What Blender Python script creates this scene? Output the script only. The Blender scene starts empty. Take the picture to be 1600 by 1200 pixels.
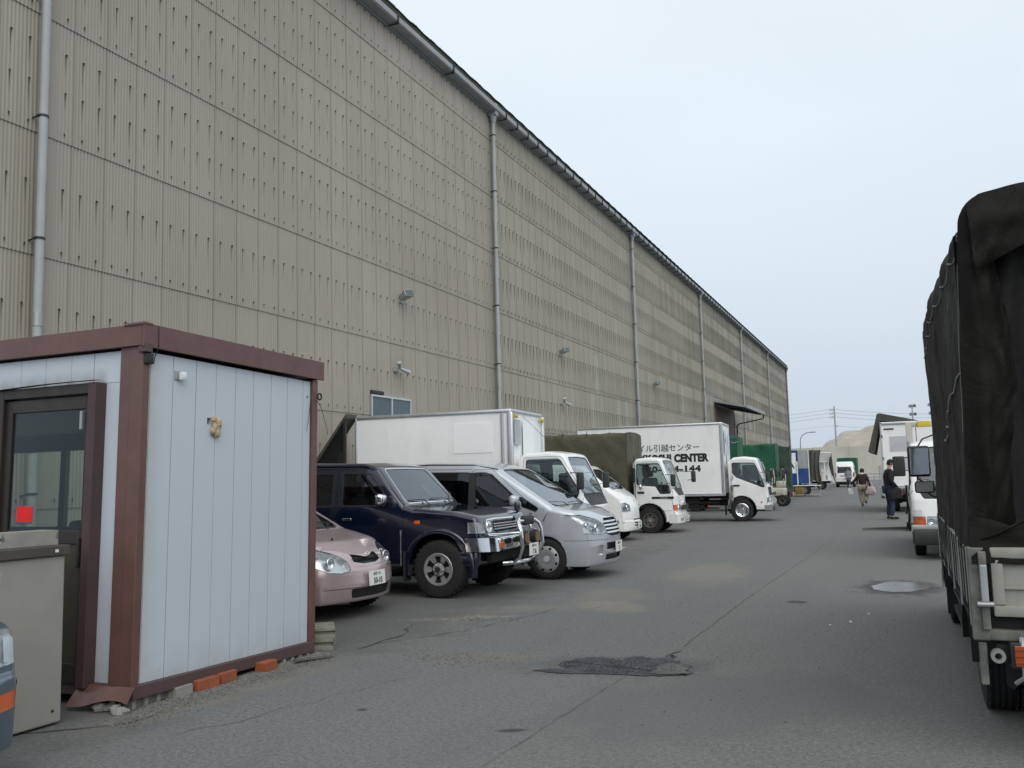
import bpy, bmesh, math, random
from mathutils import Vector, Matrix, noise
R = math.radians
random.seed(7)
scene = bpy.context.scene

# ---------------------------------------------------------------- camera
cam_d = bpy.data.cameras.new("camera")
cam = bpy.data.objects.new("camera", cam_d)
scene.collection.objects.link(cam)
scene.camera = cam
cam_d.sensor_width = 36
cam_d.lens = 31.5
cam_d.clip_start = 0.05
cam_d.clip_end = 3000
cam.matrix_world = (Matrix.Translation((0, 0, 1.58)) @ Matrix.Rotation(0.4043, 4, 'Z')
                    @ Matrix.Rotation(math.pi / 2 + 0.1048, 4, 'X') @ Matrix.Rotation(-0.025, 4, 'Z'))

# ---------------------------------------------------------------- world, sun, exposure
SUN_EL, SUN_AZ = R(42), R(142)          # azimuth clockwise from +Y: the light comes from behind the camera
w = bpy.data.worlds.new("World")
scene.world = w
w.use_nodes = True
nt = w.node_tree
nt.nodes.clear()
wo = nt.nodes.new('ShaderNodeOutputWorld')
bg = nt.nodes.new('ShaderNodeBackground')
sky = nt.nodes.new('ShaderNodeTexSky')
sky.sky_type = 'NISHITA'
sky.sun_disc = False
sky.sun_elevation = SUN_EL
sky.sun_rotation = SUN_AZ
sky.air_density = 1.5
sky.dust_density = 5
bg2 = nt.nodes.new('ShaderNodeBackground')
tc = nt.nodes.new('ShaderNodeTexCoord')
sep = nt.nodes.new('ShaderNodeSeparateXYZ')
nt.links.new(tc.outputs['Generated'], sep.inputs[0])
rmp = nt.nodes.new('ShaderNodeValToRGB')
e = rmp.color_ramp.elements
e[0].position = 0.0
e[0].color = (0.62, 0.70, 0.81, 1)
e[1].position = 0.75
e[1].color = (0.92, 1.0, 1.06, 1)
q = e.new(0.10); q.color = (0.675, 0.765, 0.875, 1)
q = e.new(0.36); q.color = (0.85, 0.95, 1.03, 1)
nt.links.new(sep.outputs[2], rmp.inputs[0])
cn_ = nt.nodes.new('ShaderNodeTexNoise')
mpg = nt.nodes.new('ShaderNodeMapping')
mpg.inputs['Scale'].default_value = (1.0, 1.0, 2.6)
nt.links.new(tc.outputs['Generated'], mpg.inputs[0])
nt.links.new(mpg.outputs[0], cn_.inputs['Vector'])
cn_.inputs['Scale'].default_value = 1.6
cn_.inputs['Detail'].default_value = 5
cmr = nt.nodes.new('ShaderNodeMapRange')
cmr.inputs[1].default_value = .3; cmr.inputs[2].default_value = .7
cmr.inputs[3].default_value = .965; cmr.inputs[4].default_value = 1.035
nt.links.new(cn_.outputs['Fac'], cmr.inputs[0])
cml = nt.nodes.new('ShaderNodeVectorMath')
cml.operation = 'SCALE'
nt.links.new(rmp.outputs[0], cml.inputs[0])
nt.links.new(cmr.outputs[0], cml.inputs['Scale'])
nt.links.new(cml.outputs[0], bg2.inputs['Color'])
bg2.inputs['Strength'].default_value = 1.0
nt.links.new(sky.outputs[0], bg.inputs['Color'])
bg.inputs['Strength'].default_value = 0.08
mx = nt.nodes.new('ShaderNodeMixShader')
mx.inputs[0].default_value = 0.9
nt.links.new(bg.outputs[0], mx.inputs[1])
nt.links.new(bg2.outputs[0], mx.inputs[2])
nt.links.new(mx.outputs[0], wo.inputs[0])

sd = bpy.data.lights.new("sun", 'SUN')
sd.energy = 1.45
sd.angle = R(62)
sd.color = (1.0, 0.955, 0.88)
sun = bpy.data.objects.new("sun", sd)
scene.collection.objects.link(sun)
sdir = Vector((math.sin(SUN_AZ) * math.cos(SUN_EL), math.cos(SUN_AZ) * math.cos(SUN_EL), math.sin(SUN_EL)))
sun.rotation_euler = sdir.to_track_quat('Z', 'Y').to_euler()
sun.location = sdir * 50

scene.view_settings.view_transform = 'Standard'
scene.view_settings.look = 'None'
scene.view_settings.exposure = 0.0
scene.view_settings.gamma = 1.0
scene.view_settings.use_curve_mapping = False
try:
    scene.cycles.max_bounces = 6
    scene.cycles.transparent_max_bounces = 12
except Exception:
    pass

# ---------------------------------------------------------------- helpers: objects
C = scene.collection


def thing(name, label, cat, loc=(0, 0, 0), rz=0, group=None, rot=None):
    o = bpy.data.objects.new(name, None)
    C.objects.link(o)
    o.location = loc
    o.rotation_euler = rot if rot else (0, 0, rz)
    o.empty_display_size = 0.2
    o['label'] = label
    o['category'] = cat
    if group:
        o['group'] = group
    return o


def tag(o, label, cat, group=None, kind=None):
    if label: o['label'] = label
    if cat: o['category'] = cat
    if group: o['group'] = group
    if kind: o['kind'] = kind
    return o


def link(name, me, parent=None, mat=None, loc=None):
    if mat is not None and not me.materials:
        me.materials.append(mat)
    o = bpy.data.objects.new(name, me)
    C.objects.link(o)
    if parent is not None: o.parent = parent
    if loc is not None: o.location = loc
    return o


def copy_tree(o, parent=None):
    c = o.copy()
    C.objects.link(c)
    if parent is not None: c.parent = parent
    for ch in list(o.children):
        copy_tree(ch, c)
    return c


def sharpen(bm, deg):
    a = R(deg)
    for f in bm.faces: f.smooth = True
    for ed in bm.edges:
        if len(ed.link_faces) == 2:
            ed.smooth = ed.calc_face_angle(0) < a
        else:
            ed.smooth = True


class MB:
    """collects shapes into one mesh"""
    def __init__(self):
        self.bm = bmesh.new()

    def _merge(self, b):
        me = bpy.data.meshes.new('tmp')
        b.to_mesh(me)
        b.free()
        self.bm.from_mesh(me)
        bpy.data.meshes.remove(me)

    def box(self, lo, hi, bev=0, rot=None, piv=None, seg=2):
        b = bmesh.new()
        bmesh.ops.create_cube(b, size=1)
        lo, hi = Vector(lo), Vector(hi)
        c, s = (lo + hi) / 2, hi - lo
        for v in b.verts:
            v.co = Vector((v.co.x * s.x, v.co.y * s.y, v.co.z * s.z))
        if bev:
            bmesh.ops.bevel(b, geom=b.edges[:], offset=min(bev, min(abs(s.x), abs(s.y), abs(s.z)) * .45), segments=seg, affect='EDGES', profile=.5)
        M = Matrix.Translation(c)
        if rot is not None:
            p = Vector(piv) if piv is not None else c
            M = Matrix.Translation(p) @ rot.to_4x4() @ Matrix.Translation(c - p)
        b.transform(M)
        self._merge(b)
        return self

    def cyl(self, p0, p1, r, n=12, r2=None, caps=True):
        p0, p1 = Vector(p0), Vector(p1)
        r2 = r if r2 is None else r2
        d = (p1 - p0)
        L = d.length
        if L < 1e-6: return self
        qt = d.to_track_quat('Z', 'Y').to_matrix()
        bm = self.bm
        A, B = [], []
        for i in range(n):
            a = 2 * math.pi * i / n
            u = qt @ Vector((math.cos(a), math.sin(a), 0))
            A.append(bm.verts.new(p0 + u * r))
            B.append(bm.verts.new(p1 + u * r2))
        for i in range(n):
            j = (i + 1) % n
            bm.faces.new((A[i], A[j], B[j], B[i]))
        if caps:
            bm.faces.new(A[::-1])
            bm.faces.new(B)
        return self

    def tube(self, pts, r, n=8):
        pts = [Vector(p) for p in pts]
        bm = self.bm
        rings = []
        up = Vector((0.13, 0.27, 1)).normalized()
        for i, p in enumerate(pts):
            if i == 0: d = pts[1] - p
            elif i == len(pts) - 1: d = p - pts[i - 1]
            else: d = (pts[i + 1] - p).normalized() + (p - pts[i - 1]).normalized()
            d.normalize()
            a = d.cross(up)
            if a.length < 1e-3: a = d.cross(Vector((1, 0, 0)))
            a.normalize()
            b = d.cross(a).normalized()
            rr = r[i] if isinstance(r, (list, tuple)) else r
            rings.append([bm.verts.new(p + (a * math.cos(2 * math.pi * k / n) + b * math.sin(2 * math.pi * k / n)) * rr) for k in range(n)])
        for i in range(len(rings) - 1):
            for k in range(n):
                j = (k + 1) % n
                bm.faces.new((rings[i][k], rings[i][j], rings[i + 1][j], rings[i + 1][k]))
        bm.faces.new(rings[0][::-1])
        bm.faces.new(rings[-1])
        return self

    def lathe(self, prof, n=32, M=None, closed=False):
        """prof = (radius, height) about local z"""
        bm = self.bm
        M = M or Matrix.Identity(4)
        rings = []
        for (r, h) in prof:
            if r < 1e-5:
                rings.append([bm.verts.new(M @ Vector((0, 0, h)))])
            else:
                rings.append([bm.verts.new(M @ Vector((r * math.cos(2 * math.pi * k / n), r * math.sin(2 * math.pi * k / n), h))) for k in range(n)])
        m = len(rings)
        for i in range(m if closed else m - 1):
            A, B = rings[i], rings[(i + 1) % m]
            for k in range(n):
                j = (k + 1) % n
                if len(A) == 1 and len(B) == 1: continue
                if len(A) == 1: bm.faces.new((A[0], B[j], B[k]))
                elif len(B) == 1: bm.faces.new((A[k], A[j], B[0]))
                else: bm.faces.new((A[k], A[j], B[j], B[k]))
        return self

    def prism(self, poly, vec, rev=False):
        """poly: list of 3d points, extruded by vec"""
        bm = self.bm
        vec = Vector(vec)
        A = [bm.verts.new(Vector(p)) for p in poly]
        B = [bm.verts.new(Vector(p) + vec) for p in poly]
        n = len(A)
        for i in range(n):
            j = (i + 1) % n
            bm.faces.new((A[i], A[j], B[j], B[i]))
        fs = [bm.faces.new(A[::-1]), bm.faces.new(B)]
        if n > 4:
            bmesh.ops.triangulate(bm, faces=fs)
        return self

    def grid(self, fn, nu, nv, flip=False):
        bm = self.bm
        V = [[bm.verts.new(Vector(fn(i / nu, j / nv))) for j in range(nv + 1)] for i in range(nu + 1)]
        for i in range(nu):
            for j in range(nv):
                q = (V[i][j], V[i + 1][j], V[i + 1][j + 1], V[i][j + 1])
                bm.faces.new(q[::-1] if flip else q)
        return self

    def sphere(self, c, r, n=12, sc=(1, 1, 1)):
        b = bmesh.new()
        bmesh.ops.create_uvsphere(b, u_segments=n, v_segments=max(6, n // 2), radius=r)
        b.transform(Matrix.Translation(c) @ Matrix.Diagonal((*sc, 1)))
        self._merge(b)
        return self

    def xf(self, M):
        self.bm.transform(M)
        return self

    def mesh(self, name, mat=None, smooth=30, recalc=True):
        if recalc:
            bmesh.ops.recalc_face_normals(self.bm, faces=self.bm.faces[:])
        if smooth:
            sharpen(self.bm, smooth)
            lim = R(15)
            for ed in self.bm.edges:            # keep large flat faces flat beside their narrow bevels
                if ed.smooth and len(ed.link_faces) == 2 and ed.calc_face_angle(0) > lim:
                    a_, b_ = ed.link_faces[0].calc_area(), ed.link_faces[1].calc_area()
                    if max(a_, b_) > 12 * min(a_, b_): ed.smooth = False
        me = bpy.data.meshes.new(name)
        self.bm.to_mesh(me)
        self.bm.free()
        if mat: me.materials.append(mat)
        return me

    def build(self, name, mat, parent=None, smooth=30, loc=None, recalc=True):
        return link(name, self.mesh(name, mat, smooth, recalc), parent, None, loc)


def text_mesh(s, size, mat, name='lettering', bold=0.0, sx=1.0, ext=0.0008, align='LEFT', spacing=1.0):
    cu = bpy.data.curves.new(name, 'FONT')
    cu.body = s
    cu.size = size
    cu.extrude = ext
    cu.offset = bold
    cu.align_x = align
    cu.space_character = spacing
    cu.resolution_u = 3
    o = bpy.data.objects.new(name, cu)
    C.objects.link(o)
    dg = bpy.context.evaluated_depsgraph_get()
    me = bpy.data.meshes.new_from_object(o.evaluated_get(dg))
    bpy.data.objects.remove(o)
    bpy.data.curves.remove(cu)
    me.name = name
    me.transform(Matrix.Diagonal((sx, 1, 1, 1)))
    me.materials.clear()
    me.materials.append(mat)
    return me


def text(s, size, mat, parent, origin, right, up, name='lettering', **kw):
    """right, up: 3d directions of the writing"""
    me = text_mesh(s, size, mat, name, **kw)
    r, u = Vector(right).normalized(), Vector(up).normalized()
    n = r.cross(u)
    M = Matrix((r, u, n)).transposed().to_4x4()
    me.transform(Matrix.Translation(origin) @ M)
    return link(name, me, parent)


# ---------------------------------------------------------------- helpers: materials
class NT:
    def __init__(self, name):
        self.m = bpy.data.materials.new(name)
        self.m.use_nodes = True
        self.t = self.m.node_tree
        self.b = self.t.nodes['Principled BSDF']
        self.out = self.t.nodes['Material Output']

    def n(self, typ, **kw):
        nd = self.t.nodes.new(typ)
        for k, v in kw.items(): setattr(nd, k, v)
        return nd

    def l(self, a, b): self.t.links.new(a, b)

    def val(self, sock, v):
        if isinstance(v, bpy.types.NodeSocket): self.l(v, sock)
        else: sock.default_value = v

    def math(self, op, a, b=None, c=None, clamp=False):
        nd = self.n('ShaderNodeMath', operation=op, use_clamp=clamp)
        self.val(nd.inputs[0], a)
        if b is not None: self.val(nd.inputs[1], b)
        if c is not None: self.val(nd.inputs[2], c)
        return nd.outputs[0]

    def pos(self):
        return self.n('ShaderNodeNewGeometry').outputs['Position']

    def obj(self):
        return self.n('ShaderNodeTexCoord').outputs['Object']

    def xyz(self, v):
        s = self.n('ShaderNodeSeparateXYZ')
        self.l(v, s.inputs[0])
        return s.outputs

    def comb(self, x, y, z):
        s = self.n('ShaderNodeCombineXYZ')
        for i, a in enumerate((x, y, z)): self.val(s.inputs[i], a)
        return s.outputs[0]

    def scale(self, v, s):
        nd = self.n('ShaderNodeVectorMath', operation='MULTIPLY')
        self.l(v, nd.inputs[0])
        nd.inputs[1].default_value = s
        return nd.outputs[0]

    def noise(self, v, scale=5, detail=4, rough=.55, dist=0):
        nd = self.n('ShaderNodeTexNoise')
        self.l(v, nd.inputs['Vector'])
        nd.inputs['Scale'].default_value = scale
        nd.inputs['Detail'].default_value = detail
        nd.inputs['Roughness'].default_value = rough
        nd.inputs['Distortion'].default_value = dist
        return nd.outputs['Fac']

    def white(self, v):
        nd = self.n('ShaderNodeTexWhiteNoise')
        self.l(v, nd.inputs['Vector'])
        return nd.outputs['Value']

    def map(self, v, a, b, c=0., d=1., smooth=False):
        nd = self.n('ShaderNodeMapRange')
        if smooth: nd.interpolation_type = 'SMOOTHSTEP'
        self.val(nd.inputs[0], v)
        for i, x in enumerate((a, b, c, d)): nd.inputs[i + 1].default_value = x
        return nd.outputs[0]

    def mix(self, f, a, b, typ='MIX'):
        nd = self.n('ShaderNodeMix', data_type='RGBA', blend_type=typ)
        self.val(nd.inputs[0], f)
        for s, x in ((nd.inputs[6], a), (nd.inputs[7], b)):
            if isinstance(x, tuple): s.default_value = (*x[:3], 1)
            else: self.l(x, s)
        return nd.outputs[2]

    def bump(self, h, strength=.3, dist=.01):
        nd = self.n('ShaderNodeBump')
        nd.inputs['Strength'].default_value = strength
        nd.inputs['Distance'].default_value = dist
        self.l(h, nd.inputs['Height'])
        self.l(nd.outputs[0], self.b.inputs['Normal'])

    def col(self, c): self.val(self.b.inputs['Base Color'], (*c, 1) if isinstance(c, tuple) else c)
    def rough(self, r): self.val(self.b.inputs['Roughness'], r)


def plain(name, c, rough=.6, metal=0, var=.15, vs=3., dirt=0, dirtc=(.10, .09, .07), bump=0, bs=60, coat=0, spec=None):
    """procedural material: base colour with cloudy variation, optional streaky dirt and fine relief"""
    m = NT(name)
    p = m.obj()
    f = m.noise(p, vs, 5, .6)
    lo = tuple(x * (1 - var) for x in c)
    hi = tuple(min(1, x * (1 + var)) for x in c)
    col = m.mix(m.map(f, .3, .7), lo, hi)
    if dirt:
        g = m.noise(m.scale(p, (1, 1, .35)), 2.3, 6, .65)
        g2 = m.map(g, .5, .78, 0, dirt)
        col = m.mix(g2, col, dirtc)
    m.col(col)
    r = m.map(m.noise(p, 9, 3), .3, .7, max(0.02, rough - .06), min(1, rough + .06))
    m.rough(r)
    m.b.inputs['Metallic'].default_value = metal
    if coat:
        m.b.inputs['Coat Weight'].default_value = coat
        m.b.inputs['Coat Roughness'].default_value = .04
    if spec is not None:
        m.b.inputs['Specular IOR Level'].default_value = spec
    if bump: m.bump(m.noise(p, bs, 3), bump, .004)
    return m.m


def paint(name, c, metal=0, rough=.35, dust=.25, coat=.9, inner=(.05, .05, .055)):
    """car paint: clear coat, flake, dust towards nothing in particular; the inner side of the shell is dark trim"""
    m = NT(name)
    p = m.obj()
    col = m.mix(m.map(m.noise(p, 2.2, 4), .3, .7), tuple(x * .94 for x in c), tuple(min(1, x * 1.04) for x in c))
    d = m.map(m.noise(p, 1.7, 7, .7), .42, .8, 0, dust)
    col = m.mix(d, col, (.30, .28, .25) if sum(c) < 1 else (.42, .40, .36))
    geo = m.n('ShaderNodeNewGeometry')
    col = m.mix(geo.outputs['Backfacing'], col, inner)
    m.col(col)
    m.rough(m.math('ADD', m.map(d, 0, 1, rough, .8), 0))
    m.b.inputs['Metallic'].default_value = metal
    m.b.inputs['Coat Weight'].default_value = coat
    m.val(m.b.inputs['Coat Roughness'], m.map(d, 0, .5, .04, .35))
    if metal:
        m.bump(m.noise(p, 900, 1), .04, .001)
    return m.m


def glass(name, tint, refl=.09):
    m = NT(name)
    t = m.n('ShaderNodeBsdfTransparent')
    t.inputs[0].default_value = (*tint, 1)
    g = m.n('ShaderNodeBsdfGlossy')
    g.inputs['Roughness'].default_value = .03
    g.inputs['Color'].default_value = (.9, .95, 1, 1)
    lw = m.n('ShaderNodeLayerWeight')
    lw.inputs['Blend'].default_value = .5
    f = m.math('ADD', m.math('MULTIPLY', m.math('POWER', lw.outputs['Facing'], 3.2), .75), refl * .6, clamp=True)
    mix = m.n('ShaderNodeMixShader')
    m.l(f, mix.inputs[0]); m.l(t.outputs[0], mix.inputs[1]); m.l(g.outputs[0], mix.inputs[2])
    m.l(mix.outputs[0], m.out.inputs[0])
    return m.m


M = {}
M['white'] = paint('white_paint', (.84, .85, .84), rough=.4, dust=.16)
M['white2'] = paint('white_paint_warm', (.74, .75, .73), rough=.45, dust=.35)
M['cream'] = paint('cream_paint', (.52, .51, .43), rough=.5, dust=.4)
M['navy'] = paint('navy_paint', (.0025, .006, .020), rough=.2, dust=.015, coat=1)
M['silver'] = paint('silver_paint', (.50, .53, .57), metal=.45, rough=.34, dust=.08, coat=1)
M['pink'] = paint('pink_paint', (.47, .365, .375), metal=.4, rough=.32, dust=.08, coat=1)
M['bluegrey'] = paint('blue_grey_paint', (.09, .125, .165), metal=.4, rough=.35, dust=.1, coat=1)
M['blue'] = paint('blue_paint', (.005, .055, .24), rough=.4, dust=.15)
M['yellow'] = plain('yellow_paint', (.55, .42, .03), .5)
M['glass'] = glass('clear_glass', (.62, .70, .68), .12)
M['tint'] = glass('tinted_glass', (.16, .18, .19), .10)
M['dark_glass'] = glass('privacy_glass', (.045, .05, .055), .10)
M['lens'] = glass('lamp_lens', (.9, .92, .92), .08)
M['rubber'] = plain('tyre_rubber', (.011, .011, .012), .8, var=.25, vs=8, dirt=.3, dirtc=(.035, .033, .029), bump=.3, bs=120)
M['trim'] = plain('black_plastic', (.018, .018, .019), .55, var=.2, dirt=.2)
M['dark'] = plain('underbody_black', (.009, .009, .009), .85, var=.3, dirt=.3, dirtc=(.03, .027, .024))
M['chrome'] = plain('chrome', (.78, .79, .80), .10, 1, var=.03)
M['alu'] = plain('aluminium', (.60, .62, .64), .38, .85, var=.06, dirt=.25, dirtc=(.3, .29, .27))
M['alloy'] = plain('alloy_wheel', (.68, .69, .70), .32, .45, var=.08, dirt=.2, dirtc=(.14, .12, .10))
M['hubcap'] = plain('silver_hubcap', (.66, .68, .70), .4, .25, var=.05, dirt=.2, dirtc=(.2, .19, .18))
M['steelwheel'] = plain('grey_steel_wheel', (.28, .28, .27), .55, .4, var=.15, dirt=.6, dirtc=(.16, .12, .08))
M['reflector'] = plain('lamp_reflector', (.66, .67, .68), .30, .9, var=.02)
M['orange'] = plain('orange_lens', (.62, .11, .015), .2, var=.1, coat=.6)
M['red'] = plain('red_lens', (.45, .02, .015), .2, var=.1, coat=.6)
M['seat'] = plain('seat_cloth', (.06, .06, .065), .9, var=.2)
M['plate'] = plain('plate_white', (.72, .74, .72), .5, var=.03)
M['ink'] = plain('plate_green_ink', (.01, .06, .035), .6, var=.02)
M['black'] = plain('black_print', (.012, .012, .014), .6, var=.02)
M['bluetext'] = plain('blue_print', (.03, .07, .16), .6, var=.02)
M['paper'] = plain('paper', (.7, .7, .68), .8, var=.05)
M['boxpanel'] = plain('white_box_panel', (.83, .85, .85), .42, var=.04, vs=1.2, dirt=.3, dirtc=(.5, .49, .45), coat=.2)
M['steel'] = plain('galvanised_steel', (.38, .40, .41), .5, .5, var=.12, dirt=.3, dirtc=(.2, .17, .14))
M['concrete'] = plain('concrete_block', (.26, .255, .23), .92, var=.14, vs=9, dirt=.3, dirtc=(.17, .16, .13), bump=.5, bs=90)
M['brick'] = plain('orange_brick', (.29, .078, .03), .85, var=.2, vs=14, dirt=.4, dirtc=(.2, .13, .09), bump=.5, bs=80)
M['skin'] = plain('skin', (.52, .32, .23), .6, var=.05)
M['hair'] = plain('black_hair', (.015, .013, .012), .7)
M['brownjacket'] = plain('dark_brown_cloth', (.035, .024, .02), .9, var=.2, bump=.3)
M['blackcloth'] = plain('black_cloth', (.012, .012, .014), .9, var=.2, bump=.3)
M['jeans'] = plain('denim', (.02, .032, .062), .9, var=.25, bump=.3)
M['beige'] = plain('beige_cloth', (.34, .29, .22), .9, var=.15, bump=.3)
M['greycloth'] = plain('grey_cloth', (.26, .28, .31), .9, var=.15)
M['darkgrey'] = plain('dark_grey_cloth', (.06, .065, .075), .9, var=.15)
M['bag_pink'] = plain('pink_bag', (.70, .54, .57), .6, var=.12)
M['bag_white'] = plain('white_bag', (.75, .75, .76), .5, var=.08)
M['doorglass'] = glass('door_glass', (.80, .85, .82), .02)
M['clearpane'] = glass('window_glass', (.9, .92, .9), .02)
M['foam'] = plain('sprayed_foam', (.42, .33, .2), .9, var=.35, vs=18, bump=.6, bs=40)


def canvas(name, c, wr=.5, spec=.3, rough=.6):
    m = NT(name)
    p = m.obj()
    col = m.mix(m.map(m.noise(p, 1.6, 6, .65), .3, .72), tuple(x * .72 for x in c), tuple(x * 1.22 for x in c))
    d = m.map(m.noise(m.scale(p, (1, 1, .4)), 3.1, 6, .7), .55, .8, 0, .35)
    col = m.mix(d, col, (.12, .115, .10))
    m.col(col)
    m.rough(m.map(m.noise(p, 5, 3), .3, .7, rough - .08, rough + .1))
    m.b.inputs['Specular IOR Level'].default_value = spec
    m.bump(m.math('ADD', m.math('MULTIPLY', m.noise(p, 3.5, 5, .6, 1.2), 1.0), m.math('MULTIPLY', m.noise(p, 26, 2), .08)), wr, .035)
    return m.m


M['tarp_dark'] = canvas('black_olive_canvas', (.0085, .0080, .0063), .55, .14, .62)
M['tarp_inner'] = canvas('black_canvas', (.008, .008, .009), .3, .25, .7)
M['tarp_olive'] = canvas('olive_canvas', (.085, .082, .055))
M['tarp_green'] = canvas('green_canvas', (.014, .10, .052))
M['tarp_dgreen'] = canvas('dark_green_canvas', (.03, .055, .038), .6)
M['tarp_grey'] = canvas('grey_canvas', (.09, .085, .075), .6)


# asphalt ---------------------------------------------------------------
def make_asphalt():
    m = NT('worn_asphalt')
    P = m.pos()
    X, Y, Z = m.xyz(P)
    fine = m.noise(P, 130, 3, .7)
    mid = m.noise(P, 26, 4, .6)
    big = m.noise(P, .55, 5, .6)
    big2 = m.noise(m.scale(P, (1.6, .35, 1)), .8, 5, .6, .4)
    col = m.mix(m.map(m.math('ADD', m.math('MULTIPLY', fine, .5), m.math('MULTIPLY', m.noise(P, 30, 6, .85), .5)), .42, .58), (.050, .053, .054), (.232, .234, .230))
    col = m.mix(m.map(mid, .35, .7, 0, .45), col, (.15, .15, .146))
    # bound pale aggregate
    vo = m.n('ShaderNodeTexVoronoi')
    m.l(P, vo.inputs['Vector'])
    vo.inputs['Scale'].default_value = 42
    sp = m.math('MULTIPLY', m.map(vo.outputs['Distance'], .16, .30, 1, 0), m.map(m.white(m.scale(vo.outputs['Color'], (1, 1, 1))), .80, .86, 0, .75))
    col = m.mix(sp, col, (.30, .29, .27))
    # two lanes of different age meet at a joint
    side = m.map(m.math('ADD', X, m.math('MULTIPLY', Y, -.037)), -2.43, -2.37)
    col = m.mix(side, col, m.mix(1.0, col, (1.05, 1.035, 1.0), 'MULTIPLY'))
    col = m.mix(m.map(big, .35, .68, 0, .30), col, (.172, .172, .165))
    col = m.mix(m.map(big2, .52, .72, 0, .35), col, (.088, .091, .093))
    # sandy deposits

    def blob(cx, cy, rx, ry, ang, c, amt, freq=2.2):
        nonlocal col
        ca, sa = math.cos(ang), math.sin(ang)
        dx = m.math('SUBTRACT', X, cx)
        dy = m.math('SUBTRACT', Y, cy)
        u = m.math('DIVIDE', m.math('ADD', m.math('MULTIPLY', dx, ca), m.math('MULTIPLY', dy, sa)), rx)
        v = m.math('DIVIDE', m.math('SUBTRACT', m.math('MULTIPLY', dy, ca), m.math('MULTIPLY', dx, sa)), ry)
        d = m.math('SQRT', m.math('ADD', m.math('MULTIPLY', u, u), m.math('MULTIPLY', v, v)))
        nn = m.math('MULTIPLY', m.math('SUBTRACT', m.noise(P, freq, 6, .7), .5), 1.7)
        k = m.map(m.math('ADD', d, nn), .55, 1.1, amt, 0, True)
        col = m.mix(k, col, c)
    sand = (.27, .235, .175)
    blob(-3.35, 10.7, .42, .62, .9, sand, .42, 7)
    blob(-3.6, 11.6, .5, .9, .2, sand, .28, 6)
    blob(-4.5, 10.2, 1.0, .35, .45, (.22, .20, .17), .35, 6)
    blob(-2.9, 14.5, .7, 1.8, .1, sand, .3)
    blob(-4.75, 9.4, .7, .16, .5, (.34, .31, .27), .6, 5)
    blob(-4.9, 5.7, 1.5, .35, 1.45, (.20, .185, .155), .7)
    blob(-3.5, 7.4, .6, .28, .35, (.19, .165, .13), .45, 7)
    blob(-2.3, 7.4, .9, .5, .3, (.075, .077, .08), .5)
    blob(-.1, 13.25, .62, .95, 0, (.045, .046, .048), .8, 4)
    blob(-1.25, 11.53, .14, .12, 0, (.03, .03, .03), .8)
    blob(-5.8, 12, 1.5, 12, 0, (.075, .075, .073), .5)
    blob(-2.35, 5.35, .12, .05, .5, (.03, .03, .03), .8)
    blob(-3.55, 5.5, .05, .04, 0, (.03, .03, .03), .8)
    blob(-1.2, 6.4, 1.6, .9, .8, (.11, .112, .114), .5)
    blob(-6, 21, 1.2, 12, 0, (.19, .18, .165), .35, 1.2)
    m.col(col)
    m.rough(m.map(big2, .4, .7, .92, .74))
    m.b.inputs['Specular IOR Level'].default_value = .35
    h = m.math('ADD', m.math('MULTIPLY', fine, 1.0), m.math('MULTIPLY', m.noise(P, 420, 2), .5))
    m.bump(m.math('ADD', h, m.math('MULTIPLY', mid, .8)), .55, .005)
    return m.m


M['asphalt'] = make_asphalt()


def make_wet(name, base, rlo, rhi, bump):
    m = NT(name)
    P = m.pos()
    f = m.noise(P, 60, 4, .7)
    m.col(m.mix(m.map(f, .3, .7), tuple(x * .6 for x in base), tuple(x * 1.7 for x in base)))
    k = m.noise(P, 5, 4, .6)
    m.rough(m.map(k, .4, .62, rlo, rhi))
    m.b.inputs['Specular IOR Level'].default_value = .6
    m.bump(m.math('ADD', f, m.noise(P, 14, 3)), bump, .012)
    return m.m


M['broken'] = make_wet('broken_wet_asphalt', (.024, .026, .031), .3, .8, 1.0)
M['damp'] = make_wet('damp_asphalt', (.05, .052, .054), .6, .8, .3)


def make_water():
    m = NT('puddle_water')
    P = m.pos()
    m.col(m.mix(m.map(m.noise(P, 3, 3), .3, .7), (.07, .07, .07), (.10, .10, .098)))
    m.rough(.22)
    m.b.inputs['IOR'].default_value = 1.5
    m.bump(m.noise(P, 14, 3), .15, .01)
    return m.m


M['water'] = make_water()
M['murky'] = make_wet('murky_shallow_water', (.035, .034, .031), .18, .3, .1)

# corrugated wall sheet ---------------------------------------------------
WX = -11.3            # wall face
PY0, BAY = 8.92, 16.14
SW = BAY / 26         # sheet pitch
SH = 1.826            # row pitch
Z5 = 4.96             # a horizontal lap


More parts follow.
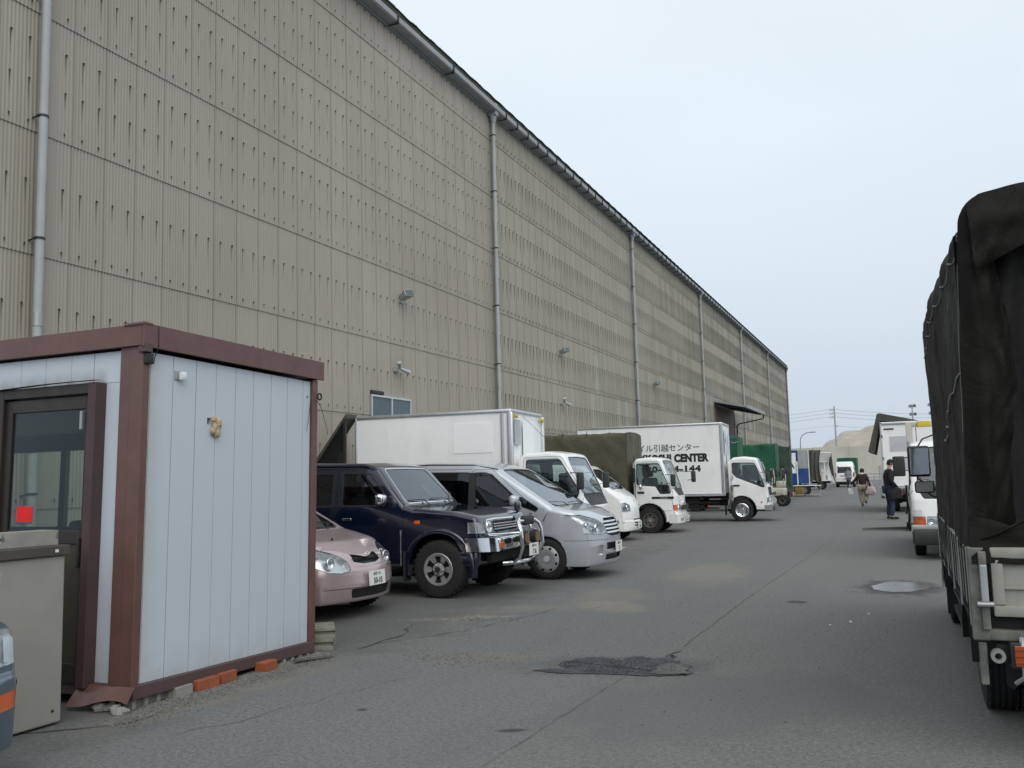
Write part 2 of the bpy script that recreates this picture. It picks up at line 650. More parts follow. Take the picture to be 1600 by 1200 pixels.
def make_sheet_mat():
    m = NT('weathered_cement_sheet')
    P = m.pos()
    X, Y, Z = m.xyz(P)
    col_i = m.math('DIVIDE', m.math('SUBTRACT', Y, PY0), SW)
    row_i = m.math('DIVIDE', m.math('SUBTRACT', Z, Z5), SH)
    ci, ri = m.math('FLOOR', col_i), m.math('FLOOR', row_i)
    u, v = m.math('FRACT', col_i), m.math('FRACT', row_i)
    rnd = m.white(m.comb(ci, ri, 3.))
    rcol = m.white(m.comb(ci, 1., 7.))
    base = m.mix(m.map(rnd, 0, 1, 0, 1), (.350, .326, .290), (.380, .354, .316))
    # broad weather clouds, and run marks stretched downwards
    cl = m.noise(m.scale(P, (1, .35, .5)), .5, 5, .6)
    base = m.mix(m.map(cl, .35, .7, 0, .4), base, (.265, .245, .21))
    run = m.noise(m.scale(P, (1, 9., .30)), 1.0, 6, .62)
    base = m.mix(m.map(run, .48, .78, 0, .22), base, (.20, .18, .15))
    # soot bands in the lower part of each row, stronger far along and higher up
    band = m.math('MULTIPLY', m.map(v, .66, .50, 0, 1, True), m.map(v, .0, .06, .5, 1))
    far = m.map(Y, 24, 70, 0.04, 1)
    amt = m.math('MULTIPLY', m.math('MULTIPLY', band, far), m.map(m.noise(m.scale(P, (1, .22, .45)), .6, 4), .38, .62, .25, .85))
    amt = m.math('MULTIPLY', amt, m.map(Z, 2, 9, .35, .85))
    base = m.mix(amt, base, (.135, .125, .108))
    soot2 = m.math('MULTIPLY', m.map(m.white(m.comb(ci, ri, 11.)), .72, .80, 0, .30), m.map(Y, 36, 52, 0, 1))
    base = m.mix(soot2, base, (.16, .152, .135))
    # paler replaced sheets
    pale = m.math('MULTIPLY', m.map(m.white(m.comb(ci, ri, 5.)), .965, .97, 0, .55), m.map(Z, 6.6, 6.5))
    base = m.mix(pale, base, (.40, .40, .37))
    # lap dirt at the side edges of each sheet
    ed = m.math('MINIMUM', u, m.math('SUBTRACT', 1., u))
    lap = m.math('MULTIPLY', m.map(ed, .0, .022, 1, 0), m.map(Y, 20, 30, .18, .55))
    base = m.mix(lap, base, (.13, .118, .098))
    base = m.mix(m.map(Y, 25.0, 25.1), base, m.mix(1.0, base, (.97, 1.0, .98), 'MULTIPLY'))
    # rust runs under the fixings
    bu = m.math('FRACT', m.math('MULTIPLY', col_i, 2.))
    dx = m.math('ABSOLUTE', m.math('SUBTRACT', bu, .5))
    bi = m.math('FLOOR', m.math('MULTIPLY', col_i, 2.))

    def runs(level, maxlen, cond=None, seed=1., wd=.032, hold=.1):
        nonlocal base
        t = m.math('SUBTRACT', level, v)        # below the bolt: positive
        ln = m.map(m.white(m.comb(bi, ri, seed)), 0, 1, maxlen * .5, maxlen)
        s = m.math('DIVIDE', t, ln)
        k = m.math('MULTIPLY', m.map(s, -.02, .0, 0, 1), m.map(s, hold, 1., 1, 0))
        k = m.math('MULTIPLY', k, m.map(dx, wd, wd + .045, 1, 0))
        k = m.math('MULTIPLY', k, .95 if wd < .05 else .68)
        if cond is not None: k = m.math('MULTIPLY', k, cond)
        base = m.mix(k, base, (.055, .040, .027))
    two = m.math('MAXIMUM', m.map(Y, 25.05, 25.06), m.map(Z, 6.80, 6.79))
    three = m.math('SUBTRACT', 1., two)
    bay2 = m.map(Y, 25.05, 25.06)
    bay1 = m.math('SUBTRACT', 1., bay2)
    runs(.075, .075, bay1, 1.)
    runs(.085, .09, bay2, 1., .085, .6)
    runs(.60, .34, m.math('MULTIPLY', two, bay1), 2.)
    runs(.60, .40, bay2, 2., .085, .35)
    runs(.42, .30, three, 3.)
    runs(.76, .30, three, 4.)
    # green-brown growth by the first downpipe
    gr = m.math('MULTIPLY', m.map(m.math('ABSOLUTE', m.math('SUBTRACT', Y, 8.75)), .05, .5, 1, 0), m.map(run, .35, .7, .2, .8))
    base = m.mix(m.math('MULTIPLY', gr, .6), base, (.20, .185, .13))
    for k in range(1, 7):
        g = m.map(m.math('ABSOLUTE', m.math('SUBTRACT', Y, PY0 + BAY * k - .12)), .08, .5, .55, 0)
        base = m.mix(g, base, (.21, .20, .175))
    m.col(base)
    m.rough(.9)
    m.b.inputs['Specular IOR Level'].default_value = .25
    m.bump(m.noise(P, 30, 3), .15, .004)
    return m.m


M['sheet'] = make_sheet_mat()
M['pipe'] = plain('grey_pvc_pipe', (.36, .38, .39), .55, var=.08, dirt=.4, dirtc=(.24, .22, .18))
M['gutter'] = plain('grey_gutter', (.29, .31, .325), .5, var=.1, dirt=.45, dirtc=(.20, .19, .17))
M['moss'] = plain('moss', (.018, .024, .014), .95, var=.5, vs=7, bump=1, bs=25)
M['roof'] = plain('grey_roof_sheet', (.14, .145, .13), .9, var=.25, vs=1.5, dirt=.5, dirtc=(.05, .06, .04))
M['rust'] = plain('rusty_bolt', (.05, .036, .026), .9)
M['fascia'] = plain('brown_painted_steel', (.125, .060, .052), .5, var=.14, vs=5, dirt=.5, dirtc=(.10, .075, .065), coat=.15)
M['baserail'] = plain('purple_brown_rail', (.085, .052, .053), .55, var=.15, dirt=.5, dirtc=(.06, .05, .045))
M['doorframe'] = plain('dark_bronze', (.026, .020, .017), .45, var=.15, dirt=.3)


def make_shedpanel():
    m = NT('white_textured_panel')
    P = m.obj()
    X, Y, Z = m.xyz(P)
    t = m.noise(P, 150, 3, .6)
    c = m.mix(m.map(m.noise(P, 1.2, 5), .3, .7), (.485, .54, .60), (.495, .55, .61))
    # grime creeping up from the sill and near the front post
    g = m.math('MULTIPLY', m.map(Z, .06, .30, .6, 0), m.map(m.noise(P, 4, 5, .7), .35, .7))
    c = m.mix(g, c, (.34, .33, .29))
    g2 = m.math('MULTIPLY', m.map(Y, .08, .24, .6, 0), m.map(m.noise(P, 5, 4), .3, .6, .3, 1))
    g2 = m.math('MULTIPLY', g2, m.map(X, -5.25, -5.2))
    c = m.mix(g2, c, (.42, .41, .36))
    # soot above the door
    g3 = m.math('MULTIPLY', m.map(Z, 2.40, 2.28), m.map(m.noise(P, 7, 5), .35, .6, .35, 1))
    g3 = m.math('MULTIPLY', g3, m.map(X, -5.50, -5.56))
    c = m.mix(m.math('MULTIPLY', g3, .8), c, (.22, .215, .19))
    m.col(c)
    m.rough(.55)
    m.bump(t, .15, .002)
    return m.m


M['shedpanel'] = make_shedpanel()

# ================================================================ THE SETTING
def structure(o):
    o['kind'] = 'structure'
    return o


# ground: one sheet to the horizon, denser near the camera
mb = MB()
xs = [-900, -300, -120, -60, -30, -20, -12, -6, -3, 0, 3, 6, 12, 20, 30, 60, 120, 300, 900]
ys = [-60, -20, -6, 0, 3, 6, 9, 12, 16, 20, 30, 45, 60, 90, 130, 147.4, 200, 400, 1500]
V = [[mb.bm.verts.new((x, y, 0)) for y in ys] for x in xs]
for i in range(len(xs) - 1):
    for j in range(len(ys) - 1):
        mb.bm.faces.new((V[i][j], V[i + 1][j], V[i + 1][j + 1], V[i][j + 1]))
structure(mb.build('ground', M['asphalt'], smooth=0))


def patch(name, mat, pts, z, jit=.03, sub=5, seed=1, holes=None):
    """an irregular flat sheet lying on the ground"""
    rr = random.Random(seed)
    out = []
    n = len(pts)
    for i in range(n):
        a, b = Vector(pts[i]), Vector(pts[(i + 1) % n])
        for k in range(sub):
            p = a.lerp(b, k / sub)
            out.append((p.x + rr.uniform(-jit, jit), p.y + rr.uniform(-jit, jit), z))
    bm = bmesh.new()
    f = bm.faces.new([bm.verts.new(p) for p in out])
    bmesh.ops.triangulate(bm, faces=[f])
    me = bpy.data.meshes.new(name)
    for f in bm.faces:
        if f.normal.z < 0: f.normal_flip()
    bm.to_mesh(me)
    bm.free()
    return structure(link(name, me, None, mat))


# broken wet hollow in the road
patch('broken_asphalt', M['broken'], [(-2.90, 6.99), (-2.62, 7.22), (-2.72, 7.45), (-2.52, 7.72), (-2.34, 7.60), (-2.20, 7.80), (-2.02, 7.72), (-1.92, 7.95), (-1.86, 7.72), (-1.70, 7.52), (-1.62, 7.2), (-1.85, 7.08), (-2.2, 7.04), (-2.55, 6.98)], .006, .035, 7, 5)
patch('road_puddle', M['murky'], [(-1.95, 7.16), (-1.90, 7.32), (-1.97, 7.42), (-1.84, 7.60), (-1.76, 7.52), (-1.68, 7.40), (-1.66, 7.24), (-1.80, 7.14)], .010, .02, 5, 7)
# puddle before the canvas truck
ring = lambda cx, cy, a, b, k, s: [(cx + a * math.cos(t) * (1 + .13 * math.sin(2 * t + s)), cy + b * math.sin(t) * (1 + .1 * math.cos(3 * t + s))) for t in [2 * math.pi * i / k for i in range(k)]]
patch('road_puddle', M['water'], ring(-.09, 13.28, .35, .58, 14, .4), .005, .022, 3, 11)


def crack(pts, wd, seed, jit=.03, z=.005):
    rr = random.Random(seed)
    P = []
    for i in range(len(pts) - 1):
        a, b = Vector(pts[i]), Vector(pts[i + 1])
        k = max(2, int((b - a).length / .12))
        for j in range(k):
            p = a.lerp(b, j / k)
            P.append(Vector((p.x + rr.uniform(-jit, jit), p.y + rr.uniform(-jit, jit))))
    P.append(Vector(pts[-1]))
    bm = bmesh.new()
    L = []
    for i, p in enumerate(P):
        d = (P[min(i + 1, len(P) - 1)] - P[max(i - 1, 0)]).normalized()
        nrm = Vector((-d.y, d.x))
        ww = wd * rr.uniform(.15, 1.) * (0.3 if i in (0, len(P) - 1) else 1)
        L.append((bm.verts.new((*(p + nrm * ww), z)), bm.verts.new((*(p - nrm * ww), z))))
    for i in range(len(L) - 1):
        bm.faces.new((L[i][0], L[i][1], L[i + 1][1], L[i + 1][0]))
    for f in bm.faces:
        f.normal_update()
        if f.normal.z < 0: f.normal_flip()
    me = bpy.data.meshes.new('asphalt_crack')
    bm.to_mesh(me)
    bm.free()
    structure(link('asphalt_crack', me, None, M['crackfill']))


M['crackfill'] = plain('dark_crack', (.05, .049, .046), .95, var=.3)
M['seam'] = plain('asphalt_joint', (.088, .088, .085), .95, var=.2)
crack([(-4.9, 7.6), (-4.35, 8.5), (-4.1, 9.3), (-3.9, 10.4)], .007, 1)
crack([(-5.6, 4.2), (-5.2, 4.38), (-4.9, 4.7), (-4.86, 5.0)], .012, 3, .02)
crack([(-4.4, 4.5), (-4.15, 5.1), (-3.95, 5.9), (-3.75, 6.6)], .0035, 4, .05)
crack([(-5.1, 8.9), (-4.8, 8.2), (-4.85, 7.4)], .012, 5)
crack([(-1.98, 7.9), (-1.9, 8.15)], .02, 9, .01)
_s = M['crackfill']
M['crackfill'] = M['seam']
crack([(-2.26, 4.0), (-2.19, 5.2), (-2.10, 7.0)], .0035, 6, .008)
crack([(-1.93, 8.3), (-1.86, 12.2), (-1.66, 17.2), (-1.5, 24)], .0045, 7, .012)
M['crackfill'] = _s

# gravel washed out along the shed and grit on the road
rr = random.Random(5)


def stones(name, n, gen, smin, smax, mat, seed=3):
    r2 = random.Random(seed)
    verts, faces = [], []
    for _ in range(n):
        x, y = gen(r2)
        s = r2.uniform(smin, smax)
        a = r2.uniform(0, 3.1)
        ca, sa = math.cos(a), math.sin(a)
        b = len(verts)
        h = s * r2.uniform(.5, .9)
        for (px, py, pz) in ((-1, -.7, 0), (1, -.6, 0), (.8, .8, 0), (-.8, .7, 0), (r2.uniform(-.3, .3), r2.uniform(-.3, .3), 1)):
            px *= s * r2.uniform(.7, 1.1); py *= s * r2.uniform(.7, 1.1)
            verts.append((x + px * ca - py * sa, y + px * sa + py * ca, pz * h + .002))
        faces += [(b, b + 1, b + 4), (b + 1, b + 2, b + 4), (b + 2, b + 3, b + 4), (b + 3, b, b + 4)]
    me = bpy.data.meshes.new(name)
    me.from_pydata(verts, [], faces)
    o = link(name, me, None, mat)
    return o


M['gravel'] = plain('grey_gravel', (.14, .137, .125), .9, var=.5, vs=30)


def g_shed(r):
    y = r.uniform(4.6, 7.2)
    d = abs(r.gauss(0, .15))
    return (-5.16 + d + (.06 if y < 5 else 0), y)


tag(stones('gravel', 5200, g_shed, .004, .013, M['gravel']), 'loose grey gravel along the foot of the shed', 'gravel', kind='stuff')


def g_road(r):
    t = r.random()
    if t < .35: return (r.gauss(-4.75, .35), r.gauss(9.4, .12) + 0)
    if t < .6: return (r.gauss(-3.7, .3), r.gauss(7.3, .15))
    if t < .8: return (r.uniform(-5.2, 0), r.uniform(4, 12))
    return (r.gauss(-5.2, .5), r.uniform(12, 36))


tag(stones('grit', 1500, g_road, .004, .012, M['gravel'], 8), 'pale grit scattered over the worn asphalt', 'grit', kind='stuff')
tag(stones('litter', 3, lambda r: (r.uniform(-.9, -.3), r.uniform(9.8, 11)), .012, .02, M['paper'], 4), 'tiny white scraps lying on the road', 'litter', kind='stuff')


def g_hole(r):
    while True:
        a, b = r.uniform(-1, 1), r.uniform(-1, 1)
        if a * a + b * b < 1: return (-2.27 + a * .50, 7.36 + b * .30)


tag(stones('broken_stones', 900, g_hole, .006, .018, M['broken'], 21), 'dark wet crumbs of asphalt lying in the hollow of the road', 'rubble', kind='stuff')

# ================================================================ WAREHOUSE
wh = thing('warehouse', 'huge warehouse clad in weathered beige corrugated cement sheets with grey downpipes', 'warehouse', (0, 0, 0))
NW = 10   # waves per sheet


def sheet_mesh(h, w=SW, nw=NW, name='wall_sheet', off=0.024):
    verts, faces = [], []
    n = nw * 4
    for i in range(n + 1):
        y = w * 1.012 * i / n
        ph = 2 * math.pi * nw * i / n
        d = .0105 * math.sin(ph) + .003 * (1 - i / n)
        verts.append((d + off, y, 0))           # lower edge stands proud over the sheet below
        verts.append((d + .006, y, h))
        verts.append((d + off - .020, y, .0))
        verts.append((d + off, y, 0))
    for i in range(n):
        a, b = 4 * i, 4 * (i + 1)
        faces.append((a, b, b + 1, a + 1))
        faces.append((a + 2, b + 2, b + 3, a + 3))
    return verts, faces


NLAP = .05
rows = []
for k in range(-3, 4):
    z0 = Z5 + k * SH
    rows.append((max(z0, .32), z0 + SH + NLAP))
rows.append((Z5 + 4 * SH, 13.32))
hs = {}
for (z0, z1) in rows:
    h = round(z1 - z0, 3)
    if h not in hs:
        v, f = sheet_mesh(h)
        me = bpy.data.meshes.new('wall_sheet')
        me.from_pydata(v, [], f)
        me.materials.append(M['sheet'])
        for p in me.polygons: p.use_smooth = (p.index % 2 == 0)
        hs[h] = me
DOOR = (61.3, 68.8, 6.15)
WIN = (17.86, 19.72, 2.55, 3.62)
c0 = -7
nindiv = 0
sv, sf = [], []
ncol = int((105.75 - PY0) / SW + .5)
for c in range(c0, ncol):
    y = PY0 + c * SW
    for (z0, z1) in rows:
        yc = y + SW / 2
        if DOOR[0] - .2 < yc < DOOR[1] + .2 and z0 < DOOR[2] - .6: 
            continue
        if c >= -1 and nindiv < 296 and y < 32:
            o = bpy.data.objects.new('wall_sheet', hs[round(z1 - z0, 3)])
            o.location = (WX, y, z0)
            o.parent = wh
            C.objects.link(o)
            nindiv += 1
        else:
            near = y < 45
            v, f = sheet_mesh(z1 - z0, nw=NW if near else NW)
            b = len(sv)
            sv += [(a[0] + WX, a[1] + y, a[2] + z0) for a in v]
            sf += [tuple(q + b for q in t) for t in f]
me = bpy.data.meshes.new('wall_sheets')
me.from_pydata(sv, [], sf)
for i, p in enumerate(me.polygons): p.use_smooth = True
o = link('wall_sheets', me, wh, M['sheet'])
o['kind'] = 'stuff'

# bolts
bv, bf = [], []


def bolt(y, z):
    b = len(bv)
    x = WX + .045
    s = .019
    for (dy, dz) in ((-1, 0), (-.3, -1), (.7, -.7), (.8, .6), (-.2, 1)):
        bv.append((x - .03, y + dy * s, z + dz * s))
    bv.append((x + .012, y, z))
    for i in range(5): bf.append((b + i, b + (i + 1) % 5, b + 5))
    # drooping sealing washer under it
    bv.extend([(x, y - .006, z), (x, y + .006, z), (x - .004, y + .002, z - .05), (x - .004, y - .002, z - .05)])
    bf.append((b + 6, b + 7, b + 8, b + 9))


rb = random.Random(3)
for i in range(c0 * 2, ncol * 2):
    y = PY0 + (i + .5) * SW / 2
    for k, (z0, z1) in enumerate(rows):
        zr = Z5 + (k - 3) * SH
        if DOOR[0] - .2 < y < DOOR[1] + .2 and z0 < DOOR[2] - .6: continue
        lv = (.075, .42, .76) if (y < 25.05 and zr > 6.7) else (.075, .60)
        if k == 7: lv = (.075, .42) if y < 25.05 else (.075,)
        for l in lv:
            z = zr + l * SH + rb.uniform(-.008, .008)
            if z < .4: continue
            if WIN[0] - .1 < y < WIN[1] + .1 and WIN[2] - .1 < z < WIN[3] + .1: continue
            if rb.random() < .985: bolt(y + rb.uniform(-.006, .006), z)
me = bpy.data.meshes.new('wall_bolts')
me.from_pydata(bv, [], bf)
o = link('wall_bolts', me, wh, M['rust'])
o['kind'] = 'stuff'

# back side, end wall, plinth, roof
MB().box((-60, PY0 + c0 * SW, .3), (WX - .02, 105.55, 13.0)).build('wall_core', M['sheet'], wh, 0)
mb = MB()
mb.box((WX - .1, PY0 + c0 * SW, 0), (WX + .07, DOOR[0] - .1, .31)).box((WX - .1, DOOR[1] + .1, 0), (WX + .07, 105.7, .31))
mb.build('plinth', M['concrete'], wh, 0)
mb = MB()
mb.box((WX - .08, 105.72, .3), (WX + .10, 105.86, 13.3), .01)
mb.build('corner_trim', M['gutter'], wh)


def roof_fn(u, v):
    x = WX + .28 - 50 * u
    y = PY0 + c0 * SW - .3 + v * (106.2 - (PY0 + c0 * SW - .3))
    return (x, y, 13.56 + (WX + .28 - x) * .12 + .012 * math.sin(y * 2 * math.pi / .9))


MB().grid(roof_fn, 4, 900).build('roof', M['roof'], wh, 30)
# moss along the eaves: a lumpy band
rm = random.Random(12)


def moss_fn(u, v):
    y = PY0 + c0 * SW + v * (106 - (PY0 + c0 * SW))
    thin = 1.0 - .60 * min(1, max(0, (y - 20) / 25))
    a = u * math.pi
    nz = noise.noise(Vector((y * 1.1, 0, 3))) * .5 + noise.noise(Vector((y * 4, u * 2, 1))) * .15
    hgt = (.34 + .07 * nz) * thin
    sc = .008 * math.sin(y * 2 * math.pi / .9)
    return (WX + .30 - .34 * u + .03 * nz, y, 13.38 + sc + math.sin(a) * hgt + (.02 * noise.noise(Vector((y * 14, u * 9, 0)))) * thin)


o = MB().grid(moss_fn, 8, 1500).build('moss', M['moss'], wh, 0)
o['kind'] = 'stuff'
# gutter, one length per bay, with brackets
gp = [(-11.23, 13.33), (-11.23, 13.16), (-11.0, 13.16), (-10.96, 13.19), (-10.96, 13.33), (-10.975, 13.33), (-10.975, 13.20), (-11.01, 13.175), (-11.21, 13.175), (-11.21, 13.33)]
starts = [PY0 + c0 * SW] + [PY0 + BAY * k for k in range(0, 7)]
for a, b in zip(starts[:-1], starts[1:]):
    b = min(b, 105.9)
    MB().prism([(x, a + .004, z) for x, z in gp], (0, b - a - .008, 0)).build('gutter', M['gutter'], wh, 20)
    mb = MB()
    step = 3.1 if a < 20 else .93
    yy = a + .6
    while yy < b - .2:
        mb.box((-11.0, yy, 13.11), (-10.925, yy + .035, 13.34)).box((-11.26, yy, 13.105), (-10.95, yy + .035, 13.128))
        yy += step
    mb.build('gutter_brackets', M['trim'], wh, 20)['kind'] = 'stuff'
MB().box((-11.27, PY0 + c0 * SW, 13.10), (-11.24, 105.8, 13.5)).build('eaves_board', M['gutter'], wh, 20)

# downpipes
for k in range(7):
    y = PY0 + BAY * k
    if k == 6: y = 105.62
    x = WX + .15
    rad = .062 if k == 0 else .062
    mb = MB().cyl((x, y, .05), (x, y, 12.92), rad, 20)
    p = mb.build('downpipe', M['pipe'], wh, 40)
    mb = MB().box((x - .13, y - .11, 13.02), (x + .15, y + .11, 13.42), .02)
    mb.cyl((x, y, 12.80), (x, y, 13.02), .075, 16, .12)
    mb.build('outlet_box', M['gutter'], p, 30)
    for j in range(-2, 5):
        mb = MB()
        z = Z5 + j * SH + (.14 if k != 0 else .22)
        mb.lathe([(rad + .002, -.016), (rad + .011, -.016), (rad + .011, .016), (rad + .002, .016)], 18, Matrix.Translation((x, y, z)))
        mb.cyl((WX, y - .075, z - .03), (x, y - .075, z - .01), .012, 6)
        mb.cyl((x - .02, y - .085, z - .01), (x - .02, y - .05, z), .016, 6)
        mb.build('pipe_strap', M['trim'], p, 40)
    zc = (4.0, 10.25, 2.2) if k == 0 else (4.42,)
    for z in zc:
        MB().cyl((x, y, z - .10), (x, y, z + .10), rad + .008, 20).build('pipe_coupling', M['steel'], p, 40)

# window with two sliding panes
fr = MB()
y0, y1, z0, z1 = WIN
xf = WX + .06
for (a, b, c, d) in ((y0, y1, z0, z0 + .05), (y0, y1, z1 - .05, z1), (y0, y0 + .05, z0 + .05, z1 - .05), (y1 - .05, y1, z0 + .05, z1 - .05), ((y0 + y1) / 2 - .03, (y0 + y1) / 2 + .03, z0 + .05, z1 - .05)):
    fr.box((xf - .05, a, c), (xf + .03, b, d), .004)
wf = fr.build('window_frame', M['alu'], wh)
M['winpane'] = plain('frosted_pane', (.075, .105, .12), .18, var=.15, vs=1.5)
for a, b, dx in ((y0 + .05, (y0 + y1) / 2 - .03, 0), ((y0 + y1) / 2 + .03, y1 - .05, .012)):
    MB().box((xf - .02 + dx, a, z0 + .05), (xf - .01 + dx, b, z1 - .05)).build('pane', M['winpane'], wf)
MB().box((WX + .02, y0 + .02, z1 + .01), (WX + .10, y0 + .55, z1 + .10), .02).build('window_hood', M['trim'], wh)

# loading doorway with canopy
M['interior'] = plain('dark_interior', (.05, .048, .045), .9)
mb = MB()
d0, d1, dz = DOOR
mb.box((WX - 6, d0, 0), (WX - 5.9, d1, dz)).box((WX - 5.9, d0 - .1, 0), (WX - .03, d0, dz)).box((WX - 5.9, d1, 0), (WX - .03, d1 + .1, dz)).box((WX - 5.9, d0, dz), (WX - .03, d1, dz + .1))
mb.build('doorway_lining', M['interior'], wh)
MB().box((WX - .02, d0 + .03, 3.9), (WX + .05, d1 - .03, dz), .01).build('roller_shutter_box', plain('brown_shutter', (.12, .085, .07), .7), wh)
cn = MB()
cn.prism([(WX + .02, 61.0, 6.52), (-9.15, 61.0, 6.02), (-9.15, 61.0, 5.90), (WX + .02, 61.0, 6.38)], (0, 8.0, 0))
cp = cn.build('canopy', M['gutter'], wh, 20)
cn = MB()
for k in range(18):
    y = 61.2 + k * .44
    cn.box((-11.25, y, 6.27), (-9.2, y + .05, 6.36), rot=Matrix.Rotation(.23, 3, 'Y'), piv=(-11.25, y, 6.3))
cn.build('canopy_rafter', M['trim'], cp)
MB().box((-9.16, 60.95, 5.84), (-9.0, 69.05, 6.04), .01).build('canopy_gutter', M['steel'], cp)
MB().tube([(-9.08, 68.9, 5.86), (-9.15, 68.95, 5.55), (-10.9, 69.0, 5.25), (-11.1, 69.0, 5.1), (-11.12, 69.0, 1.0)], .05, 8).build('canopy_drain', M['trim'], cp)


# flood lamps on the wall
def flood(y, z, small, label):
    if small:
        t = thing('wall_lamp', label, 'lamp', (WX + .02, y, z), 0, 'small twin lamps on the warehouse wall')
        MB().box((-.02, -.10, -.05), (.05, .10, .02), .008).build('base_plate', M['steel'], t)
        MB().tube([(.04, 0, 0), (.16, -.03, .02), (.20, .06, .10), (.18, .02, .30)], .010, 6).tube([(.10, 0, 0), (.12, -.05, .28)], .007, 5).build('arm', M['steel'], t)
        mb = MB().cyl((.16, -.02, .02), (.30, .16, -.07), .035, 10, .065).cyl((.12, .0, .04), (.20, -.14, .16), .03, 10, .05)
        mb.build('lamp_head', M['steel'], t)
        MB().cyl((.303, .164, -.072), (.308, .17, -.076), .055, 12).build('lamp_glass', M['reflector'], t)
    else:
        t = thing('flood_lamp', label, 'lamp', (WX + .02, y, z), 0, 'flood lamps on the warehouse wall')
        MB().box((-.02, -.12, -.10), (.03, .12, .02), .008).tube([(.02, -.10, -.02), (.05, -.13, .14), (.02, -.05, .22)], .008, 6).build('bracket', M['steel'], t)
        rot = Matrix.Rotation(-.35, 3, 'Y') @ Matrix.Rotation(-.3, 3, 'Z')
        mb = MB()
        A = [Vector(p) for p in ((.0, -.12, -.07), (.0, .12, -.07), (.0, .12, .07), (.0, -.12, .07))]
        B = [Vector(p) for p in ((.40, -.20, -.10), (.40, .20, -.10), (.40, .20, .13), (.40, -.20, .13))]
        bm = mb.bm
        va = [bm.verts.new(p) for p in A]; vb = [bm.verts.new(p) for p in B]
        for i in range(4): bm.faces.new((va[i], va[(i + 1) % 4], vb[(i + 1) % 4], vb[i]))
        bm.faces.new(va[::-1]); bm.faces.new(vb)
        bmesh.ops.bevel(bm, geom=bm.edges[:], offset=.012, segments=1, affect='EDGES')
        bm.transform(Matrix.Translation((.05, 0, .03)) @ rot.to_4x4())
        mb.build('lamp_housing', M['steel'], t, 20)
        mb = MB().box((.402, -.17, -.08), (.406, .17, .105))
        mb.xf(Matrix.Translation((.05, 0, .03)) @ rot.to_4x4())
        mb.build('lamp_glass', M['winpane'], t)
        t.scale = (.78, .78, .78)
    return t


flood(19.35, 6.12, 0, 'grey flood lamp on the warehouse wall above the window, nearest of the large ones')
flood(30.94, 6.12, 0, 'grey flood lamp on the warehouse wall above the green tarpaulin truck')
flood(44.7, 6.10, 0, 'grey flood lamp high on the wall above the moving company truck')
flood(19.06, 4.31, 1, 'small twin lamp just above the sliding window on the warehouse wall')
flood(30.9, 4.28, 1, 'small twin lamp on the wall over the olive tarpaulin')
flood(69.6, 4.64, 1, 'small lamp on the wall past the canopy')

# ================================================================ PREFAB SHED
SHX = -5.15
tilt = R(-1.35)
sh = thing('site_shed', 'white panelled prefab shed with brown steel posts and roof edge standing on bricks', 'shed', (0, 4.96, 0.11), rot=(tilt, 0, 0))


def S(p): return (p[0], p[1] - 4.96, p[2] - .11)      # world -> shed frame


def sbox(lo, hi, name, mat, bev=0, parent=None, smooth=30):
    return MB().box(S(lo), S(hi), bev).build(name, mat, parent or sh, smooth)


XW = -9.85
joints = [5.045, 5.28, 5.53, 5.76, 6.0, 6.23, 6.47, 6.705, 6.94, 7.055]
for a, b in zip(joints[:-1], joints[1:]):
    if abs(a - 5.76) < .01 or abs(a - 5.53) < .01:
        # the panel with a cut-out hole
        if abs(a - 5.53) < .01:
            hy0, hy1, hz0, hz1 = 5.665, 5.715, 2.095, 2.15
            mb = MB()
            for (ya, yb, za, zb) in ((a + .003, hy0, .17, 2.60), (hy1, b - .003, .17, 2.60), (hy0, hy1, .17, hz0), (hy0, hy1, hz1, 2.60)):
                mb.box(S((SHX - .04, ya, za)), S((SHX, yb, zb)))
            mb.build('wall_panel', M['shedpanel'], sh)
            continue
    sbox((SHX - .04, a + .0035, .17), (SHX, b - .0035, 2.60), 'wall_panel', M['shedpanel'], .002)
sbox((SHX - .06, 5.02, .17), (SHX - .045, 7.06, 2.6), 'wall_core', M['interior'])
fx = [-6.74, -6.46, -6.18, -5.90, -5.66, -5.40]
for a, b in zip(fx[:-1], fx[1:]):
    lo = 2.38 if a < -5.6 else 2.38
    if a < -5.67:
        sbox((a + .002, 4.98, 2.38), (b - .002, 5.02, 2.62), 'wall_panel', M['shedpanel'], .003)
sbox((-5.655, 4.98, 2.38), (-5.375, 5.02, 2.62), 'wall_panel', M['shedpanel'], .003)
sbox((-5.52, 4.981, .17), (-5.375, 5.02, 2.379), 'wall_panel', M['shedpanel'], .002)
x = -6.74
while x > XW + .1:
    sbox((max(x - .28, XW) + .002, 4.98, .17), (x - .002, 5.02, 2.62), 'wall_panel', M['shedpanel'], .003)
    x -= .28
sbox((-5.375, 4.975, .17), (-5.362, 5.0, 2.62), 'white_trim', M['white2'])
sbox((SHX - .01, 5.024, .17), (SHX + .004, 5.037, 2.60), 'white_trim', M['white2'])
# posts: folded steel corners
mb = MB().box(S((-5.36, 4.955, .10)), S((-5.20, 5.00, 2.66)), .004).box(S((-5.255, 4.950, .10)), S((-5.13, 5.022, 2.66)), .006)
mb.build('corner_post', M['fascia'], sh, 20)
sbox((-5.20, 7.06, .03), (-5.125, 7.14, 2.62), 'corner_post', M['fascia'], .006)
sbox((XW - .05, 4.95, .06), (XW + .08, 5.08, 2.66), 'corner_post', M['fascia'], .006)
sbox((XW - .05, 7.0, .06), (XW + .08, 7.14, 2.66), 'corner_post', M['fascia'], .006)
